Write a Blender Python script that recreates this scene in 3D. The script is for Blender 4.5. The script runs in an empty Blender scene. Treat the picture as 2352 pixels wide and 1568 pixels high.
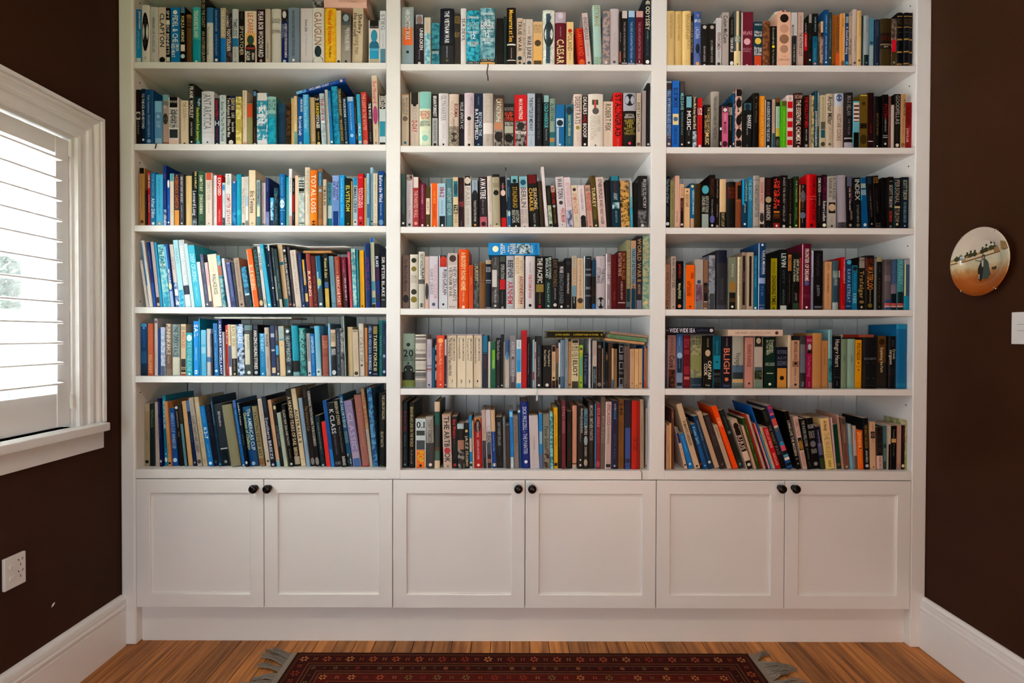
import bpy, bmesh, math, random
from mathutils import Vector, Matrix

random.seed(7)
SC = bpy.context.scene
COL = SC.collection

# ------------------------------------------------------------------ camera
F_PX, CX, CY = 1230.0, 1176.0, 784.0          # focal length and centre, in pixels of the 2352x1568 frame
MM = 0.0017                                   # metres per pixel on the bookcase's front plane
DIST = F_PX * MM
PITCH, ROLL = math.radians(0.65), math.radians(0.155)
ROT = Matrix.Rotation(math.pi / 2 - PITCH, 3, 'X') @ Matrix.Rotation(ROLL, 3, 'Z')


def ray(px, py):
    return ROT @ Vector(((px - CX) / F_PX, -(py - CY) / F_PX, -1.0))


_d = ray(1176, 1484)
CAM_Z = -_d.z / _d.y * DIST                   # the floor meets the bookcase front at pixel row 1484
CAM = Vector((0, -DIST, CAM_Z))


def on_y(px, py, Y=0.0):                      # measured point on a plane parallel to the bookcase front
    d = ray(px, py)
    return CAM + d * ((Y - CAM.y) / d.y)


def on_x(px, py, X):                          # measured point on a side wall
    d = ray(px, py)
    return CAM + d * ((X - CAM.x) / d.x)


cd = bpy.data.cameras.new('camera')
cam = bpy.data.objects.new('camera', cd)
COL.objects.link(cam)
cd.sensor_width = 36.0
cd.lens = F_PX / 2352.0 * 36.0
cd.clip_start = 0.05
cam.matrix_world = Matrix.Translation(CAM) @ ROT.to_4x4()
SC.camera = cam

# ------------------------------------------------------------------ light
SC.view_settings.view_transform = 'Standard'
SC.view_settings.look = 'None'
SC.view_settings.gamma = 1.0
SC.view_settings.use_curve_mapping = False
SC.view_settings.exposure = 3.12

wd = bpy.data.worlds.new('daylight')
SC.world = wd
wd.use_nodes = True
_bg = wd.node_tree.nodes['Background']
_bg.inputs['Color'].default_value = (0.80, 0.93, 1.10, 1)
_bg.inputs['Strength'].default_value = 7.0 / 8

X_LEFT = on_y(274, 770).x
X_RIGHT = on_y(2132, 770).x
Y_BACK = 0.345
Y_REAR = -3.3
Z_CEIL = 2.95
WIN_FAR = on_x(172, 700, X_LEFT).y            # far edge of the left window's opening
WIN_NEAR = WIN_FAR - 1.25
WIN_TOP = on_x(176, 318, X_LEFT).z
WIN_SILL = on_x(176, 978, X_LEFT).z
REVEAL = 0.15


def portal(name, loc, rot, sx, sy):
    l = bpy.data.lights.new(name, 'AREA')
    l.shape = 'RECTANGLE'
    l.size, l.size_y = sx, sy
    l.cycles.is_portal = True
    o = bpy.data.objects.new(name, l)
    o.location = loc
    o.rotation_euler = rot
    COL.objects.link(o)


REAR_WIN = (-1.25, -0.35, 0.30, 2.05)          # x0, x1, z0, z1 of the window in the wall behind the camera
portal('window_daylight', (X_LEFT - REVEAL - 0.03, (WIN_FAR + WIN_NEAR) / 2, (WIN_TOP + WIN_SILL) / 2),
       (0, -math.pi / 2, 0), WIN_TOP - WIN_SILL, WIN_FAR - WIN_NEAR)


def lamp(name, loc, watts, colour, radius):
    l = bpy.data.lights.new(name, 'POINT')
    l.energy, l.color, l.shadow_soft_size = watts, colour, radius
    o = bpy.data.objects.new(name, l)
    o.location = loc
    COL.objects.link(o)


portal('rear_window_daylight', ((REAR_WIN[0] + REAR_WIN[1]) / 2, Y_REAR - 0.16, (REAR_WIN[2] + REAR_WIN[3]) / 2),
       (math.pi / 2, 0, 0), REAR_WIN[1] - REAR_WIN[0], REAR_WIN[3] - REAR_WIN[2])
# high sun outside the left window: it lands on the shutter's louvers, which throw it up into the room
sl = bpy.data.lights.new('sun', 'SUN')
sl.energy, sl.angle, sl.color = 98.0 / 8, 0.01, (1.0, 1.0, 1.0)
so_ = bpy.data.objects.new('sun', sl)
so_.rotation_euler = Vector((0.50, 0.04, -0.80)).to_track_quat('-Z', 'Y').to_euler()
COL.objects.link(so_)
# warm ceiling downlights in front of the bookcase, above the picture, and an added warm fill light low behind the camera
for x_ in (-0.95, 0.1, 1.05):
    l_ = bpy.data.lights.new('ceiling_downlight', 'AREA')
    l_.shape, l_.size = 'DISK', 0.25
    l_.energy, l_.color = 6.0 / 8, (1.0, 0.80, 0.64)
    o_ = bpy.data.objects.new('ceiling_downlight', l_)
    o_.location = (x_, -1.55, Z_CEIL - 0.02)
    COL.objects.link(o_)
lamp('warm_fill_light', (0.75, -2.35, 0.30), 32 / 8, (1.0, 0.56, 0.30), 0.2)  # added fill, no real lamp: warms the lower doors and floor


# ------------------------------------------------------------------ helpers
def lin(v):
    return v / 12.92 if v <= 0.04045 else ((v + 0.055) / 1.055) ** 2.4


def rgb(hx, g=1.0):
    c = [min(0.9, lin(int(hx[i:i + 2], 16) / 255.0) * g) for i in (0, 2, 4)]
    return (c[0], c[1], c[2], 1.0)


def mat(name, color, rough=0.5, metal=0.0, spec=0.5, bump=None, coat=0.0):
    m = bpy.data.materials.new(name)
    m.use_nodes = True
    b = m.node_tree.nodes['Principled BSDF']
    if isinstance(color, str):
        color = rgb(color)
    b.inputs['Base Color'].default_value = color
    b.inputs['Roughness'].default_value = rough
    b.inputs['Metallic'].default_value = metal
    b.inputs['Specular IOR Level'].default_value = spec
    b.inputs['Coat Weight'].default_value = coat
    if bump:
        nt = m.node_tree
        tc = nt.nodes.new('ShaderNodeTexCoord')
        n = nt.nodes.new('ShaderNodeTexNoise')
        n.inputs['Scale'].default_value = bump[0]
        n.inputs['Detail'].default_value = 4
        bp = nt.nodes.new('ShaderNodeBump')
        bp.inputs['Strength'].default_value = bump[1]
        bp.inputs['Distance'].default_value = 0.002
        nt.links.new(tc.outputs['Object'], n.inputs['Vector'])
        nt.links.new(n.outputs['Fac'], bp.inputs['Height'])
        nt.links.new(bp.outputs['Normal'], b.inputs['Normal'])
    return m


def mix_noise(m, c1, c2, scale, stretch=(1, 1, 1), lo=0.35, hi=0.65, detail=4, coord='Object', rnd=0.0):
    """base colour of m: noise between two colours, with an optional shift from object to object"""
    nt = m.node_tree
    b = nt.nodes['Principled BSDF']
    tc = nt.nodes.new('ShaderNodeTexCoord')
    mp = nt.nodes.new('ShaderNodeMapping')
    mp.inputs['Scale'].default_value = stretch
    n = nt.nodes.new('ShaderNodeTexNoise')
    n.inputs['Scale'].default_value = scale
    n.inputs['Detail'].default_value = detail
    r = nt.nodes.new('ShaderNodeValToRGB')
    r.color_ramp.elements[0].position = lo
    r.color_ramp.elements[1].position = hi
    r.color_ramp.elements[0].color = c1
    r.color_ramp.elements[1].color = c2
    nt.links.new(tc.outputs[coord], mp.inputs['Vector'])
    nt.links.new(mp.outputs['Vector'], n.inputs['Vector'])
    nt.links.new(n.outputs['Fac'], r.inputs['Fac'])
    out = r.outputs['Color']
    if rnd:
        oi = nt.nodes.new('ShaderNodeObjectInfo')
        add = nt.nodes.new('ShaderNodeVectorMath')
        add.operation = 'ADD'
        sc_ = nt.nodes.new('ShaderNodeVectorMath')
        sc_.operation = 'SCALE'
        sc_.inputs[0].default_value = (37.0, 11.0, 23.0)
        nt.links.new(oi.outputs['Random'], sc_.inputs['Scale'])
        nt.links.new(mp.outputs['Vector'], add.inputs[0])
        nt.links.new(sc_.outputs['Vector'], add.inputs[1])
        nt.links.new(add.outputs['Vector'], n.inputs['Vector'])
        hs = nt.nodes.new('ShaderNodeHueSaturation')
        mr = nt.nodes.new('ShaderNodeMapRange')
        mr.inputs['To Min'].default_value = 1 - rnd
        mr.inputs['To Max'].default_value = 1 + rnd
        nt.links.new(oi.outputs['Random'], mr.inputs['Value'])
        nt.links.new(mr.outputs['Result'], hs.inputs['Value'])
        nt.links.new(out, hs.inputs['Color'])
        out = hs.outputs['Color']
    nt.links.new(out, b.inputs['Base Color'])
    return m


class MB:
    """collects faces; build() links them as ONE mesh object"""

    def __init__(self):
        self.v, self.f = [], []

    def box(self, x0, x1, y0, y1, z0, z1):
        b = len(self.v)
        self.v += [(x0, y0, z0), (x1, y0, z0), (x1, y1, z0), (x0, y1, z0),
                   (x0, y0, z1), (x1, y0, z1), (x1, y1, z1), (x0, y1, z1)]
        self.f += [tuple(b + i for i in q) for q in
                   ((0, 3, 2, 1), (4, 5, 6, 7), (0, 1, 5, 4), (1, 2, 6, 5), (2, 3, 7, 6), (3, 0, 4, 7))]
        return self

    def grid(self, rows, close_u=False, close_v=False):
        """rows of points, joined by quads"""
        b, nu = len(self.v), len(rows[0])
        for r in rows:
            self.v += [tuple(p) for p in r]
        nv = len(rows)
        for j in range(nv if close_v else nv - 1):
            for i in range(nu if close_u else nu - 1):
                a, c = b + j * nu + i, b + j * nu + (i + 1) % nu
                d, e = b + ((j + 1) % nv) * nu + i, b + ((j + 1) % nv) * nu + (i + 1) % nu
                self.f.append((a, c, e, d))
        return self

    def prism(self, poly, axis, a0, a1):
        """polygon in the plane across axis ('x','y','z'), extruded from a0 to a1"""
        def p(q, a):
            return {'x': (a, q[0], q[1]), 'y': (q[0], a, q[1]), 'z': (q[0], q[1], a)}[axis]
        n, b = len(poly), len(self.v)
        self.v += [p(q, a0) for q in poly] + [p(q, a1) for q in poly]
        self.f += [(b + i, b + (i + 1) % n, b + n + (i + 1) % n, b + n + i) for i in range(n)]
        self.f += [tuple(b + i for i in reversed(range(n))), tuple(b + n + i for i in range(n))]
        return self

    def lathe(self, prof, origin, axis, n=24):
        """profile of (radius, distance along axis) turned about axis through origin"""
        ax = Vector(axis).normalized()
        u = ax.orthogonal().normalized()
        w = ax.cross(u)
        o = Vector(origin)
        rows = [[o + ax * t + (u * math.cos(2 * math.pi * k / n) + w * math.sin(2 * math.pi * k / n)) * r
                 for k in range(n)] for r, t in prof]
        return self.grid(rows, close_u=True)

    def tube(self, pts, r, n=8):
        pts = [Vector(p) for p in pts]
        rows = []
        for i, p in enumerate(pts):
            t = (pts[min(i + 1, len(pts) - 1)] - pts[max(i - 1, 0)]).normalized()
            u = t.orthogonal().normalized()
            w = t.cross(u)
            rows.append([p + (u * math.cos(2 * math.pi * k / n) + w * math.sin(2 * math.pi * k / n)) * r for k in range(n)])
        return self.grid(rows, close_u=True)

    def build(self, name, m, parent=None, smooth=False, bevel=0.0, loc=None, segs=2):
        me = bpy.data.meshes.new(name)
        me.from_pydata(self.v, [], self.f)
        bm = bmesh.new()
        bm.from_mesh(me)
        bmesh.ops.recalc_face_normals(bm, faces=bm.faces)
        bm.to_mesh(me)
        bm.free()
        if smooth:
            me.shade_smooth()
        me.materials.append(m)
        o = bpy.data.objects.new(name, me)
        if loc is not None:
            o.location = loc
        COL.objects.link(o)
        if parent is not None:
            o.parent = parent
        if bevel:
            bv = o.modifiers.new('edge', 'BEVEL')
            bv.width = bevel
            bv.segments = segs
            bv.limit_method = 'ANGLE'
        return o


def empty(name, loc=(0, 0, 0)):
    o = bpy.data.objects.new(name, None)
    o.location = loc
    o.empty_display_size = 0.05
    COL.objects.link(o)
    return o


def tag(o, label=None, cat=None, group=None, kind=None):
    for k, v in (('label', label), ('category', cat), ('group', group), ('kind', kind)):
        if v:
            o[k] = v
    return o


# ------------------------------------------------------------------ materials of the room
M_WHITE = mat('white_satin_paint', (0.80, 0.79, 0.765, 1), 0.38, bump=(90, 0.04))
M_TRIM = mat('white_gloss_trim_paint', (0.82, 0.82, 0.81, 1), 0.28)
M_WALL = mat('chocolate_brown_wall_paint', (0.034, 0.0165, 0.0095, 1), 0.6, spec=0.12, bump=(160, 0.25))
mix_noise(M_WALL, (0.038, 0.0122, 0.0044, 1), (0.046, 0.0150, 0.0054, 1), 3.0)
M_CEIL = mat('white_ceiling_paint', (0.78, 0.77, 0.75, 1), 0.7)
M_FLOOR = mat('oiled_hardwood_boards', (0.2, 0.08, 0.03, 1), 0.42, spec=0.3, bump=(40, 0.1))
mix_noise(M_FLOOR, (0.17, 0.052, 0.011, 1), (0.56, 0.22, 0.052, 1), 6.0, stretch=(9, 0.55, 1), lo=0.3, hi=0.7, detail=6, rnd=0.30)
M_GAP = mat('dark_joint', (0.012, 0.008, 0.006, 1), 0.9)
M_KNOB = mat('dark_bronze_knob', (0.018, 0.014, 0.012, 1), 0.26, metal=0.7)
M_PLASTIC = mat('white_switch_plastic', (0.74, 0.74, 0.72, 1), 0.3)
M_DARK = mat('black_slot', (0.01, 0.01, 0.01, 1), 0.6)
M_METAL = mat('bright_wire', (0.75, 0.72, 0.66, 1), 0.25, metal=1.0)

# ------------------------------------------------------------------ the room
fl = MB().box(X_LEFT - 0.02, X_RIGHT + 0.02, Y_REAR, Y_BACK, -0.12, -0.022).build('floor', M_GAP)
tag(fl, kind='structure')
BW = 0.0765                                                        # board width
n_b = int((X_RIGHT - X_LEFT) / BW) + 1
bmesh_board = None
for i in range(n_b):
    x0 = X_LEFT + i * BW
    w = min(BW - 0.0022, X_RIGHT - x0)
    if w < 0.005:
        continue
    if bmesh_board is None or w < BW - 0.003:
        o = MB().box(0, w, Y_REAR, Y_BACK, -0.021, 0.0).build('floor_board', M_FLOOR, fl, bevel=0.0008, loc=(x0, 0, 0), segs=1)
        bmesh_board = o.data
    else:
        o = bpy.data.objects.new('floor_board', bmesh_board)
        COL.objects.link(o)
        o.location = (x0, 0, 0)
        o.parent = fl
        bv = o.modifiers.new('edge', 'BEVEL')
        bv.width, bv.segments, bv.limit_method = 0.0008, 1, 'ANGLE'

tag(MB().box(X_LEFT - 0.3, X_RIGHT + 0.3, Y_REAR - 0.2, Y_BACK + 0.2, Z_CEIL, Z_CEIL + 0.1).build('ceiling', M_CEIL), kind='structure')
tag(MB().box(X_LEFT - 0.2, X_RIGHT + 0.2, Y_BACK + 0.02, Y_BACK + 0.15, -0.1, Z_CEIL).build('wall_back', M_WALL), kind='structure')
tag(MB().box(X_RIGHT, X_RIGHT + 0.15, Y_REAR - 0.15, Y_BACK + 0.02, -0.1, Z_CEIL).build('wall_right', M_WALL), kind='structure')
rw = MB()
rw.box(X_LEFT - 0.2, REAR_WIN[0], Y_REAR - 0.15, Y_REAR, -0.1, Z_CEIL)
rw.box(REAR_WIN[1], X_RIGHT, Y_REAR - 0.15, Y_REAR, -0.1, Z_CEIL)
rw.box(REAR_WIN[0], REAR_WIN[1], Y_REAR - 0.15, Y_REAR, -0.1, REAR_WIN[2])
rw.box(REAR_WIN[0], REAR_WIN[1], Y_REAR - 0.15, Y_REAR, REAR_WIN[3], Z_CEIL)
tag(rw.build('wall_rear', M_WALL), kind='structure')
lw = MB()
XO = X_LEFT - REVEAL
lw.box(XO, X_LEFT, WIN_FAR, Y_BACK + 0.02, -0.1, Z_CEIL)
lw.box(XO, X_LEFT, Y_REAR, WIN_NEAR, -0.1, Z_CEIL)
lw.box(XO, X_LEFT, WIN_NEAR, WIN_FAR, -0.1, WIN_SILL)
lw.box(XO, X_LEFT, WIN_NEAR, WIN_FAR, WIN_TOP, Z_CEIL)
wl = tag(lw.build('wall_left', M_WALL), kind='structure')
p = on_x(122, 1388, X_LEFT)
MB().prism([(p.y - 0.007, p.z - 0.006), (p.y + 0.002, p.z - 0.003), (p.y + 0.007, p.z + 0.005), (p.y - 0.002, p.z + 0.004)],
           'x', X_LEFT, X_LEFT + 0.0012).build('paint_chip', M_TRIM, wl)


def sweep_wall(name, prof, path, X, sgn, m, parent=None):
    """profile of (offset outward in the wall plane, distance proud of the wall) swept, mitred, along a path of (y, z, oy, oz):
    oy, oz say which way outward is at that corner"""
    rows = []
    for (y, z, oy, oz) in path:
        rows.append([(X + sgn * p_, y + oy * o_, z + oz * o_) for o_, p_ in prof])
    return MB().grid(rows).build(name, m, parent)


# ---- skirting boards with a moulded top
SK_H = on_x(279, 1364, X_LEFT).z
prof_sk = [(0.0, 0.0), (0.0, 0.021), (SK_H * 0.70, 0.021), (SK_H * 0.715, 0.017), (SK_H * 0.74, 0.017), (SK_H * 0.755, 0.023),
           (SK_H * 0.80, 0.024), (SK_H * 0.825, 0.0185), (SK_H * 0.835, 0.0215), (SK_H * 0.85, 0.0185), (SK_H * 0.86, 0.0215),
           (SK_H * 0.875, 0.0215), (SK_H * 0.925, 0.0205), (SK_H * 0.935, 0.013), (SK_H * 0.965, 0.011), (SK_H * 0.99, 0.008), (SK_H, 0.003), (SK_H, 0.0)]
for nm, X, s in (('baseboard_left', X_LEFT, 1), ('baseboard_right', X_RIGHT, -1)):
    m_ = MB()
    rows = [[(X + s * p_, y, z_) for z_, p_ in prof_sk] for y in (Y_REAR, -0.0004)]
    m_.grid(rows)
    b0 = len(m_.v) // 2
    m_.f.append(tuple(range(b0, 2 * b0)))
    tag(m_.build(nm, M_TRIM), kind='structure')

# ---- the left window: architrave, reveal, sill, apron, sash and glass
win = MB()
win.box(XO + 0.02, X_LEFT, WIN_FAR, WIN_FAR + 0.004, WIN_SILL, WIN_TOP)
w1 = MB()
for (a, b_, c, d_) in ((WIN_FAR - 0.012, WIN_FAR, WIN_SILL, WIN_TOP), (WIN_NEAR, WIN_NEAR + 0.012, WIN_SILL, WIN_TOP),
                       (WIN_NEAR + 0.012, WIN_FAR - 0.012, WIN_TOP - 0.012, WIN_TOP)):
    w1.box(XO, X_LEFT, a, b_, c, d_)
W1 = tag(w1.build('window_1', M_TRIM), kind='structure')
AW = on_x(225, 700, X_LEFT).y - WIN_FAR
pa = [(0.0, 0.0), (0.0, 0.014), (AW * .10, 0.016), (AW * .13, 0.012), (AW * .36, 0.012), (AW * .40, 0.019), (AW * .50, 0.022), (AW * .56, 0.019),
      (AW * .60, 0.014), (AW * .68, 0.016), (AW * .74, 0.024), (AW * .80, 0.026), (AW * .86, 0.022), (AW * .88, 0.030), (AW * .98, 0.032), (AW, 0.028), (AW, 0.0)]
sweep_wall('architrave', pa, [(WIN_FAR, WIN_SILL, 1, 0), (WIN_FAR, WIN_TOP, 1, 1), (WIN_NEAR, WIN_TOP, -1, 1), (WIN_NEAR, WIN_SILL, -1, 0)],
           X_LEFT, 1, M_TRIM, W1)
sill_end = on_x(251, 965, X_LEFT + 0.05).y
MB().box(XO, X_LEFT + 0.055, WIN_NEAR - AW - 0.03, sill_end, WIN_SILL - 0.03, WIN_SILL).build('window_sill', M_TRIM, W1, bevel=0.004)
MB().box(X_LEFT, X_LEFT + 0.02, WIN_NEAR - AW, WIN_FAR + AW, on_x(224, 1028, X_LEFT).z, WIN_SILL - 0.03).build('apron', M_TRIM, W1, bevel=0.002)
ymid = (WIN_FAR + WIN_NEAR) / 2
M_GLASS = bpy.data.materials.new('window_glass')
M_GLASS.use_nodes = True
nt = M_GLASS.node_tree
nt.nodes.clear()
out = nt.nodes.new('ShaderNodeOutputMaterial')
mx = nt.nodes.new('ShaderNodeMixShader')
tr = nt.nodes.new('ShaderNodeBsdfTransparent')
gl = nt.nodes.new('ShaderNodeBsdfGlossy')
gl.inputs['Roughness'].default_value = 0.02
mx.inputs['Fac'].default_value = 0.05
tr.inputs['Color'].default_value = (0.96, 0.98, 0.97, 1)
nt.links.new(tr.outputs[0], mx.inputs[1])
nt.links.new(gl.outputs[0], mx.inputs[2])
nt.links.new(mx.outputs[0], out.inputs['Surface'])
for (a, b_) in ((WIN_NEAR + 0.012, ymid), (ymid, WIN_FAR - 0.012)):
    s_ = MB()
    for (y0, y1, z0, z1) in ((a, a + 0.035, WIN_SILL, WIN_TOP - 0.012), (b_ - 0.035, b_, WIN_SILL, WIN_TOP - 0.012),
                             (a + 0.035, b_ - 0.035, WIN_SILL, WIN_SILL + 0.05), (a + 0.035, b_ - 0.035, WIN_TOP - 0.055, WIN_TOP - 0.012)):
        s_.box(XO + 0.005, XO + 0.035, y0, y1, z0, z1)
    so = s_.build('sash', M_TRIM, W1)
    MB().box(XO + 0.018, XO + 0.022, a + 0.035, b_ - 0.035, WIN_SILL + 0.05, WIN_TOP - 0.055).build('pane', M_GLASS, so)

# rear window (behind the camera)
w2 = MB()
x0, x1, z0, z1 = REAR_WIN
for (a, b_, c, d_) in ((x0, x0 + 0.05, z0, z1), (x1 - 0.05, x1, z0, z1), (x0 + 0.05, x1 - 0.05, z0, z0 + 0.05), (x0 + 0.05, x1 - 0.05, z1 - 0.05, z1),
                       (x0 + 0.05, x1 - 0.05, (z0 + z1) / 2 - 0.02, (z0 + z1) / 2 + 0.02)):
    w2.box(a, b_, Y_REAR - 0.13, Y_REAR - 0.08, c, d_)
W2 = tag(w2.build('window_2', M_TRIM), kind='structure')
MB().box(x0 + 0.05, x1 - 0.05, Y_REAR - 0.107, Y_REAR - 0.103, z0 + 0.05, z1 - 0.05).build('pane', M_GLASS, W2)

# ---- plantation shutters in the window, hinged on the jambs
SHX0, SHX1 = X_LEFT - 0.034, X_LEFT - 0.006
lou_z = [on_x(160, y, X_LEFT - 0.02).z for y in (381, 875)]
N_LOU = 12
rail_top = on_x(130, 352, X_LEFT - 0.01).z
rail_bot = on_x(140, 902, X_LEFT - 0.01).z
st_w = 0.052
blade = []
for k in range(20):                                              # blade section: flat oval with a blunt nose
    a = 2 * math.pi * k / 20
    c, s = math.cos(a), math.sin(a)
    blade.append((0.040 * math.copysign(abs(c) ** 0.45, c), 0.0056 * math.copysign(abs(s) ** 0.7, s)))
for idx, (ya, yb, lab) in enumerate(((ymid + 0.002, WIN_FAR - 0.016, 'white louvred window shutter hinged on the side nearest the bookcase'),
                                     (WIN_NEAR + 0.016, ymid - 0.002, 'white louvred window shutter hinged on the side away from the bookcase'))):
    s_ = empty('window_shutter', (SHX0, (ya + yb) / 2, WIN_SILL + 0.006))
    tag(s_, lab, 'shutter', 'plantation shutters of the window')
    inv = Matrix.Translation(-s_.location)

    def part(mb, name, m=M_TRIM, par=s_, **kw):
        o = mb.build(name, m, par, **kw)
        o.matrix_parent_inverse = inv
        return o
    zb, zt = WIN_SILL + 0.006, WIN_TOP - 0.018
    for y0 in (ya, yb - st_w):
        part(MB().box(SHX0, SHX1, y0, y0 + st_w, zb, zt), 'shutter_stile', bevel=0.002)
    part(MB().box(SHX0 + 0.002, SHX1 - 0.002, ya + st_w, yb - st_w, rail_top, zt), 'shutter_rail', bevel=0.002)
    part(MB().box(SHX0 + 0.002, SHX1 - 0.002, ya + st_w, yb - st_w, zb, rail_bot), 'shutter_rail', bevel=0.002)
    xm = (SHX0 + SHX1) / 2
    for k in range(N_LOU):
        z = lou_z[0] + (lou_z[1] - lou_z[0]) * k / (N_LOU - 1)
        a = math.radians(-3)
        poly = [(xm + px * math.cos(a) - pz * math.sin(a), z + px * math.sin(a) + pz * math.cos(a)) for px, pz in blade]
        part(MB().prism(poly, 'y', ya + st_w + 0.001, yb - st_w - 0.001), 'louver')
    hy = yb if idx == 0 else ya
    for zc in (on_x(163, 345, X_LEFT).z, on_x(171, 921, X_LEFT).z):
        part(MB().lathe([(0.0, -0.024), (0.006, -0.024), (0.006, 0.024), (0.0, 0.024)], (SHX1 + 0.006, hy, zc), (0, 0, 1), 10), 'hinge', M_PLASTIC)

# ---- outside the window
M_LAWN = mat('lawn', (0.10, 0.14, 0.06, 1), 0.9)
M_BOUNCE = mat('pale_bounce_ground', (0.60, 0.59, 0.57, 1), 0.9, bump=(20, 0.2))  # unseen ground, made pale to throw daylight up through the window
M_FENCE = mat('corrugated_grey_fence', (0.13, 0.14, 0.14, 1), 0.6)
M_SHED = mat('pale_shed_cladding', (0.17, 0.18, 0.18, 1), 0.7)
M_ROOF = mat('grey_shed_roof', (0.07, 0.08, 0.085, 1), 0.7)
M_LEAF = mat('tree_leaf', (0.016, 0.028, 0.016, 1), 0.6, spec=0.1)
M_BARK = mat('tree_bark', (0.09, 0.065, 0.045, 1), 0.9)
GZ = -0.55
for nm, g in (('ground', (-40, X_LEFT - REVEAL - 0.001, -30, 40)), ('lawn', (X_LEFT - REVEAL, 30, -30, Y_REAR - 0.16))):
    tag(MB().box(g[0], g[1], g[2], g[3], GZ - 0.1, GZ).build(nm, M_BOUNCE if nm == 'ground' else M_LAWN), kind='structure')
# corrugated fence
FX = -5.2
f_top = on_x(40, 796, FX).z
fy0, fy1 = 1.0, 5.6
poly = []
nc = 90
for i in range(nc * 6 + 1):
    y = fy0 + (fy1 - fy0) * i / (nc * 6)
    poly.append((FX + 0.014 * math.sin(i * math.pi / 3), y))
m_ = MB().grid([[(x, y, z) for x, y in poly] for z in (GZ, f_top)])
m_.box(FX - 0.03, FX + 0.03, fy0, fy1, f_top, f_top + 0.03)
tag(m_.build('garden_fence', M_FENCE), 'grey corrugated metal garden fence seen through the shutters', 'fence')
# shed behind the fence
SX = -7.2
sh = empty('garden_shed', (SX, 5.0, GZ))
tag(sh, 'pale weatherboard garden shed behind the corrugated fence', 'shed')
s_top, s_eave = on_x(40, 742, SX).z, on_x(40, 775, SX).z
for o in (MB().box(SX - 2.0, SX, 2.5, 7.5, GZ, s_eave).build('wall', M_SHED, sh),
          MB().prism([(SX - 2.1, s_eave + 0.02), (SX + 0.12, s_eave + 0.02), (SX + 0.12, s_eave + 0.08), (SX - 1.0, s_top + 0.25), (SX - 2.1, s_eave + 0.08)],
                     'y', 2.3, 7.7).build('roof', M_ROOF, sh),
          MB().box(SX + 0.12, SX + 0.17, 2.3, 7.7, s_eave, s_eave + 0.07).build('gutter', M_TRIM, sh)):
    o.matrix_parent_inverse = Matrix.Translation(-sh.location)
# tree beyond
tc_ = on_x(22, 655, -10.5)
tree = empty('garden_tree', (tc_.x, tc_.y, GZ))
tag(tree, 'dark green leafy tree rising beyond the garden shed', 'tree')
cr = MB()
rt = random.Random(3)
for _ in range(2600):
    u, v, r = rt.uniform(0, 2 * math.pi), math.acos(rt.uniform(-1, 1)), rt.uniform(0.55, 1.0)
    bump = 1 + 0.18 * math.sin(3 * u) * math.sin(4 * v)
    c = Vector((math.sin(v) * math.cos(u) * 0.9, math.sin(v) * math.sin(u) * 0.9, math.cos(v) * 0.62)) * r * bump
    c += Vector((0, 0, 0)) + Vector((tc_.x, tc_.y, tc_.z - 0.05))
    n = Vector((rt.gauss(0, 1), rt.gauss(0, 1), rt.gauss(0, 1))).normalized()
    a = n.orthogonal().normalized() * 0.07
    b_ = n.cross(a)
    k = len(cr.v)
    cr.v += [tuple(c - a), tuple(c - b_ * 0.6), tuple(c + a), tuple(c + b_ * 0.6)]
    cr.f.append((k, k + 1, k + 2, k + 3))
ci = Matrix.Translation(-tree.location)
cro = cr.build('foliage', M_LEAF, tree)
cro['kind'] = 'stuff'
cro.matrix_parent_inverse = ci
t_ = MB().tube([(tc_.x, tc_.y, GZ), (tc_.x + 0.03, tc_.y, tc_.z - 0.7), (tc_.x, tc_.y + 0.05, tc_.z)], 0.11, 10).build('trunk', M_BARK, tree)
t_.matrix_parent_inverse = ci

# ------------------------------------------------------------------ the built-in bookcase
BAYS = {'L': (on_y(308, 600).x, on_y(887, 600).x), 'M': (on_y(919.5, 600).x, on_y(1494.5, 600).x), 'R': (on_y(1529, 600).x, on_y(2100, 600).x)}
MIDPX = {'L': 597, 'M': 1206, 'R': 1812}
SHELF_PX = {'L': (-43, 142.5, 330.5, 517.5, 705.5, 864.5, 1078.5), 'M': (-41, 147, 335, 521, 709, 893, 1079), 'R': (-40, 149.5, 338, 523, 711, 893.5, 1079.5)}
SHELF_Z = {b: [on_y(MIDPX[b], y).z for y in ys] for b, ys in SHELF_PX.items()}     # index 0 is the shelf above the picture
TH = 0.0245
Z_BASE0 = on_y(1206, 1101).z
Z_DOOR0 = on_y(1206, 1396.5).z
TOPZ = 2.86
bc = empty('bookcase', (0, 0.17, 0))
tag(bc, 'tall white built-in bookcase of three bays filled with books', 'bookcase')
binv = Matrix.Translation(-bc.location)


def cpart(mb, name, m=M_WHITE, par=bc, **kw):
    o = mb.build(name, m, par, **kw)
    o.matrix_parent_inverse = binv
    return o


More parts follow.
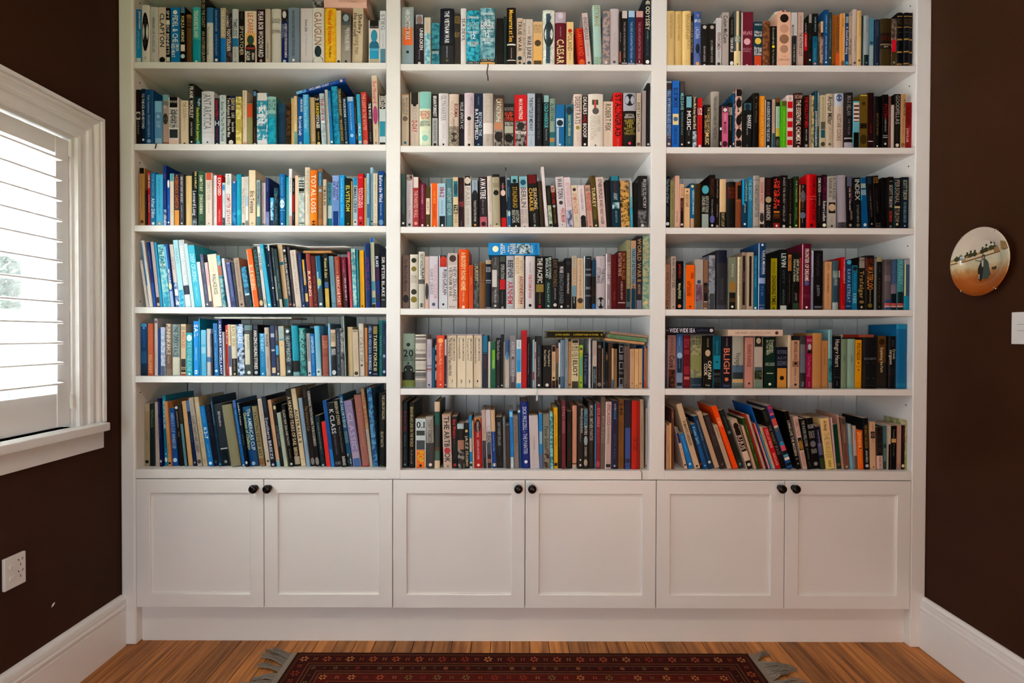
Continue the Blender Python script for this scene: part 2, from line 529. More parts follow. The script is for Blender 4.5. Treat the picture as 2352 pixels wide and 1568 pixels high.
cpart(MB().box(X_LEFT + 0.0005, BAYS['L'][0], 0, Y_BACK, 0, TOPZ), 'upright', bevel=0.009, segs=4)
cpart(MB().box(BAYS['R'][1], X_RIGHT - 0.0005, 0, Y_BACK, 0, TOPZ), 'upright', bevel=0.004, segs=3)
for a, b_ in (('L', 'M'), ('M', 'R')):
    cpart(MB().box(BAYS[a][1], BAYS[b_][0], 0, Y_BACK, Z_BASE0 + 0.0005, TOPZ), 'upright', bevel=0.002)
for b_, (xa, xb) in BAYS.items():
    for i, z in enumerate(SHELF_Z[b_][:6]):
        cpart(MB().box(xa, xb, 0.0012, Y_BACK - 0.006, z - TH, z), 'shelf', bevel=0.0015)
    # tongue and groove boards of the back
    nb = 17
    for k in range(nb):
        w = (xb - xa) / nb
        x0 = xa + k * w
        pr = [(x0 + 0.0004, Y_BACK + 0.008), (x0 + 0.0004, Y_BACK - 0.002), (x0 + 0.0026, Y_BACK - 0.005), (x0 + w - 0.0026, Y_BACK - 0.005),
              (x0 + w - 0.0004, Y_BACK - 0.002), (x0 + w - 0.0004, Y_BACK + 0.008)]
        cpart(MB().prism(pr, 'z', Z_BASE0, TOPZ), 'back_board')
zb_ = min(SHELF_Z[k][6] for k in SHELF_Z)
cpart(MB().box(BAYS['L'][0], BAYS['R'][1], 0.0012, Y_BACK - 0.006, Z_BASE0, zb_), 'base_shelf', bevel=0.0015)
for k in SHELF_Z:
    SHELF_Z[k][6] = zb_
cpart(MB().box(X_LEFT + 0.001, X_RIGHT - 0.001, -0.012, Y_BACK, TOPZ, TOPZ + 0.06), 'cornice', bevel=0.004)
cpart(MB().box(BAYS['L'][0], BAYS['R'][1], 0.036, 0.054, 0.0, Z_DOOR0 - 0.002), 'kickboard')
M_HOLE = M_DARK
for (px, py, sd) in ((321, 7, 'L'), (321, 190, 'L'), (321, 374, 'L'), (322, 692, 'L'), (322, 901, 'L'),
                     (2091, 14, 'R'), (2089, 198, 'R'), (2087, 382, 'R'), (2085, 565, 'R'), (2081, 930, 'R')):
    X = BAYS['L'][0] if sd == 'L' else BAYS['R'][1]
    q = on_x(px, py, X)
    s = 1 if sd == 'L' else -1
    cpart(MB().lathe([(0.0, 0.0006), (0.0028, 0.0006), (0.0028, -0.002)], (X, q.y, q.z), (s, 0, 0), 10), 'pin_hole', M_HOLE)

# ---- base cupboards, two doors each
DX = [on_y(x, 1250).x for x in (311, 606, 902, 1206, 1507, 1802, 2093.5)]
DX[0], DX[6] = BAYS['L'][0] + 0.001, BAYS['R'][1] - 0.001
FR = 31 * MM
ZT, ZB = Z_BASE0 - 0.003, Z_DOOR0
unit_txt = ('under the window-end bay', 'under the middle bay', 'under the bay by the hanging plate')
for u in range(3):
    xa, xb = DX[2 * u], DX[2 * u + 2]
    cu = empty('base_cupboard', ((xa + xb) / 2, 0.17, ZB))
    tag(cu, 'white two-door cupboard with dark knobs ' + unit_txt[u], 'cupboard', 'base cupboards of the bookcase')
    inv = Matrix.Translation(-cu.location)
    c_ = MB()
    c_.box(xa + 0.0005, xb - 0.0005, 0.0215, Y_BACK - 0.01, ZB, Z_BASE0 - 0.0008)
    o = c_.build('carcass', M_WHITE, cu)
    o.matrix_parent_inverse = inv
    for side in (0, 1):
        a, b_ = DX[2 * u + side] + 0.0015, DX[2 * u + side + 1] - 0.0015
        d_ = MB()
        rows = []
        for y, ins in ((0.020, 0.0), (0.0015, 0.0), (0.0, 0.0015), (0.0, FR - 0.001), (0.0022, FR + 0.0015), (0.0085, FR + 0.0015)):
            rows.append([(a + ins, y, ZB + ins), (b_ - ins, y, ZB + ins), (b_ - ins, y, ZT - ins), (a + ins, y, ZT - ins)])
        d_.grid(rows, close_u=True)
        dr = d_.build('door', M_WHITE, cu)
        dr.matrix_parent_inverse = inv
        pn = MB().box(a + FR - 0.002, b_ - FR + 0.002, 0.0085, 0.0195, ZB + FR - 0.002, ZT - FR + 0.002).build('door_panel', M_WHITE, dr)
        px = (587.5, 619, 1190.5, 1222, 1790.5, 1822)[2 * u + side]
        q = on_y(px, 1119.5)
        k_ = MB().lathe([(0.0, 0.0), (0.011, 0.0), (0.0115, 0.002), (0.0075, 0.005), (0.0062, 0.011), (0.009, 0.014), (0.0150, 0.018), (0.0168, 0.023),
                         (0.0160, 0.0275), (0.0120, 0.0310), (0.006, 0.0325), (0.0, 0.0328)], (q.x, 0.0, q.z), (0, -1, 0), 28)
        k_.build('knob', M_KNOB, dr, smooth=True)

# ------------------------------------------------------------------ rug
RX0, RX1 = on_y(683, 1504, -0.057).x, on_y(1708, 1504, -0.057).x + 0.015
RY1 = -0.057
RY0 = RY1 - 1.02
HX, HY = (RX1 - RX0) / 2, (RY1 - RY0) / 2
M_RUG = mat('woven_red_brown_rug', (0.1, 0.02, 0.01, 1), 0.95, spec=0.1, bump=(420, 0.6))
nt = M_RUG.node_tree
b_ = nt.nodes['Principled BSDF']
tc = nt.nodes.new('ShaderNodeTexCoord')
sx = nt.nodes.new('ShaderNodeSeparateXYZ')
nt.links.new(tc.outputs['Object'], sx.inputs[0])


def mth(op, a, b=None):
    n = nt.nodes.new('ShaderNodeMath')
    n.operation = op
    for i, q in enumerate((a, b)):
        if q is None:
            continue
        if isinstance(q, (int, float)):
            n.inputs[i].default_value = q
        else:
            nt.links.new(q, n.inputs[i])
    return n.outputs[0]


d = mth('MINIMUM', mth('SUBTRACT', HX, mth('ABSOLUTE', sx.outputs['X'])), mth('SUBTRACT', HY, mth('ABSOLUTE', sx.outputs['Y'])))
rp = nt.nodes.new('ShaderNodeValToRGB')
rp.color_ramp.interpolation = 'CONSTANT'
bands = [(0, '3a1a10'), (12, '5c3a22'), (15, '32120c'), (18, '8a4426'), (20, '42140e'), (66, '8a4c2c'), (69, '3c1c12'), (80, '84502e'), (83, '3a120e'), (112, '84482a'),
         (115, '42201a'), (126, '8a4c2c'), (129, '5e1a12'), (170, '7c4428'), (174, '38100c'), (215, '6c3a22'), (220, '66180f')]
els = rp.color_ramp.elements
while len(els) < len(bands):
    els.new(0.5)
for e, (mm_, hx) in zip(els, bands):
    e.position = mm_ / 400.0
    e.color = rgb(hx)
nt.links.new(mth('DIVIDE', d, 0.4), rp.inputs['Fac'])
nz = nt.nodes.new('ShaderNodeTexNoise')
nz.inputs['Scale'].default_value = 60
mp = nt.nodes.new('ShaderNodeMapping')
mp.inputs['Scale'].default_value = (1, 7, 1)
nt.links.new(tc.outputs['Object'], mp.inputs[0])
nt.links.new(mp.outputs[0], nz.inputs['Vector'])
mxc = nt.nodes.new('ShaderNodeMixRGB')
mxc.blend_type = 'MULTIPLY'
mxc.inputs['Fac'].default_value = 0.55
nt.links.new(rp.outputs['Color'], mxc.inputs['Color1'])
nt.links.new(nz.outputs['Fac'], mxc.inputs['Color2'])
nt.links.new(mxc.outputs[0], b_.inputs['Base Color'])
rug = MB().box(-HX, HX, -HY, HY, 0.0, 0.009).build('rug', M_RUG, loc=((RX0 + RX1) / 2, (RY0 + RY1) / 2, 0.0004), bevel=0.003)
tag(rug, 'dark red oriental rug with flower borders and pale fringes on the boards', 'rug')
# woven rosettes of the border
M_ROS = [mat('rosette_wool', rgb(h), 0.95, spec=0.1) for h in ('9c4a2c', '86301e', 'a86a3c', '6c5a34')]
ros = [MB() for _ in M_ROS]
rr = random.Random(11)


def petal(mb, cx, cy, r0, r1, a, w):
    c, s = math.cos(a), math.sin(a)
    k = len(mb.v)
    for (u, v) in ((r0, 0), ((r0 + r1) / 2, w), (r1, w * 0.45), (r1, -w * 0.45), ((r0 + r1) / 2, -w)):
        mb.v.append((cx + c * u - s * v, cy + s * u + c * v, 0.0093))
    mb.f.append(tuple(range(k, k + 5)))


for dist, rad, step, pool in ((0.043, 0.0165, 0.042, (0, 0, 1, 2)), (0.0975, 0.009, 0.040, (1, 3, 2, 3)), (0.15, 0.015, 0.05, (0, 2, 1, 3))):
    L = []
    nx = int((2 * HX - 2 * dist) / step)
    for k in range(nx + 1):
        x = -HX + dist + k * (2 * HX - 2 * dist) / nx
        L += [(x, HY - dist, k), (x, -HY + dist, k)]
    ny = int((2 * HY - 2 * dist) / step)
    for k in range(1, ny):
        y = -HY + dist + k * (2 * HY - 2 * dist) / ny
        L += [(HX - dist, y, k), (-HX + dist, y, k)]
    for (x, y, k) in L:
        r = rad * (1 if k % 2 == 0 else 0.62)
        mb = ros[rr.choice(pool)]
        for q in range(6 if k % 2 == 0 else 4):
            petal(mb, x, y, r * 0.25, r, q * math.pi / 3 + 0.3 if k % 2 == 0 else q * math.pi / 2 + 0.78, r * 0.26)
for mb, m in zip(ros, M_ROS):
    o = mb.build('woven_rosettes', m, rug)
    o['kind'] = 'stuff'
# fringes: bundles of loose strands at the two short ends
M_FRINGE = mat('grey_wool_fringe', rgb('8c8478'), 0.9, spec=0.1)
M_KILIM = mat('flat_woven_rug_end', rgb('8a8072'), 0.9, spec=0.1, bump=(300, 0.5))
for s in (-1, 1):
    MB().box(s * HX - 0.004, s * HX + 0.022 if s > 0 else s * HX + 0.004, -HY, HY, 0.0005, 0.0055).build('rug_end', M_KILIM, rug) if s > 0 else \
        MB().box(s * HX - 0.022, s * HX + 0.004, -HY, HY, 0.0005, 0.0055).build('rug_end', M_KILIM, rug)
    fm = MB()
    nT = 26
    for t in range(nT):
        y0 = -HY + (t + 0.5) * 2 * HY / nT
        drift, ln = rr.uniform(-0.02, 0.05), rr.uniform(0.06, 0.12)
        for _ in range(34):
            ys = y0 + rr.uniform(-0.5, 0.5) * 2 * HY / nT
            a = rr.uniform(-0.5, 0.5)
            l2 = ln * rr.uniform(0.6, 1.1)
            p0 = Vector((s * (HX + 0.02), ys, 0.004))
            p1 = p0 + Vector((s * l2 * 0.5, drift * 0.4 + (y0 - ys) * 0.5, rr.uniform(0.001, 0.008)))
            p2 = p0 + Vector((s * l2, drift + (y0 - ys) * 0.8 + a * 0.03, rr.uniform(-0.003, 0.004)))
            fm.tube([p0, (p0 + p1) / 2, p1, p2], 0.0011, 3)
    o = fm.build('fringe', M_FRINGE, rug)
    o['kind'] = 'stuff'

# ------------------------------------------------------------------ things on the walls
# power outlet, left wall
a, b_ = on_x(3, 1310, X_LEFT), on_x(53, 1310, X_LEFT)
z0, z1 = on_x(28, 1344, X_LEFT).z, on_x(28, 1278, X_LEFT).z
yc, zc = (a.y + b_.y) / 2, (z0 + z1) / 2
hw, hh = abs(a.y - b_.y) / 2, (z1 - z0) / 2 * 1.12
po = empty('power_outlet', (X_LEFT, yc, zc))
tag(po, 'white double power socket with rocker switches on the brown wall below the window', 'socket')
MB().box(0, 0.010, -hw, hw, -hh, hh).build('faceplate', M_PLASTIC, po, bevel=0.003, segs=3)
for dz in (hh * 0.40, -hh * 0.32):
    MB().box(0.0095, 0.0135, -hw * 0.62, -hw * 0.12, dz - 0.007, dz + 0.006).build('rocker_switch', M_PLASTIC, po, bevel=0.0015)
    for (y_, z_, r_) in ((hw * 0.28, dz + 0.010, 0.6), (hw * 0.66, dz + 0.010, -0.6), (hw * 0.47, dz - 0.006, 0.0)):
        sl = MB().box(0.0098, 0.0103, -0.0011, 0.0011, -0.0038, 0.0038).build('socket_slot', M_DARK, po, loc=(0, y_, z_))
        sl.rotation_euler = (r_, 0, 0)
# light switch, right wall
a = on_x(2329, 755, X_RIGHT)
zt, zb = on_x(2335, 717, X_RIGHT).z, on_x(2335, 790, X_RIGHT).z
sw_h = (zt - zb)
sw_w = 0.074
ls = empty('light_switch', (X_RIGHT, a.y - sw_w / 2, (zt + zb) / 2))
tag(ls, 'white wall light switch on the brown wall beside the hanging plate', 'switch')
MB().box(-0.009, 0, -sw_w / 2, sw_w / 2, -sw_h / 2, sw_h / 2).build('faceplate', M_PLASTIC, ls, bevel=0.002, segs=3)
MB().box(-0.0094, -0.0088, -0.016, 0.016, -0.0085, 0.0125).build('switch_gap', M_DARK, ls)
MB().box(-0.0125, -0.009, -0.0152, 0.0152, -0.0077, 0.0117).build('rocker_switch', M_PLASTIC, ls, bevel=0.001)

# hanging plate, right wall
pc = on_x(2253, 601, X_RIGHT - 0.02)
PR = (on_x(2251, 523, X_RIGHT - 0.02).z - on_x(2251, 680, X_RIGHT - 0.02).z) / 2
pl = empty('hanging_plate', (X_RIGHT, pc.y, pc.z))
tag(pl, 'round cream and amber china plate with a cloaked figure hung on the brown wall', 'plate')
M_PLATE = mat('glazed_cream_amber_china', (0.7, 0.6, 0.5, 1), 0.12, coat=0.4)
nt = M_PLATE.node_tree
b2 = nt.nodes['Principled BSDF']
tc = nt.nodes.new('ShaderNodeTexCoord')
sx = nt.nodes.new('ShaderNodeSeparateXYZ')
nt.links.new(tc.outputs['Object'], sx.inputs[0])
rp = nt.nodes.new('ShaderNodeValToRGB')
st = [(0.0, '7c3c10'), (0.10, 'a04e14'), (0.26, 'a85a20'), (0.36, 'b48048'), (0.48, 'cfc4a0'), (0.60, 'd4cfb4'), (0.72, 'd8cbb8'), (1.0, 'd8c8b8')]
while len(rp.color_ramp.elements) < len(st):
    rp.color_ramp.elements.new(0.5)
for e, (q, hx) in zip(rp.color_ramp.elements, st):
    e.position, e.color = q, rgb(hx, 0.95)
nz = nt.nodes.new('ShaderNodeTexNoise')
nz.inputs['Scale'].default_value = 14
v = mth('ADD', mth('DIVIDE', sx.outputs['Z'], 2 * PR), 0.44)
v = mth('ADD', v, mth('MULTIPLY', nz.outputs['Fac'], 0.12))
nt.links.new(v, rp.inputs['Fac'])
nt.links.new(rp.outputs['Color'], b2.inputs['Base Color'])
R_ = PR
prof = [(0.0, 0.017), (R_ * 0.50, 0.017), (R_ * 0.60, 0.0175), (R_ * 0.66, 0.021), (R_ * 0.70, 0.025), (R_ * 0.95, 0.030), (R_ * 0.99, 0.0305), (R_, 0.029),
        (R_ * 0.985, 0.027), (R_ * 0.70, 0.021), (R_ * 0.60, 0.012), (R_ * 0.5, 0.010), (0.0, 0.010)]
MB().lathe(prof, (0, 0, 0), (-1, 0, 0), 64).build('dish', M_PLATE, pl, smooth=True)
for a in (55, 125, 235, 305):
    c, s = math.cos(math.radians(a)), math.sin(math.radians(a))
    MB().tube([(-0.012, c * R_ * 0.80, s * R_ * 0.80), (-0.021, c * R_ * 1.0, s * R_ * 1.0), (-0.030, c * R_ * 1.02, s * R_ * 1.02), (-0.0335, c * R_ * 0.985, s * R_ * 0.985),
               (-0.0325, c * R_ * 0.95, s * R_ * 0.95)], 0.0011, 6).build('wire_clip', M_METAL, pl)


def p_depth(r):
    r /= R_
    for (r0, d0), (r1, d1) in zip(prof[:7], prof[1:7]):
        if r * R_ <= r1:
            return d0 + (d1 - d0) * (r * R_ - r0) / max(1e-6, r1 - r0)
    return 0.0305


def plate_print(name, polys, hx, eps):
    """flat painted shapes laid on the plate; u runs to the viewer's right, v up, in plate radii"""
    mb = MB()
    for poly in polys:
        k = len(mb.v)
        for (u, v_) in poly:
            r = min(math.hypot(u, v_), 0.985) * R_
            q = math.hypot(u, v_) or 1
            s = min(1.0, 0.985 / q)
            mb.v.append((-p_depth(r) - eps, -u * s * R_, v_ * s * R_))
        mb.f.append(tuple(range(k, k + len(poly))))
    mb.build(name, mat('plate_' + name, rgb(hx), 0.15), pl)


def blob(cx, cy, rx, ry, n=10):
    return [(cx + rx * math.cos(2 * math.pi * i / n), cy + ry * math.sin(2 * math.pi * i / n)) for i in range(n)]


# painted scene: a wall with a frieze of heads and one standing figure in a cloak
segs = [(-0.97 + i * 0.194, -0.97 + (i + 1) * 0.194) for i in range(10)]
plate_print('wall_print', [[(a, 0.14 + 0.12 * a), (b_, 0.14 + 0.12 * b_), (b_, 0.30 + 0.14 * b_), (a, 0.30 + 0.14 * a)] for a, b_ in segs], 'a87c4c', 0.0004)
plate_print('ledge_print', [[(a, 0.17 + 0.12 * a), (b_, 0.17 + 0.12 * b_), (b_, 0.24 + 0.13 * b_), (a, 0.24 + 0.13 * a)] for a, b_ in segs], 'd0c09c', 0.0006)
plate_print('line_print', [[(a, 0.13 + 0.12 * a), (b_, 0.13 + 0.12 * b_), (b_, 0.155 + 0.12 * b_), (a, 0.155 + 0.12 * a)] for a, b_ in segs], '6c4826', 0.0007)
hd = []
for i, (u, h) in enumerate(((-0.78, .05), (-0.66, .07), (-0.5, .1), (-0.38, .12), (-0.24, .1), (0.02, .11), (0.14, .16), (0.30, .19), (0.42, .14))):
    y0 = 0.25 + 0.13 * u
    hd += [blob(u, y0 + h * 0.4, 0.085, 0.07), blob(u + 0.01, y0 + h + 0.03, 0.035, 0.04)]
plate_print('crowd_print', hd, '46462c', 0.0008)
plate_print('pillar_print', [[(0.70, 0.24), (0.98, 0.30), (0.98, 0.50), (0.70, 0.50)]], '9c7c50', 0.0009)
plate_print('cloak_print', [[(-0.02, 0.06), (0.10, 0.10), (0.22, -0.02), (0.30, -0.40), (0.20, -0.52), (0.02, -0.50), (-0.06, -0.30)],
                            [(-0.02, 0.04), (-0.20, 0.05), (-0.22, 0.09), (-0.02, 0.0)], blob(0.06, 0.14, 0.065, 0.075)], '44504a', 0.0010)
plate_print('robe_print', [[(-0.02, 0.02), (0.07, 0.02), (0.06, -0.30), (0.0, -0.58), (-0.10, -0.50), (-0.12, -0.20)]], '2c2a26', 0.0012)
plate_print('ruff_print', [[(0.0, 0.04), (0.07, 0.05), (0.07, -0.14), (0.02, -0.16)], [(-0.10, -0.36), (-0.04, -0.36), (-0.02, -0.50), (-0.08, -0.50)]], 'b8b098', 0.0014)
plate_print('face_print', [blob(0.06, 0.11, 0.035, 0.04)], 'a88468', 0.0015)
plate_print('stool_print', [[(0.33, -0.20), (0.50, -0.18), (0.48, -0.27), (0.34, -0.27)]], '4c3c24', 0.0010)

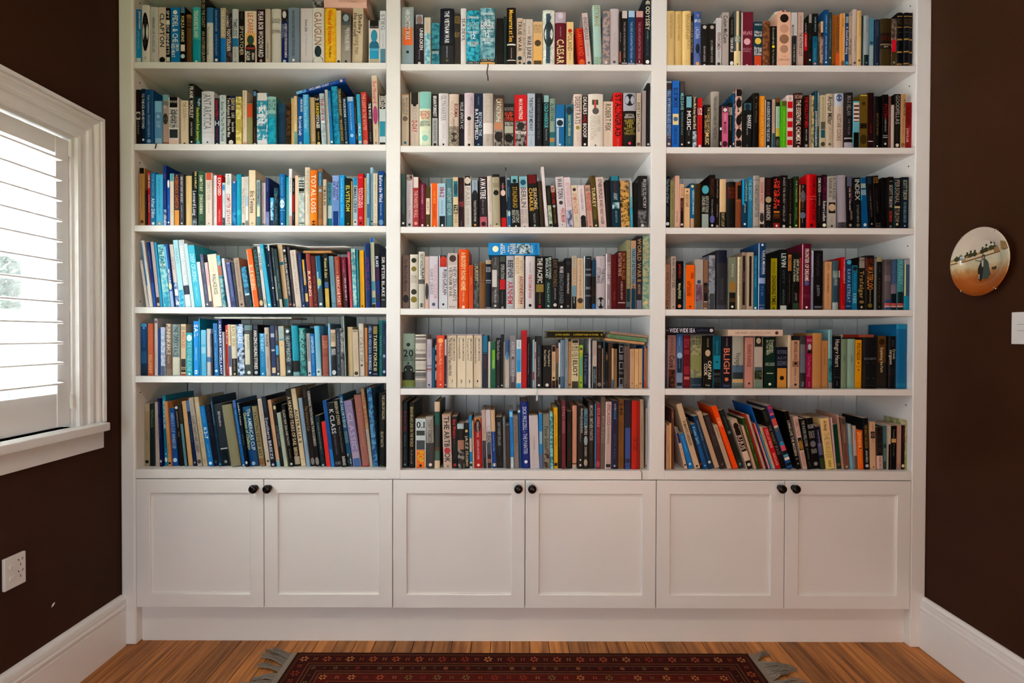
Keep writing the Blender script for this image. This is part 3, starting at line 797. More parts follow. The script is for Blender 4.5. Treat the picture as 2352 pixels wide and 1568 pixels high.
# ------------------------------------------------------------------ the books
# One line for each book, measured off the photograph. Header: crop origin x y, scale, shelf, bay, foot of the books.
# Then: spine left, right, top, colour [h = hardback, L = lean at the top, ~ second mottled colour, > colour at the foot]; printed items:
# b band, c stripe (x0 x1 y0 y1), o emblem, f portrait, t / t1 / t2 / s lettering along the spine, h lettering across it. Two plain top-row middle-bay books are added for their neighbours' cover sides.
BOOKS = '''
@ 300 0 7.84 1 L 1105
48 194 175 0f6fb0 >1aa0c8; t2 205 505 f4f4f0 JONATHAN; s 540 850 9fc8dc JAMES HAMILTON; b 1010 1100 cfd6d4
200 345 100 dcd9d4 h; o 225 895 17110f; s 300 790 5a5552 THE EMPTY ROOM; s 985 1030 8a8680 G
350 500 135 c9c8c6 h; s 315 915 56606e MEMOIRS OF A LONG LIFE; s 1045 1065 666666 ==
503 637 135 d9cbbd; t 240 810 33302c CLAPTON; o 980 1080 161616
638 720 150 151413; t 195 330 e8e4dc SPY; b 355 435 e8e4dc; t 450 945 e8e4dc KIT BENNETTS; b 990 1065 dcd8d0
722 893 138 1687c4; o 185 260 ffffff; t 275 735 ffffff !FIDEL & CHE; t1 755 985 ffffff RED HEAT; t2 755 880 e0f0f8 SIMON
898 995 130 181514; b 130 235 5d86a0; t 290 740 e8dfa8 FORZA AMONS; b 790 905 e2d6c8; o 955 1030 b8d8dc
1000 1105 265 6d5030 h; b 420 435 4a3218; b 470 500 4a3218; b 270 330 94703f
1110 1265 140 3fb9bd h; b 690 1090 15a4b0; t 195 660 e6e0c0 !TREASURE ISLAND; o 1040 1080 d8f0f0
1268 1360 -60 171513 L6; t -40 470 b5ad90 LIFE ON THE COAST; t 540 1105 b5ad90 AN AUTOBIOGRAPHY
1365 1490 145 b9d3e0 h; b 145 400 3f7fae; b 415 1105 d9d7d0; t1 470 950 7c807e The Lost Letters of Islands
1490 1610 150 0f4f80; s 190 560 b0c8d8 DUNCAN WALKER; s 610 980 a8c4d4 DAVID McTAGGART; o 1030 1080 e8e8e8
1612 1718 150 c0b9a6 h; b 670 1105 1a86cc; t 190 640 e0d9c4 ISLANDS
1722 1825 240 2d3440 ~7a6668; t1 280 480 f0ece4 !ARMED; t 520 900 f0ece4 FOOTSOLDIER
1828 1945 170 cfd4d8 h; t 340 640 5f7888 TIMELESS; b 670 815 2c8abc; s 830 1000 888888 STEEL HOUSE; o 1070 1100 222222
1948 2055 210 141313; t 460 960 d8ceb4 !SPYCATCHER; s 230 350 807868 WRIGHT; o 1070 1105 c8c0a8
2058 2270 205 e8dcca; b 590 870 f0c06c; t 240 590 e0762e LE CARRE; f 620 880 3d5a55 2a2f30; b 880 1105 26282a; h 835 870 e05030 THE BIOGRAPHY; t1 900 1060 f0ece4 ADAM; t2 930 1050 f0ece4 SISMAN
@ 590 0 7.84 1 L 1115
0 148 175 43172f >1c1014; t 215 1010 f0ece8 PEAR BOB WOODWARD; o 1045 1095 c0a8a0
150 253 168 b9b0a2 h; b 168 1115 c8c0b4; s 775 1040 55504a REPORTER
255 440 172 d3d2ca h; h 330 375 8f8f86 Carlo; h 380 415 8f8f86 Bailey; h 530 590 80807a EDWIN
445 560 185 152f73 h; b 185 390 24202a; f 205 390 d8d4d0 c8c4c0; t2 425 1005 e4e8f0 ROBERT LOUIS STEVENSON IN SAMOA; t1 430 670 a8b8d8 JOSEPH FARRELL; o 1040 1095 b8d4e8
568 775 150 8193a4 h; s 200 1000 2e3a46 HIS FRENCH MISTRESSES OF MAURIZIO; o 1045 1090 f4f4f4
778 1000 155 dbd6d8; t 350 560 3c3a3c Steve Jobs; s 590 970 b0aaae by Walter Isaacson
1002 1218 155 dcdad2 h; t 230 800 a88068 GAUGUIN; f 810 1115 2a3c46 20282c
1222 1428 160 eeb40e h ~f0c830; t 190 770 d05018 Wives of Byzantium; t 810 1010 6a5420 Philip Mann
1430 1518 195 d3cfc2; b 190 1080 e2cfae; o 1060 1110 50504c
1520 1703 250 6b6861 >a8a298; b 255 450 3c4448; f 260 450 9fb0b4 5a6468; t2 500 900 e4e0d8 PERSONAE HISTORIC; s 540 900 d8d4cc KATHARINE PARR; o 1065 1105 222222
1703 1900 145 d6c8ae L20; t2 250 590 4c4238 Shelley; t 600 940 94866e young man; t1 230 640 5c5244 the pursuit
2015 2215 370 e0dbd4; b 370 510 20201f; h 470 500 8a8a86 LORD JONES; f 530 850 3c9ab8 2a7a98; b 850 1035 2aa0c4; h 860 895 90c8dc MISTER MANDELA; b 1035 1115 c0b49c
2218 2325 200 d3d6d8; t 260 530 8c969c STIEG; b 860 1115 5a8c9c; s 600 840 b0b8bc FOUNTAIN
@ 915 0 7.84 1 M 1130
45 275 135 9aa8a8; b 480 640 d8824a; b 640 780 e2763a; b 780 1115 93a8b0; t 180 690 ece4dc HIROHITO'S WAR; s 350 690 7a4a30 THE PACIFIC WAR; o 870 920 2c3c44
298 462 270 2c2830; b 270 430 a0a4ae; f 285 500 8c7a70 3a3638; t2 500 860 e8e4e8 !UNBROKEN; s 860 1020 9c98a0 LAURA HILLEN; o 1060 1110 d0ccd0
465 585 320 c9c0ae; b 590 1130 5fa4bc ~a8ccd4; s 400 560 9a9688 ATLANTIC
590 742 420 1f7284 ~55a4b4; h 730 850 4c98a0 STORIES; b 850 890 1c4c58; h 880 930 d8e4e4 WAR AT SEA
755 1005 165 16202e h >22303e; b 790 1130 33363a; t 210 760 e4e8ec !THE VIETNAM WAR; s 810 1010 c0c4c8 CHRISTOPHER GOSCHA; o 1030 1080 6c6a48; b 770 795 0c1016
1005 1118 255 3e3a34 h; h 300 420 a08c5c BATTLE CRUISE; h 570 650 a08c5c NEIL BOYD; h 1090 1120 887a54 ORION
1125 1225 160 d6d4d4 h; t 335 730 6c6e70 !SEA DEVIL
1222 1470 200 11738a h ~3eb4c8; h 290 340 ece8dc Commando; h 400 460 a8d4d8 ANZACS; h 465 530 b0d8dc AT WAR; h 560 600 f0ece0 THE BEST; h 610 690 ffffff 12; h 740 790 f0ece0 WAR STORIES; h 795 825 e8e4d8 EVER!; b 1075 1120 102028; h 1085 1115 c8c4b4 CARLTON
1470 1740 155 4a8594 h ~8ab8c0; h 230 275 ece8dc Commando; h 350 390 e8e8e0 THE; h 395 470 e8e8e0 !DIRTY; h 450 515 e8e8e0 !DOZEN; h 540 575 d8e4e0 THE BEST; h 580 655 ffffff 12; h 670 730 d8e4e0 COMMANDO BOOKS; h 740 770 d8e4e0 EVER; b 1030 1080 101a20; h 1035 1065 c8c4b4 CARLTON; b 1085 1130 d8aa64
1765 1895 335 14110f
1897 1948 300 16383a
1955 2120 150 241c18 h L-20; t 190 730 e0b848 Monsarrat at Sea; b 760 785 e8e4dc; s 830 1010 b8b4ac THE MASTER MARINER; b 1030 1045 e8e4dc
2135 2290 330 ccb9a4; t 375 885 4c4440 !TRUE WAR; s 500 740 8a7c70 A HISTORY; o 960 1030 1a3c50; o 1050 1090 222222
@ 1205 0 7.84 1 M 1150
-78 15 350 c9bcb2; t 400 1000 6c6862 BORIS BUDWIN; o 1080 1140 1c5060
20 148 350 cbc0b6; t 640 1030 3c4042 !WAR JUNKIE; s 470 610 5c5854 Jon Steele; o 1070 1150 2c3c50
150 322 395 d1b48c >dcae60; h 450 590 a8906c WESTERN HISTORY; o 710 820 5c4a34; b 1065 1150 5c4830
325 540 195 c3ccc0 h ~dce0d4; c 385 460 255 1115 4a6478; t 300 1080 344858 The Lessons of History; o 390 830 30403c
545 745 225 6e1f30 h; b 230 415 b8acb8; f 240 400 d0c8d0 b8b0bc; t 700 1110 ecd8a0 CAESAR; s 480 650 d0a8b0 ADRIAN GOLDSWORTHY
755 880 400 dcc190; o 520 590 c0401c; t 600 905 96784c !POLAND; s 930 1060 a08458 JAMES MICH
965 1110 510 b3170a h L-60; t 520 980 d86020 !SAMARKAND; o 1040 1140 d86830
1115 1215 235 c9bcba L-140; t 310 700 7c6464 !ENSCHEDULE; s 740 980 908484 JAMES BUCHAN; o 1070 1110 3c3838
1255 1400 100 a9c4bc h L-40; t 110 470 a09c70 BECKMANS; h 990 1120 90a890 BBC
1405 1535 205 6c7480 ~b09a90; s 450 720 9ca8b4 THE CLOUD; o 1080 1130 d0ccc8
1535 1700 170 c9c2c4 h; s 560 980 b0a8aa THE LIFE AND LETTERS; o 1050 1100 6c686a
1702 1740 215 201614; s 440 880 dcd4cc ONE RED LINE; b 910 1100 b06848
1742 1855 200 1a1817; b 200 330 c8c0bc; s 390 1020 a8a4a0 THE LORD & MOUNTBATTEN YEARS; h 1045 1080 e0e0dc 1; h 1095 1120 e8e4e0 DIANA
1855 1990 200 0f4f7c; b 200 310 a8c4d8; s 390 1020 a0c0d4 THE LORD & MOUNTBATTEN YEARS; h 1045 1080 e0e0dc 2; h 1095 1120 e8e4e0 DIANA
1992 2145 205 611526; b 205 310 d0a8a4; s 390 1020 c09098 THE LORD & MOUNTBATTEN YEARS; h 1045 1080 e0e0dc 3; h 1095 1120 e8e4e0 DIANA
2155 2290 -95 10222c; t -80 525 d8d4bc !THE ODYSSEY; s 540 690 7c9498 HOMER; s 700 980 54686c ILLUSTRATED; o 1050 1115 e8e4dc
@ 1525 0 7.84 1 R 1140
50 195 205 bea878 h; s 260 680 94845c COLLECTED POEMS; s 1060 1080 a08c60 ====
200 325 210 c2aa74 h; s 270 710 84744c COLLECTED STORIES; s 1060 1085 a08c60 ====
328 482 208 cdb47e h; t2 260 860 a89460 SECOND SERIES; s 280 690 8c7a50 COLLECTED; s 1060 1085 a08c60 ====
483 530 290 151c24; t 380 900 b0a890 !THE DOGS AND THE WOLVES
530 665 215 3c5e94 h >5a6a9c; h 350 400 c0c8d8 IRIS; t 480 680 a8b4cc LACUNA; f 760 1010 1c2438 1c2438; o 1070 1130 c89a58; h 265 320 c89088 Y
668 790 440 171412; s 800 1060 a8a49c GRAHAM GREENE; o 460 520 b0aca4; o 1100 1130 e0dcd4
795 930 430 14120f; s 800 1060 a8a49c GRAHAM GREENE; o 460 520 b0aca4; o 1100 1130 e0dcd4; s 700 860 b0aca4 LE LIVRE
935 1035 330 b3b2b2; t 570 850 6c3c40 !FENWOMEN; s 880 1010 5a5658 MARY; o 1060 1110 2a2828
1045 1172 228 a39c96; t 280 740 4a4644 Colum McCann; o 1110 1150 6a6664
1175 1258 318 16140f; s 360 600 90887c FRANK MCGUIN; t 650 900 e0dcd0 TERRIBLE; o 1050 1120 dcd8cc
1260 1385 200 4c5450 h; c 1295 1340 210 880 c4b690; b 880 1150 c8b890; o 620 740 90a098; o 1090 1115 302c28
1388 1605 220 6b1d30; c 1388 1412 230 1150 d8ccc8; h 540 580 c08c98 SHE ART; h 570 605 c08c98 DEVIATES; o 660 770 c8a0a8; h 820 855 a87884 WOLF; h 855 890 a87884 HALL; o 1090 1125 c8a0a8
1612 1770 395 16404e; b 960 1150 b8481c; h 430 460 c0d0d0 WINNER OF; h 545 590 d8dcd4 Hilary; h 595 640 d8dcd4 Mantel; o 665 770 d8b050; h 810 860 e0d8cc Bring; h 855 900 e0d8cc Up the; h 900 950 e0d8cc Bodies; o 1110 1145 e8e0d8
1775 1905 385 8c5d3c h ~5c3820; s 430 700 5c3c24 WOOD; s 1110 1150 c0b8b0 NAVY
1905 2035 475 14160f; s 500 780 b0b4a8 Scoundrels; o 790 835 c8c020; s 860 1110 a8a498 Far from Here
2040 2280 220 cba791; o 255 400 241c18; o 430 580 b8917c; o 600 760 8c6c54; o 780 920 a4826c; h 960 990 b48c74 THE; h 1010 1050 a8826c LUMINARIES
2285 2400 230 b8b8b6; b 620 1150 2c2a28; t1 440 640 4c5454 !MODERN; s 760 1060 a8a49c THE MUSEUM
@ 1815 0 7.84 1 R 1165
135 238 225 bba49b; t 570 970 3c3434 !THE AUTHOR'S CUT; s 290 540 8c7870 BIRMINGHAM
240 318 370 140f0e; b 585 880 b01014; s 420 590 d8d4cc LEXUS; s 600 840 e8c8c0 KERBER; b 880 1130 4a0c0c
320 388 265 1c201e; b 265 410 8c8880; s 600 700 585c58 SCHAMA; o 1030 1060 c8c8c0
390 500 250 0d100e; b 640 1165 0a6486; s 310 560 90b0b8 NORWICH; s 670 750 0c3040 VENICE; s 850 1060 70a8bc Gateway to Glory; o 1090 1130 c88c80
545 600 390 a58b76 ~6c5040; b 390 580 bca68a; b 580 650 201c18
600 685 180 0a4f80 L-30; s 270 580 a8c8d8 LINDEN HILLS; s 640 1050 c8dce4 MICHAEL MANDERSON; o 1080 1115 d0e0e8
688 750 230 30474c h; s 260 960 7c9498 THE PALM TREE COAST; o 1000 1030 a0b0b0
752 812 275 8c5a24; s 300 900 5c3814 GREAT HARBOUR; o 1100 1130 5c3814
815 892 275 94602a; b 920 1165 c05a20; t 300 900 5a3c18 GREAT WOODEN CLIPPERS
900 985 245 c39a72; c 900 935 260 1160 e08a14; s 340 480 2c2418 BUCHAN; o 1060 1150 7a6048
988 1052 255 0f4a7c; t 470 940 d0d8e0 A Good Keen Gang; b 300 410 8c9ca4; o 1060 1120 4c9ab8
1055 1115 290 a8957e; t 680 950 443c34 !Off the Rails; o 1110 1150 6c5c48
1118 1198 175 b0a299 h L-30; s 630 900 7c706a CHARLES; o 1070 1110 443c38
1200 1280 195 c2a878 h; s 230 650 8c7848 !THE COMMODORE; o 1030 1070 6c5c38
1282 1318 290 1c302c; s 300 900 40544c DAWN
1320 1415 280 8a9496 h; b 960 1165 10242a; s 330 600 5c686c BRYCE; o 1085 1110 a0b0b0
1418 1510 325 55899c; b 800 1165 94a4a4; s 430 700 3c6c80 KINDNESS; o 720 780 2c5468
1512 1610 355 1c2c40 h; s 390 660 587084 MAINSAIL; o 1110 1130 90a0ac
1615 1815 345 3e3218 h; b 590 860 14100c; b 775 795 887c60; h 640 720 5c1810 DAUDET TALES; h 810 840 a8a48c 1897
1820 1918 345 8c7c70 ~4a4038; b 700 900 b81830; b 900 1165 4c3c20; s 420 660 3c3430 MADMEN; o 1060 1100 809068
1920 2030 235 0b1018 h; b 290 306 8c7038; b 475 492 8c7038; b 680 705 94783c; b 895 920 94783c; b 1100 1125 8c7038; h 340 440 5c4a28 VOL I; h 560 580 78683c ==
2032 2148 235 0c141e h; b 290 306 8c7038; b 475 492 8c7038; b 680 705 94783c; b 895 920 94783c; b 1100 1125 8c7038; h 340 440 5c4a28 VOL II; h 560 580 78683c ==
2150 2270 235 0c1420 h; b 290 306 8c7038; b 475 492 8c7038; b 680 705 94783c; b 895 920 94783c; b 1100 1125 8c7038; h 340 440 5c4a28 VOL III; h 560 580 78683c ==
@ 300 170 7.84 2 L 1240
85 185 285 1a1312; s 310 640 5c2a24 THE ENDURANCE; b 670 805 c8c4c0; o 690 780 2c2c2c; s 830 1060 a8a49c DAVID HALER
190 265 270 0f2f4c; t 350 960 d8e0e4 !TO THE ICE AND BEYOND; o 1130 1170 d8e0e4
268 420 285 0f5482 h; s 390 700 b8ccd8 Polar Castaways; s 730 1120 a4bccc RICHARD McELREA; o 1150 1220 88a8bc
425 575 490 6a9cc4; b 490 680 8cc0dc; b 1125 1240 98bcd0; h 720 780 c8dcec A; t 830 950 a8c8e0 SHIP
580 690 375 a8a29c h >c0a494; b 380 480 7cb0b8; b 490 570 888884; h 560 610 d8d4d0 IL; o 700 890 4c4844; b 1195 1215 9c5a48
690 865 420 dcd8d4; b 420 600 1c1a18; h 480 520 d0ccc0 THE WORST; t2 630 950 40464c !THE WORST; t 630 950 40464c JOURNEY IN; t1 630 950 40464c THE WORLD; b 980 1130 3c4448; b 1150 1240 e0c8bc
905 1045 480 dccdb4; t 510 770 a4977c !THE SOUTH; s 780 1000 b8aa90 ERNEST SHACKLE; o 1200 1245 6c6450
1050 1158 180 24241f h; t 230 780 e8e4dc FRANK WORSLEY; s 850 1090 d8d4cc JOHN THOMSON; o 1180 1210 e8e8e8
1160 1280 410 163a4c >2a6a48; t2 450 580 d0dcdc Rugby; t 600 1180 dcdc58 Shackleton's Boat Journey; o 1180 1240 6cb0c0
1280 1510 320 d6d7dc h; t 370 980 8c9096 ANTARCTICA; b 1035 1042 a8acb0; h 1100 1120 b0b4b8 =====; o 1190 1220 4c4c50
1512 1605 440 20344c; t 470 810 c03030 Edmund Hillary; h 830 910 d8dce0 H; s 940 1160 a83438 NOTHING VENTURE; o 1210 1250 e0e0e0
1605 1722 385 c3d2d2 h; t 500 1180 48585c !Across The Top Of The World; b 1200 1240 d8dcd8; h 410 440 708488 II
1725 1895 395 181412; c 1800 1890 400 650 24347c; t2 440 640 e0c838 KENYAN; t1 430 1110 e4e0d8 Two Rolypos & Elfins for Men; t2 690 780 d0ccc4 LUKE; t2 850 1020 d8d4cc Sam Smith; o 1160 1260 d8d4d0
1895 2008 410 c4b060 ~e4d890; h 440 480 98a078 FL; b 520 560 a89848; b 800 1000 b8ac50
2010 2098 300 dccfb8; s 330 740 7c6c58 And where do you think; s 750 960 b87868 you are from; o 1180 1250 d8a898
2100 2200 530 98966c h; b 545 770 c85a30
2202 2275 290 241c20 h; o 310 400 5c8cac; s 430 900 4c2c2c THE WOLF; s 930 1180 94784c GALLOWAY; o 1200 1230 e0e0e0
@ 590 170 7.84 2 L 1270
0 195 345 d0d6da ~2c98b0; t 590 890 f0f4f4 Scott; b 930 990 2c8498; b 345 480 d8d4d0; b 1180 1270 dcdcdc
200 355 415 4c98a4 h; b 415 720 98c0bc; h 470 650 3c8480 SEA ICE; b 790 1270 0c8ca4 ~28a8bc
365 525 545 1f4258 h; b 545 700 264e66
530 610 520 745638 ~1c120c; t 540 1250 241408 VIKING CONTROL ADVENTURES
610 672 410 cdb07c L-45; b 410 440 1c5c84; s 480 1200 a4884c SAIL THE ENDLESS
675 730 400 d8c094 L-45; b 1030 1260 6ca4a0; s 450 1000 a89064 RUNNING SEA
740 842 420 0b5a94 L-45; t2 460 680 d8e4ec MARK MOODE; t 760 1100 dce8f0 My Lovely Lady; o 1210 1260 7cb4d4
845 955 370 4ca4cc L-45; t 390 990 a0d4e8 Hobie Down Under; b 1050 1270 2c9cc0
960 1062 425 c8b088 h L-40; b 1205 1225 b09468
1072 1165 380 16130f L-45; t 430 480 d8d4cc 2; t 520 740 d8c03c !SUNKEN; t 740 970 e8e4dc !VOYAGES; s 1040 1190 d0bc40 PACIFIC; o 1215 1270 e0d490
1170 1260 350 9cb4bc L-50 ~b8ccd0; t 440 840 c83838 !THE WAVE; s 900 1220 b84850 CASTAWAY; b 850 880 d8e0e0
1265 1325 285 d4d0c4 h L-60; s 380 1000 a8a49c THE LOST OCEAN
1328 1385 300 0e7cb0 L-55; s 340 840 a8d4e4 Beyond the Reef; o 1200 1240 d8ecf4
1388 1510 226 0a7ea4 h L-80 ~28a8c4; s 240 560 2ca0c0 FREEDOM; s 780 1060 0a5c80 BLUE WATERS
1512 1580 260 4e4630 L-70; t 280 750 b8ac88 !TRANSPARENT; t 820 1200 b8a468 WADE DOAK
1582 1655 430 11415c L-45; t 450 780 d0dce0 WADE DOAK; s 800 1180 b8c8cc A Burning Wreck; o 1200 1240 a0b8c4
1660 1785 410 0b82c8 L-45; b 410 490 a8bcc8; s 520 1000 c8e4f4 The Secret Life of our Small River; o 1060 1120 a8d8f0
1788 1828 440 2c241e L-45; s 480 1000 a89c8c THE ADVENTURERS; s 1040 1200 c0a870 ROBIN
1830 1902 365 2a9cbc L-40; s 420 830 80cce0 Sea Swell; t 880 1110 c8e8f0 !ORCA; o 1190 1240 e0c8c8
1905 2010 325 c24438 L-40; t 360 1000 e0a498 THE LIGHT IN THE WATER; o 1170 1260 d89080
2015 2090 500 1c1817 L-20; t 530 800 e0dcd8 !THE WAVE; s 830 1000 a04048 SUSAN; s 1030 1200 a8a4a0 CASEY
2100 2200 30 ccbba4 L-35; t 130 520 d0506c !Surfboard; o 570 900 b04880; s 990 1130 94846c Ben Marcus; o 1215 1240 4c4438
2205 2325 375 c3ccce; b 375 630 201e1c; h 400 490 d8d4cc SURFING; h 500 590 c8c4bc BIG; o 590 620 d8d4cc; b 850 1120 3494a8; b 1225 1260 282624
@ 915 180 7.84 2 M 1200
60 190 280 b8ab98; t2 350 660 84796a MADELEINE; t1 360 640 84796a ALBRIGHT; o 670 760 6c6458; s 780 1140 b0a498 PRAGUE WINTER; o 1110 1160 3c7084; b 280 300 a87c58
215 375 250 cbbdb0; b 250 460 34302c; t 510 730 b0a8a0 BEEVOR; t 740 940 a83030 !D-DAY; s 960 1130 a89c90 THE BATTLE; o 430 500 2c2826
380 590 248 d6dac4 h ~c8d8c4; b 255 540 8cc0b8; h 580 640 c85848 !SECOND; h 640 690 c86450 !WORLD; h 690 730 c86450 !WAR; h 750 795 54605c ANTONY; h 800 840 54605c BEEVOR; o 990 1100 90c8bc
600 720 285 232120; b 705 1200 a4a6a6; t 320 680 e4e0dc BRIAN FORREST; t 740 1100 3c3c3c !THE TASTE OF BATTLE; o 1140 1190 242424
725 905 278 ccc9ca h; t 320 760 a09ea2 GLYN HARPER; s 820 1080 b4b0b2 DARK JOURNEY; o 1150 1185 3c3c3c
915 1090 290 c8b9aa h; b 850 1200 a49c8c ~7c7468; t2 460 700 8c2c28 !BURMA; t1 410 830 b8aca0 FRANK McLYNN; o 960 1130 48423c; s 700 860 5c3430 CAMPAIGN
1095 1190 290 24242a; t 420 880 c8c8cc WILLIE APIATA VC; b 940 1200 30303c
1190 1365 270 c4b6be h >cfc8c4; t2 320 640 b4a0b0 JAMES HOLLAND; o 680 750 302c30; t 780 1100 c0a890 !FORTRESS MALTA; o 1150 1195 1c1c1c
1365 1520 275 1a2f48; t1 545 1070 dce4ec !BATTLEFIELD; t2 600 1010 b8c8d8 !BEYOND THE; s 330 470 8ca0b4 GERALD BRIDGE; o 1140 1170 8098ac
1525 1705 278 d4cec8 h; b 280 790 b8b0a6; b 980 1200 b4aca4; s 330 750 c8c2ba LIFE TIMES; s 990 1140 989088 CHILL
1715 1895 310 3a2a24 >b8b0a8; b 780 900 c08868; b 900 1200 a09890 ~3c3834; t 370 770 e4dcd0 !CATASTROPHE; t2 370 770 c09850 MAX HASTINGS; o 930 1100 2c2826
1897 2085 460 211e1d; h 520 580 8c8880 MAX HASTINGS; h 600 655 d04c28 ALL HELL; h 655 700 d04c28 LET; h 700 750 d04c28 LOOSE; h 770 830 c8c4bc THE WORLD AT WAR; b 840 960 a8a898; b 960 1200 3c3a34 ~8c8a80; o 980 1120 1c1a18
2085 2320 300 c00c14; t 370 720 f0dcd8 MAX HASTINGS; b 750 1200 989490 ~302c2c; h 920 970 e0dcd8 VIETNAM; o 770 900 302c2a
@ 1205 180 7.84 2 M 1210
45 185 275 aebac6; t 345 935 2c3c4c !THE BATTLE OF MIDWAY; b 1000 1010 8c98a4; s 1050 1180 8c98a4 SYMONDS
187 320 278 192126 h; s 350 1080 5c6468 !THE SECRET WAR AND THE BIT
335 448 305 1e282c; b 310 430 8cb0b0; t 450 880 5cb0b4 !COLD HARBOUR; s 900 1100 8c9c9c FRANCIS PIKE
448 552 370 90a294 h; b 950 1050 306c6c; t 450 760 2c443c ALAN EVANS; t2 420 780 60a09c Fire Power; b 1060 1120 b8824c; b 1120 1210 4c8c90
552 718 475 0d6ea0; b 715 860 c8d4d8; o 740 850 183848; c 575 615 870 1210 a8b8bc; o 1150 1190 c8dce4
735 878 475 2d6e82; o 510 650 1c3c50; t 660 1020 b8c4a0 !FORGOTTEN SUBMARINE; s 1060 1150 b8b878 PAUL WATKINS
880 1030 290 d2c4ba h; t 335 810 7c665c !DESERT RATS; o 840 910 9c8c3c; s 950 1110 a8988c JOHN PARKER
1035 1140 325 1b1716; t 340 640 e0dcd4 !DEALERS; t 655 790 a02028 !AND; t 800 1040 e0dcd4 !BOOOF; o 1140 1180 d8d4cc
1140 1410 288 d4cdc3 h; c 1210 1320 390 480 3c5c4c; c 1245 1285 390 540 b85848; o 530 645 64605c; t2 670 950 b0a89e ROBERT FISK; t 670 1030 bcb4aa THE GREAT WAR FOR; t1 670 1080 bcb4aa CIVILISATION; o 1170 1200 54504c
1415 1590 420 d0c0b0; t 465 930 685c50 ROBERT FISK; s 950 1140 b8a898 PITY THE NATION; o 1190 1210 3c3834
1595 1765 265 c41a16 h; t 300 1020 241414 !STALINGRAD; s 1060 1200 e87060 BEEVOR
1770 2005 268 17130f h; b 270 585 a8acb4; o 290 500 1c2438; h 640 675 c8c4bc GITTA; h 680 715 c8c4bc SERENY; h 735 775 a89c48 ALBERT; h 780 820 a89c48 SPEER; h 825 870 a89c48 HIS; h 875 910 a89c48 BATTLE; h 920 955 a89c48 WITH; h 965 1005 a89c48 TRUTH; o 1130 1180 d04460
2010 2095 270 c0b6a6; t 430 940 544c44 !SHORT BATTALION; s 290 400 948a7c AUSTRAL; o 1130 1190 6c6458
2110 2185 225 9c9492
2200 2270 90 191a1c; s 200 700 34363a PACIFIC; o 1130 1170 c0c0c0
@ 1525 180 7.84 2 R 1215
40 140 50 3a5a84 h; b 90 200 3a3438; b 60 85 9aa4ac; t 230 1060 8ca4c0 BILL WYMANS BLUES ODYSSEY; b 980 1215 4c4860; o 1130 1175 c0a890
145 275 45 0c66b4; t 170 510 0c2c54 !BLUE SMOKE; b 620 810 d0bc88; o 670 750 4c6c88; t 830 1150 0c2c54 !CHRIS BOURKE
280 380 60 1c1c1c; b 60 250 44423e; t 260 550 78b4bc !MILES DAVIS; s 580 980 6c9ca4 THE MAKING KIND OF BLUE; o 1130 1160 e0e0e0
380 505 310 0f1010; b 330 520 6ca0ac; t 580 910 d0d4d0 !MUSIC; s 930 1010 70746c EAR; o 1110 1150 a0a4a0
508 598 340 1c201f; t 330 900 c8b89c Dave McArtney Gutter Black; b 930 1215 50606c ~a0b0b8; o 1120 1150 d0d0d0
600 690 355 b40f16; h 530 640 e8d8d4 U2; s 690 930 740c10 THE ROAD; o 1150 1195 e8dcd8
720 835 480 1a1511; t2 520 960 c0a878 !THE CONCISE OXFORD; t1 660 960 c0a878 !IN YEARS OF; t 960 1150 c8b080 !MUSIC
840 995 245 9c988f h >6a6660; t 330 1060 403c38 !THE ROLLING STONES HIT THE DECKS
998 1040 490 161414; s 560 820 4c8088 ROCK; b 870 915 b0ccd0; o 1110 1180 a8a8a0
1042 1155 510 c06688; b 510 610 5c2438; o 535 600 e0ccd0; s 640 760 e8b0c4 REBEL; t 770 970 3c1c28 !MR NOBODY; o 1090 1190 481c30
1158 1235 445 131110; h 520 650 b8b4ac PUNK; s 670 910 8c8880 THE WHOLE STORY; o 1160 1190 d0d0d0
1238 1280 270 0c4c72; s 410 560 a8ccd8 WILD; o 1110 1150 c0b8a0
1280 1410 195 c2b09c L-15 ~14120f; c 1280 1318 200 1215 c08c90; b 200 320 14120f; o 360 520 1a1614; o 650 820 1a1614; o 870 1040 1c1814; b 1080 1180 1a1614
1415 1580 440 101314; b 450 620 3c6474; f 460 620 1c2c38 10181c; t2 650 890 c8ccc8 !SHAKEY; s 660 1000 909490 Neil Youngs Biography; s 1160 1200 808480 =
1600 1720 270 0c0d0e h; s 300 400 8c8c80 Y; s 430 780 706c5c The Wheels
1722 1812 320 c07a14; t 340 1180 e0a448 SONGBIRD CHRISTINE NASH
1815 1940 385 14202c; c 1815 1830 390 1215 c8c0b8; t 420 1100 b0b8bc !AN AUDIENCE BEYOND THE GUITAR; o 1160 1200 c0c8cc
1945 2005 380 b09c8c; b 950 1215 2e5a66; s 420 800 7c6c5c KEITH RICHARD
2008 2095 355 20221c h; b 360 430 6c4428; b 500 900 94aca0; s 540 840 60746c I'm Your Man; b 870 1010 a89848; o 1050 1180 54504c
2097 2210 410 4c9810; b 410 500 5c5030; s 560 1100 7cb848 GREEN FIELDS; s 1100 1180 88c050 ==
2212 2325 305 c4b4b0; b 415 530 b00c18; b 590 700 b00c18; b 755 860 b00c18; b 920 1020 b00c18; b 1075 1165 b00c18; s 340 400 5c5048 RED
@ 1815 180 7.84 2 R 1225
65 230 270 360d0f h; t 390 1150 d4c4b4 THE ESSENTIAL CHOMSKY; h 300 370 a89080 NOAM; o 1170 1210 b0a090
232 335 310 110e0d; t 330 870 b01818 !THE HOLLOW MEN; s 900 1100 b8b4ac NICKY HAGER; o 1160 1210 a09c94
340 385 300 94867a; s 380 520 4c4440 MICHAEL
385 435 310 6a7058 ~b8a878; t 400 640 2c2c20 WITNESS; s 780 1080 2c2c24 POLITICS
437 490 225 0c4456 h; t 580 1190 c8d4d0 JOHN KENNETH GALBRAITH
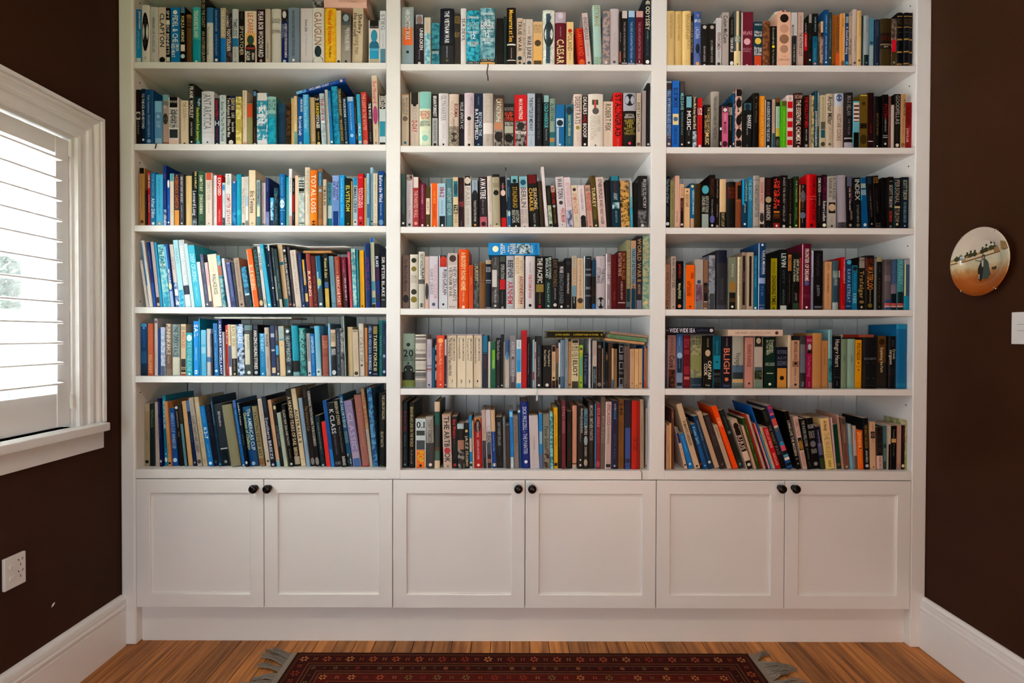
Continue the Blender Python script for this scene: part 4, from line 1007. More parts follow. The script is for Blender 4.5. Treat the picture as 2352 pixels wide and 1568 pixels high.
490 528 260 8c9490; t 300 830 485870 !THE AGE OF; b 840 1225 10404c
530 635 305 a89e84; s 340 760 5c5648 After the Hurricane Kept; b 910 1050 1f5866; b 770 900 54544c; o 1120 1200 4c4438
638 775 285 aea28f h; t 330 820 30302c Arthur Miller; s 870 1090 948874 A LIFE; o 1140 1190 6c604c
780 960 280 b3a89c h; b 285 490 a8b0b8; f 290 490 48587c 2c3c5c; t 630 1100 7c5c50 ALISTAIR COOKE; s 520 620 a08c80 THE LIFE
965 1125 262 1a171a h; t 320 660 7c7876 MAX HILLAN; s 720 1000 6c6866 THE TAILOR; b 1050 1070 a0a0a0; b 1130 1225 94909a
1130 1245 415 5aa2ac; b 445 770 5c3434; b 445 480 c8b0a8; b 515 550 c8b0a8; b 585 620 c8b0a8; b 655 690 c8b0a8; b 725 755 c8b0a8; b 790 950 5c98a8; b 955 1225 0f1214; t 970 1120 c0b8a8 MARTIN AMIS
1245 1390 295 63501a; b 300 320 b09848; o 420 480 3c2c10; b 790 880 241c10; o 980 1150 3c3010
1392 1500 265 280d10; s 560 700 481418 NOTES; s 800 960 80301c HUNTER; b 1090 1100 d0c0b8
1502 1640 330 0b0a0c h; s 620 1000 7c6844 BEST LITTLE WORK; o 1165 1190 c0c0bc
1642 1765 295 0e0b0b; t 460 700 781018 !PUTIN; s 710 940 b0aca8 A SHORT HISTORY; b 1000 1010 a09c98; b 1030 1045 a09c98; o 1130 1170 b8b4b0
1768 1812 325 704c48; s 380 1100 a87870 THE PATRIOT
1820 1870 480 b0a498 h; s 600 1100 c0b4a8 ==
1872 1985 285 100d0c; t 310 800 94908c GOODFELLAS; s 830 1100 4c4844 ==; o 1135 1195 c0b8b0
1988 2075 285 a68460; t2 380 660 3c2c1c !A THING TO BE; s 700 980 7c5c3c SHANE BOURNE; o 1120 1190 7c5c40
2078 2235 435 7f0c14; t 480 810 4c080c !THE RED BIKE; t1 870 1110 d0a8a0 JOHN PILGER; s 850 990 b05858 TELL
@ 300 365 7.84 3 L 1185
160 258 165 b08650; b 165 265 14130f; s 310 900 8c6434 An Italian Adventure; o 1080 1140 5c4428
268 300 560 332a28; s 700 900 8c8480 LOG
303 360 235 b00f1c; t 270 520 e8dcdc LONE WOLF; s 640 950 e8d0d0 GIANT BINNACLE
362 458 245 0a78a4; s 280 660 90c8dc PETER McINTYRE; t 700 1050 c8e4ec After Dillon; o 1120 1170 d8ecf0
460 588 280 4cb4d8; s 340 1000 2c88ac THE SEVEN SEAS ON SHIPBOARD; b 1110 1185 74a8b8; o 1130 1165 d8c0b8
590 655 120 0c3c8c h; s 260 360 c86c5c WILDER; s 520 870 a87068 Racing Ships; b 900 1185 4c6090 ~a8b4cc; o 1090 1180 c8cce0
657 710 380 0c5eb4; o 370 520 e8ecf0; s 700 1000 88b8e4 SKI; o 1110 1140 e8e8f0
712 782 265 d8ccb8; b 265 400 48a8b8; s 450 1150 c0b49c OCEAN SAILING
785 885 270 34303c; t 330 880 c86c28 ROBIN KNOX JOHNSTON; h 295 315 d8d4d0 A; b 910 1185 d8983c
888 975 270 44444c; t 320 780 c4c4c4 !NINE NIGHT SHORT ONE SHORT; s 830 1060 b4b4b8 RODNEY PATT; o 1130 1160 d8d8d8
980 1105 310 d6bc8a h; s 400 800 c8ac78 VOYAGE
1108 1208 230 16181c; t2 230 530 d8d088 KIRK & SHELLEY; t 570 1000 c8ccd0 Leonard Long; b 1050 1185 404850 ~90a0a8
1210 1350 225 3c5c44 h; t 300 580 d0d4b8 !DAMN TO BUY; t 630 970 ccd0b4 JOHN RANKMAN; o 1100 1150 243c2c
1352 1480 250 d4c8bc; b 250 380 c05c44; t 400 730 a89c90 !TURN TO WIN; t 790 960 b8aca0 INTO THE WIND; o 1130 1150 3c3834
1482 1555 300 dcd4d8; s 340 530 c8b4bc FISHER; s 650 1020 7c8494 PATRICK ELLMAN; s 1150 1180 9c9ca0 =
1558 1650 290 c41c1e; t 340 650 f0dcd4 !EXPOSED; s 690 860 5c1010 THE DARK SIDE; s 900 1110 e8a898 CHRISTENSON; o 1160 1190 5c1010
1652 1705 430 c4d0dc; o 460 570 2c9cd0; s 600 820 a0acb4 WAKE; b 1040 1200 7c94a4 ~303c44
1710 1822 268 d8d6d2; o 295 315 444444; t 330 460 7cb090 NATHAN; t 620 1150 b84848 !COMPUTER GETAWAY; b 1130 1200 c0c8c0
1825 1910 400 0c72a8; o 400 440 c8a0b8; s 600 1000 3c9cc8 BY ROBIN SMITH; b 950 1200 0c5c90 ~3c98c4
1912 1998 280 0c9cb4 h; s 300 700 4cbcc8 Windlass; o 900 1000 2cb0c0
2000 2065 325 cfc8ba; t 520 980 94907f !The Hidden Reef; o 1130 1180 54503c
2067 2128 325 d4d4d2; s 350 650 302e2c THE BOAT AND WIN; b 660 840 a8bcd0; o 1090 1190 7c7c7c
2130 2255 205 d8c8ac; t 575 960 4c4438 Eric Twiname; o 1120 1160 b0a080
@ 590 365 7.84 3 L 1205
0 75 385 9cb0b4; t 420 820 2c3438 !HIGH PERFORMANCE; b 860 1040 c8ccb0; b 1040 1205 3c7884
77 160 430 d4ccd4; s 470 900 c890a0 The Ocean Race; s 930 1100 a8a8b4 JAMES; o 1150 1190 84848c
165 232 345 122c68 h; s 370 600 8498c0 COCKLESHELL; s 640 1150 703c80 REFLECTIONS; b 950 1205 8490b8
235 305 700 2470a0 ~80c0dc; t 770 1090 d8ecf4 Ant Lesson; b 700 760 4cb8dc; b 1100 1205 283850
308 395 520 14303c h ~2c5868; s 570 800 9cb0b8 The; s 850 1150 6c8894 TRIUMPH
400 515 275 0b72ac h; s 320 660 80b8d4 THE LAST GRAIN RACE; o 730 890 c8e0ec; b 715 722 a8d0e4; b 920 927 a8d0e4; s 960 1100 58a0c8 MOITESSIER; o 1150 1185 d8e8f0
518 578 325 0ca4bc h >74b8ac; s 360 600 60c4d4 Offshore
580 638 180 d2d2d4; s 240 700 6c6c74 SPEED TO A; b 1020 1205 c89c98
640 685 350 1f1c1a; s 370 640 c8c8c4 FAIR TIDE; b 640 960 9c1418; s 980 1100 b8b4b0 Wilson
688 748 300 dcbfa4
750 865 335 a3b0ac ~c8d0c8; b 390 410 24241f; b 440 460 24241f; b 480 500 24241f; b 530 590 24241f; b 600 612 24241f; b 1150 1165 24241f
870 960 155 d8ccba h; t 200 630 a89c88 !THE GRAND ARCHITECT; s 700 1000 c0b4a0 RICHARD
962 1090 205 d87610 h; t 290 970 f0dcc4 !TOTAL LOSS; b 970 1205 e08c0c; o 1110 1200 5c3008
1100 1190 175 8e6f50 h; b 235 490 386c88; s 250 480 b8ccd0 YACHTING; o 540 600 9cacb4; s 620 1000 b0906c LIFE UNDER SAIL; b 1080 1180 a87848
1192 1262 370 c3b39c; t 480 830 4c4438 !TO SEA IN; o 560 600 6c6450
1265 1360 430 5c9cac; b 830 1060 b8c8c0; t 450 840 203c48 !HIGH PERFORMANCE; b 1070 1205 1a7c88
1362 1485 300 8ea4d0; b 940 1205 0c4080; b 740 940 7090c0; t2 400 740 1c2c74 !THE SHAPE; t1 400 700 1c2c74 !OF SPEED
1487 1580 295 0a98d0; s 340 780 b8dcec Grounds from Sea; s 820 1050 a0d0e8 RICHARD PRICE
1582 1695 350 1d2617; t 480 940 c8c058 !ELVSTROM; o 1150 1175 a8a050
1697 1725 400 b8985c; s 450 1100 8c7038 DINGHY
1727 1815 340 a4bcc8; b 340 480 1c90c0; t 500 970 1c3848 !SMALL CREW; b 1090 1190 d0d0cc; o 1110 1150 5c5c5c
1818 1925 270 c01828; h 280 380 d85864 ===; t2 520 880 ecd0d0 !SOUTH SEA; t1 530 880 ecd0d0 !VAGABONDS; o 1030 1090 d87880; o 1130 1170 3c0c10
1927 1980 340 c89c64; s 380 1000 a87c44 THE GRAIN
1982 2035 265 8cc0dc; s 300 800 3c80b0 GREENLAND; b 810 1060 2474ac; b 1060 1205 74b4d4
2037 2095 155 a0c4d8 h; s 200 400 7498b4 ATLANTIC; o 1100 1130 3c3c3c; b 1180 1200 202020
2097 2175 260 d8d0bc; s 280 800 6c6450 EXPERT DINGHY RACING; s 850 1120 9c947c PAUL ELV; b 1150 1205 b0a890
2180 2285 220 0d5496 h; t 300 770 e4ecf4 !Before the Wind; s 800 1010 a4c4e0 ENDLESS FAIR; o 1080 1180 78a4cc
2287 2325 300 3e4e4c; s 400 900 546460 WINDS
@ 915 370 7.84 3 M 1175
45 130 230 42605e >2a2a2c; s 290 600 243c3c !SEVEN YEARS; s 620 980 788484 HUNDRED; o 1090 1130 d8d8d4
140 260 245 c9c6cc; b 245 350 b8a8a4 ~442c2c; s 400 800 a89ca4 THE LONELY SOLDIER; s 870 1030 6c6c74 AL MURRAY; o 1100 1145 3c3c44
262 372 290 9c3a3a; b 290 480 c8c4bc; t 530 1010 d0a8a0 !THE PAINTED WALL; o 1080 1140 d09080
375 490 400 6b0f30; s 430 770 d0a0b4 PASSIONATE PIONEERS; s 780 1030 a04868 THE HOME; o 1120 1160 d8c8cc
492 575 460 53461c; b 665 950 d0c0a8; s 720 890 5c5440 QUIET; o 1130 1160 d0c8a8
580 722 400 d86412; c 580 600 410 1175 d8c8bc; c 705 722 410 1175 d8c8bc; s 540 760 e89850 THE NEW; s 760 1020 9c4008 ZEALANDERS; o 1145 1170 e8d8c8
728 858 400 a0bccc L-10; b 980 1175 1c282f; t 470 650 a83044 1862; s 700 940 587890 THE NEW ZEALAND; o 1125 1165 d8d8d4
865 990 315 557c82 h L-50; t 480 970 9cb8bc ANTONY BEEVOR
992 1085 290 c8b698 L-45; b 360 640 2c7c88; b 780 940 1c3440; t 790 930 c8b890 !THE; t 940 1110 988c70 !WAR; o 400 600 1c5c70
1090 1185 300 34191e L-50; h 720 810 a85058 1951; s 330 560 5c3038 HOUSES; s 1060 1150 a0888c ==
1190 1320 270 cac5bf L-60; b 270 440 2c2724; o 290 410 c8c0b0; t 470 790 a8a49e !PARIS; s 840 1120 9c9890 ANTONY BEEVOR
1322 1450 350 1d1c1c L-60; b 350 600 98a8b4; s 370 600 3c444c ANTONY BEEVOR; o 520 720 24282c; t 700 1070 c0bcb4 !THE BATTLE FOR SPAIN; o 1110 1150 d8a048
1460 1615 285 352a30 L-55; t 310 670 e0dcdc !AWATERE; s 690 940 8c8488 Bevan James; b 985 1175 b4616e; o 1070 1150 381820
1620 1705 270 c6bcb4 h L-70; s 350 900 a89c94 THE NIGHTINGALE; o 1130 1160 9c9088
1705 1842 240 a49e88 h L-75; b 240 290 2c241a; o 520 615 1f1c16; h 400 470 7c6c54 THE CROSS; o 1110 1140 4c4434; b 1150 1175 c8b898
1852 1958 280 11131a L-60; s 390 510 d0d0d0 THE REICH; b 430 470 701018; o 515 620 d8c0b4; b 1005 1180 c01418
1959 1975 118 7c7c7e L-95; b 118 170 141212; b 720 860 1c1c20; b 870 980 a8b8bc
1977 2030 340 0f3c5c L-75; s 400 700 7cb4c8 SEARCH; o 880 980 a8c8d0; b 950 1180 1c6c98; o 1130 1160 b8d4e0
2040 2200 270 171a1a L-80; b 270 390 70a8b0; o 320 390 142024; t 460 830 a88c34 !STALINGRAD; t1 870 1100 b0b0a8 BEEVOR; t2 870 1100 b0b0a8 ANTONY; o 1140 1170 d8d4cc
2205 2350 275 c6bdba L-90; b 275 470 7cb0bc; o 330 430 1c5c74; t 470 820 6c6464 !BERLIN; t2 850 1110 98908c ANTONY; t1 850 1110 98908c BEEVOR; o 1150 1175 6c6864
@ 1205 370 7.84 3 M 1185
100 275 240 1d1a17 L-80; b 245 400 6c1418; t2 480 860 c8b88c !SEARCHING; t1 480 890 d0a848 !CHARLIE; s 930 1110 a8a494 TOM SCOTT; o 1130 1170 a0a098
290 370 360 3f2f20 h L-90; s 400 700 5c4830 VICTORY
380 435 105 cdc6c6 L-130; s 400 700 b8b0b4 ORDER; s 860 1050 a09ca4 NOW; o 1160 1180 3c3c3c
437 518 440 20221a L-70; b 790 1180 7c8c7c ~b0b8a0; s 500 760 4c5434 ENIGMA; o 1120 1170 18201c
522 608 440 1e1a12 L-70; b 440 560 b8b0a4; t 470 760 b03028 !MADRICK ONE; s 820 1110 947420 PAUL FRASER; o 780 830 a8a8a0
615 758 280 c4bcbe L-65; t 310 670 2c343c !WAR TORN; o 710 780 484848; t2 840 1100 b83440 ANDY McNAB; s 870 1080 b84450 KYM JORDAN; o 1130 1150 6c686c
768 885 290 cbbfc2 L-80; t 390 820 c898a0 !BETWEEN GIANTS; b 880 1185 5c6080 ~b0b0c0
890 1008 430 ccc0ae L-70; t 580 950 c07c68 !SYMPATHIZER; o 480 540 4c4438; s 970 1090 a89c8c VIET
1012 1130 430 ccc2c2 L-65; s 500 590 b85058 WAR; s 600 890 444048 RICHARD OVERY; b 1060 1185 34302e; o 970 1080 2c2828
1138 1238 430 c8a394 L-65; b 480 540 a08880; t2 570 890 b84840 !MONTE CASSINO; t1 580 880 b85850 !STORY OF WAR; s 920 1120 987868 MATTHEW PARKER; o 1150 1180 5c3c34
1242 1340 260 574a1c h L-75; t 470 820 d0c498 !TURKEY; s 850 1020 7c7040 THE DEEP; b 1040 1185 3c3414; o 1130 1160 d8d0b0
1345 1482 285 cab5ad L-70; t 320 830 3c3434 !OTHER PEOPLES WARS; t 850 1130 3c3434 NICKY HAGER; o 1165 1180 a89890
1485 1580 345 1d1a1c h L-40
1582 1740 265 0f3846 L-50; b 265 350 2c7c8c; t 570 700 a8b8b8 !ARMY; s 370 560 7c2834 NAZI; b 740 850 2c6878 ~b0c8cc; s 890 1100 8ca8b0 BEN BENTON; s 1160 1170 7c9ca4 ==
1742 1905 350 4e3c24 L-30 ~c49c64; t 560 1100 d0a850 !INVASION 1940
1905 1955 360 6ca0a8 L-20; b 360 640 a8a8a4; b 830 1185 2c98b0; s 900 1100 a0ccd4 WIND
1957 2035 390 151414; s 500 900 242222 ==
2038 2205 270 1c1c1d h; t2 330 840 c8c8c8 !100 DAYS TO VICTORY; s 380 630 a0a0a0 SAUL DAVID; b 870 1185 3c3c3e ~78787a; o 1120 1170 c8c8c8
@ 1525 370 7.84 3 R 1190
25 108 275 0e171e; t 320 750 7c94a0 !Thin Paths of Silver; s 820 990 586c78 EDWARD; o 1080 1140 c0c8cc
112 192 355 86835e; s 380 920 5c5c3c QUIET WATER; s 970 1150 6c6c4c KATE DE GOL
193 278 265 bb9b8b; s 890 1090 5c4038 ROY McLEOD; s 400 700 a88878 THE DUKE; b 1160 1190 a08070
283 358 415 b8977c; b 660 890 4a2a20; b 890 1190 161212; s 470 640 7c5c48 MICHAEL; s 710 830 a08470 THE CIVIL; o 1110 1150 c8c0b8
365 468 490 c0a27c; t 600 820 5c4c38 !BODY SURF; o 530 560 5c4c38
470 545 405 0a5c84; b 405 510 0a5478; o 430 480 b8b070; t2 520 950 b8ccd0 !VERDICT ON ERIBUS; s 530 750 6ca8c0 PETER MAHON; b 1020 1190 b0906c
548 660 410 3c2d12 h
665 815 430 0e1112; b 945 1190 8a9892; o 440 590 4c98a4; t2 630 920 a4a89c !REPUTATIONS; t1 630 910 a4a89c !UNDER FIRE
818 920 250 16120f; t 320 640 5c3420 MARGARET; s 680 950 a8a4a0 The Roast with Blood; o 960 1100 5c5c94; o 1120 1160 c0bcb8
922 998 320 110f0f; s 340 660 949088 DEAD OFFICER; s 700 1060 848078 HUGHES; o 1130 1170 9c9490
1000 1120 330 bfa683 h; b 905 1190 11110e; t 920 1160 a89c70 !DON'T LOUP
1130 1285 375 17191a h; b 450 690 32140e; h 480 660 6c3020 THE LIFE; s 1080 1110 54544c ==
1287 1395 380 7e4a2a h; c 1320 1390 440 680 16181a; b 700 720 945c38
1400 1505 340 0a3c58; c 1400 1440 345 780 0c94bc; t2 350 720 90b4b4 !CONFESSIONS; s 760 920 b0b8a8 DER MANN; o 1100 1140 c0d0d0
1508 1600 290 2c7694; t 330 700 7cb4c4 !THE SECOND; s 700 1000 4c90a8 LIGHTHOUSE
1602 1715 265 94908a h; b 340 348 54504c; t 430 1000 605c58 CHRISTIAN PORTER; b 1155 1163 54504c
1718 1810 295 b4a59b; t 380 750 b05050 SUSANNE ASHLEY; b 910 1060 7c7c7c; o 920 1080 3c3a3a; b 1110 1190 241c1a
1812 1950 300 140f0f; t 330 600 5c1c24 !SHANTARAM; o 630 740 9c9070; t1 770 870 908c84 !THE BLUE; t 780 1040 a49c94 DANNON; s 1150 1190 706c68 =
1955 2092 280 150c0a; t1 310 850 d04830 !THE GROVE; t2 360 790 c02c24 !DEVIL IN; b 890 920 a87020; b 940 950 84501c; b 965 975 84501c; b 990 1000 6c3c1c; b 1015 1025 5c2c18; b 1100 1190 7c1418; o 1130 1170 c8b8b0
2095 2225 260 0c0b0b; s 300 1070 a8a4a0 INSIDE THE SECRET WORLD OF; t2 310 1070 34302e DIRTY MONEY; o 1130 1180 b0aca8
2228 2330 320 0c0b0a; s 340 900 5c564c A SPY AMONG FRIENDS; s 930 1110 a09888 BEN MACIN; o 1140 1175 b8a870
@ 1815 370 7.84 3 R 1195
55 152 280 14280b; c 65 100 290 1190 244a10; s 350 740 a8b098 THE TAKEOVER; s 820 1040 7c8860 DIRTY POLITICS; o 1130 1160 c0c8b0
155 285 420 12141c; c 158 175 430 1195 d08020; s 440 660 7c7c80 BLACK; o 540 740 58585c; s 680 880 7c5420 DEADLY; o 910 1020 5c6878; s 950 1100 888890 ==
290 470 240 a60a12 h; t2 270 1050 4c080c !TERMINAL DEPARTURE; b 635 640 d0888c; b 680 685 d0888c; c 305 340 260 1190 c01018; o 1110 1170 4c080c
475 568 265 100e0e; t 300 560 c4beb8 CRIME AUTHOR; s 570 790 a8a098 THE WAITING; s 820 1090 605c58 ==
570 665 248 110a10; t 280 700 781050 !WATCHERS OUT; t 710 1060 b8b4b0 Robert Ludlum; o 1100 1160 c8c4b0
668 825 275 98948e; b 735 925 1c1511; t2 300 690 4c4844 RUTH BADER; t1 300 640 4c4844 GINSBURG; o 760 890 a8947c; s 970 1070 78746c THE LIFE; o 1130 1170 3c3834
860 1025 255 8c8890 h L-30; o 1090 1170 3c3c40; b 1080 1200 4c4c50
1028 1145 280 0e0d0e L-150; b 270 450 54586c; t2 450 730 744858 LUCINDA; s 470 880 b8b4b0 THE GIRL THE LINES; t2 890 1040 94847c BOOKS; o 1110 1160 88847c
1148 1290 295 111312 L-130; t 330 700 a0a4a0 !INDEX; s 780 1080 808480 STEPHEN; o 1110 1170 5c605c
1292 1420 295 075280 L-150; c 1292 1325 300 700 0c94bc; b 400 480 90a09c; b 510 605 7c98a4; o 1100 1155 b0b8b4
1423 1525 270 0e0d10 L-150; b 280 410 1c2c3c; s 490 1030 605c60 VALLEY FEVER; s 560 960 706c6c HILARY; o 1100 1130 a8a090
1528 1640 260 0d0b0b L-140; h 290 390 88642c LEE CHILD; s 480 930 3c2c24 PERSONAL; s 720 920 504c48 NO MIDDLE; b 1110 1116 706c68; b 1140 1146 706c68; b 1165 1171 706c68
1645 1735 300 0b0a0a
1738 1855 285 131010; t 430 830 a8a098 SCOTT TUROW; t 880 1090 a04030 !TESTIMONY; h 330 390 70685c ==; o 1140 1180 70685c
1860 1990 310 12120f; c 1862 1890 320 1190 0f4450; t 340 750 94887c !PERSONAL; b 800 835 b0a078; t 850 1080 948874 TUROW; o 1095 1140 b8b09c
1995 2130 290 0a2030; t 340 690 a8ac90 SCOTT TUROW; t 730 1090 6c8890 !REVERSIBLE ERROR; o 1130 1160 90a0a0
@ 300 540 7.84 4 L 1285
285 335 445 c4c0bc L-120; b 445 520 b8b4b0; s 600 1000 a8a4a4 CRUISING
340 408 95 d2cfc8 L-155; c 340 360 120 900 2484b8; s 240 560 dce4e8 THE SEA
412 470 125 103880 L-130; s 180 700 98a8d8 OCEAN YACHT; b 850 1285 1c5cb0
478 538 120 c0b4b4 L-120; b 1110 1285 28282c; s 200 1000 a49898 WORLD CRUISING; o 1210 1270 c0b8b0
542 590 130 18a0cc L-115; s 700 900 a8e0f0 BLUE
590 720 165 5cb8c8 L-115 ~a8d8d8; t 230 590 34606c !The PASHE; o 500 580 d0ecec; b 1020 1285 2c9cb8 ~70c8dc
725 802 165 14549c L-120; c 725 760 200 600 6cbce0; t 610 860 e0ecf4 MICHAEL; o 850 980 dce4b0; b 1000 1285 a0b8d8
806 890 165 cfc6c2 L-125; t 380 620 a89ca0 !THE CAPE; b 840 1285 2870b0 ~d0e0ec; b 980 1080 d8dce0
893 985 85 a8d4dc L-130; s 230 500 6ca8b8 SAILING; b 980 1285 1c9cc8 ~60c8e0
990 1092 82 c8d0d4 h L-140; t 190 880 f0f4f4 !SAILING CHALLENGE; b 1070 1285 d0d8dc; b 900 1060 3c4454
1100 1160 150 bcd8dc L-135; s 300 900 a0c4cc ==
1165 1282 175 3cb4cc L-135; t 335 830 b0e8f0 !DEEP CRUISING; s 920 1160 98dcE8 MIKE PERRY
1288 1352 480 d8d6d4 L-100; s 1230 1260 b8b8b8 ==
1357 1420 340 545e78 L-115; s 400 670 a8b0c4 !LIVING SHIPS; s 880 1040 a0a8bc BROGAN; o 1220 1250 d8dce0
1425 1485 490 d4b4b4 L-95; s 520 900 c08c94 THE MOON; b 900 1180 dcc8b4; b 1180 1290 4c4850
1490 1655 335 dcd0bc L-135; t 690 1060 5c5448 WALLACE ROSS; s 380 650 c8bca8 SAIL POWER
1657 1720 360 187c90 L-120 ~90b8bc; b 540 720 c06850; b 360 480 48a8c4
1760 1815 415 c8c4cc L-125; s 820 1200 b0acb8 THE DREAM
1830 1900 490 4c5c90 L-110; b 490 520 8490bc; s 560 1100 94a0c8 THE COMPLETE OFFSHORE; o 1170 1270 303c68
1905 1955 500 34384a L-95; s 600 1000 7c8090 SEA RACE
1958 2058 405 a39080 L-130; s 450 960 5c4c40 THE SAILING DICTIONARY; s 1000 1160 5c4c40 ADMIRAL; o 1220 1260 2c2420
2088 2185 565 225c78 L-105 ~4498b8; b 1040 1075 b8c8d0; b 1075 1290 2c3034
2215 2320 245 d86808 L-135; c 2215 2235 270 1280 e0a890; t 530 980 ecc8a4 !BLUE MORNING
2322 2405 205 222826 L-130; t 270 930 14787c !DEFIANCE; b 950 1290 343838; o 1160 1260 c8b890
@ 590 540 7.84 4 L 1305
130 188 200 c8c4c0 L-150; t 320 620 2c2c28 !WAKE ON; s 640 1100 b09890 ==; o 1150 1260 a8a090
200 275 165 34a8c8 L-150; s 210 560 c8c850 Blue Yonder; o 1240 1280 d0f0f4
278 310 165 18305c L-130; o 210 240 c8d0d8; o 530 560 e0e4e8
312 358 180 24344c L-125; b 180 280 c0c4c0; s 550 900 b8c0c4 Heart of Sailing; o 940 970 e0e4e8; o 1250 1275 88a8c8
362 412 230 44545c L-115; s 270 700 b0bcbc INSIDE THE; b 740 1180 90a09c
415 478 245 203c40 L-115; s 530 1060 8ca8a4 MAINSAIL TRIM; b 1160 1305 b8b8a8
490 580 170 bca584 L-135; b 480 540 147490; b 1150 1305 107c8c
585 645 215 22222c L-125; t 360 1090 d0ccc4 !A NEW ZEALAND YACHTING HISTORY; o 255 300 c8c8c8; o 1235 1270 c85c50
650 700 215 4c4448 L-115; s 400 900 948c90 LOSS OF PRIDE; o 1230 1290 a8a098
705 810 265 c8bcb0 L-115; s 300 620 8c8074 SONG OF THE SIRENS; s 650 1060 94887c The Last Sea
815 880 310 123464 L-85; s 360 900 6c88b0 THE SAMOAN LAGOON; s 900 1200 90a8c8 PORT JAMES; o 1260 1290 a8b8cc
885 945 435 1f2f58 L-75; c 885 920 440 900 d8a828; t 650 870 b8b4a8 ATOMIC; b 1050 1200 c8b078
950 1025 335 98463c h L-70; t 650 1100 e8ccb4 !RACING
1028 1110 370 5c0f12 L-60; s 430 680 98403c Voyage; s 740 870 b05c34 RACE; s 920 1190 c07838 Frank Carr; o 1240 1270 a85c40
1115 1200 370 286c8c L-60; c 1115 1150 390 1000 80b4cc; b 960 1305 4c5c68; o 780 920 b8b878; b 375 660 0c6c90; o 1220 1270 d0d8d4
1235 1320 320 1f1f22 L-45; t 410 770 c8c088 !Women & class; b 845 950 4c7098; b 960 1305 c4a850
1350 1440 375 749cac h L-75; s 440 920 4c7c90 ATLANTIC PACIFIC; b 1225 1240 5c8494
1445 1535 385 9c4430 h L-50; s 450 700 d09884 VOYAGE; t 730 1260 e0c0ac HURRICANE PORT
1560 1640 390 8c2850 L-45 >483038; t2 770 1180 d8c4c8 !SEA OF GLORY; s 450 680 c88ca4 NATHANIEL; b 600 1000 84485c
1680 1730 300 b85060 L-50; s 320 530 e0a0a8 THE LOVE; s 620 1150 dc949c OF THE SEA; b 1150 1305 c05468
1738 1812 245 5cacb4 L-45 ~b0d0cc; t 310 700 183c44 !BEAR'S ODYSSEY; b 1260 1305 1c9cb4
1818 1855 260 2890a8 L-30; s 720 1000 c0dce0 VERY REAL; b 1130 1305 1c7890
1860 1945 275 e0ac10 L-20; o 1255 1295 a87010
1965 2060 150 0c3c74 h L-30; t 410 990 782c70 PETER BLAKE
2075 2148 55 b8bca8 L-45; b 55 130 0c68b4; b 830 1000 4c98b0; b 1120 1225 1c80ac; b 1240 1305 2c2c2c
2150 2228 155 21304e L-35; b 155 380 24221e; t 380 570 dce0e8 BLAKE; b 590 810 502050; b 820 1060 20347c; b 1200 1305 24248c
2235 2322 365 1a1a1c; t 395 1100 c8c8c4 SIR PETER BLAKE; h 1140 1180 a8a8a4 ==
@ 915 540 7.84 4 M 1305
75 200 360 7a6660; t 440 1000 544440 !No Mad from Mexico; o 1060 1200 241c20
210 355 350 c8c4b8 h; o 410 500 3c3828; o 560 650 847a34; o 690 700 3c3828; h 720 760 948c84 THE; h 760 850 a8a098 NIGHTINGALE; o 960 1060 3c3828; o 1090 1200 847a34
365 475 300 c4c3b8 h; t2 510 860 545450 !THE; t 340 720 646460 !FIRST WORLD WAR; b 790 870 5c5c58; b 870 1305 bcbab0; o 1210 1280 3c3c38
478 552 385 c4b0a8; s 440 820 b89088 ANNE APPLE; o 850 1150 34383c; b 1210 1305 c8a898
558 715 380 c3bec6; t2 520 1120 c89c9c !THE BLOOD TELEGRAM; t1 600 1050 8c8c94 GARY J BASS; o 1200 1260 4c5464
732 890 365 c3c5cc; b 365 560 28303c; o 380 540 b83818; b 480 570 a83418; t2 610 1060 3c3c44 !IRON CURTAIN; s 660 1020 a07878 ANNE APPLEBAUM; o 1210 1250 202020
895 1065 325 c6beba; b 325 535 b8aca4; o 360 480 4c3c38; t2 570 1170 6c6864 !NEW ZEALAND'S; t1 570 1090 6c6864 !VIETNAM WAR; h 1260 1280 4c4844 MASSEY
1085 1265 258 d45a16 h; t 310 980 f0c49c !A BLOODY ROAD HOME; s 330 1000 e89c6c WORLD WAR TWO; s 1020 1180 f0c8a8 PETER WARD; o 1250 1300 f0d0b8
1270 1350 540 c04c18; s 740 880 e09868 CRETE; s 570 720 9c3810 THE BATTLE
1355 1455 510 3c4440 ~6c7470; t 560 820 c8bc98 !PURSUIT; s 960 1100 808880 LUDOVIC
1458 1568 490 7c5a34 h; b 825 835 5c3c1c; s 540 800 5c3c1c REGIMENT
1572 1675 450 101c2c h; b 450 520 a89c84; h 570 660 a8b0b8 BOOK LONDON; b 800 815 a8b0b8; h 830 860 8c949c COLE; b 1275 1295 8c8c8c
1680 1815 385 3c3a38 ~5c5a58; c 1690 1775 620 920 c0beb8; s 410 540 a8a4a0 JACK BALL; t 970 1200 b8b4b0 !FOR THE ISLAND; o 1230 1270 c8c8c4
1817 1935 380 131311; b 380 480 4c5848; t 520 780 a8a8a0 !OPERATION; b 790 965 b8141c; s 1000 1220 848480 ==; o 1260 1305 a0a09c
1940 2090 375 aeb0b6 h; t 450 770 24282c BEEVOR; s 500 700 5c6064 ANTONY; t 820 1215 b03038 !ARNHEM; s 1255 1290 90949c ==
2095 2265 370 cdc0b0 h; t2 730 1220 a04438 !ARDENNES 1944; t1 410 700 b89c68 BEEVOR; s 730 1220 a89c8c !HITLER'S LAST GAMBLE; t2 450 640 b8a888 ANTONY
@ 1205 540 7.84 4 M 1310
15 185 380 c6c0c2 h; t 710 1120 b83038 !THE STORM OF WAR; s 480 700 7c787c ANDREW ROBERTS; s 700 1120 a09c9c ==; o 1220 1275 1c1c1c
190 360 385 15130f; t 410 850 d0ccc0 !THE PACIFIC; b 875 1010 8c7c3c; s 1030 1220 94742c HUGH AMBROSE; o 1240 1290 b01c18
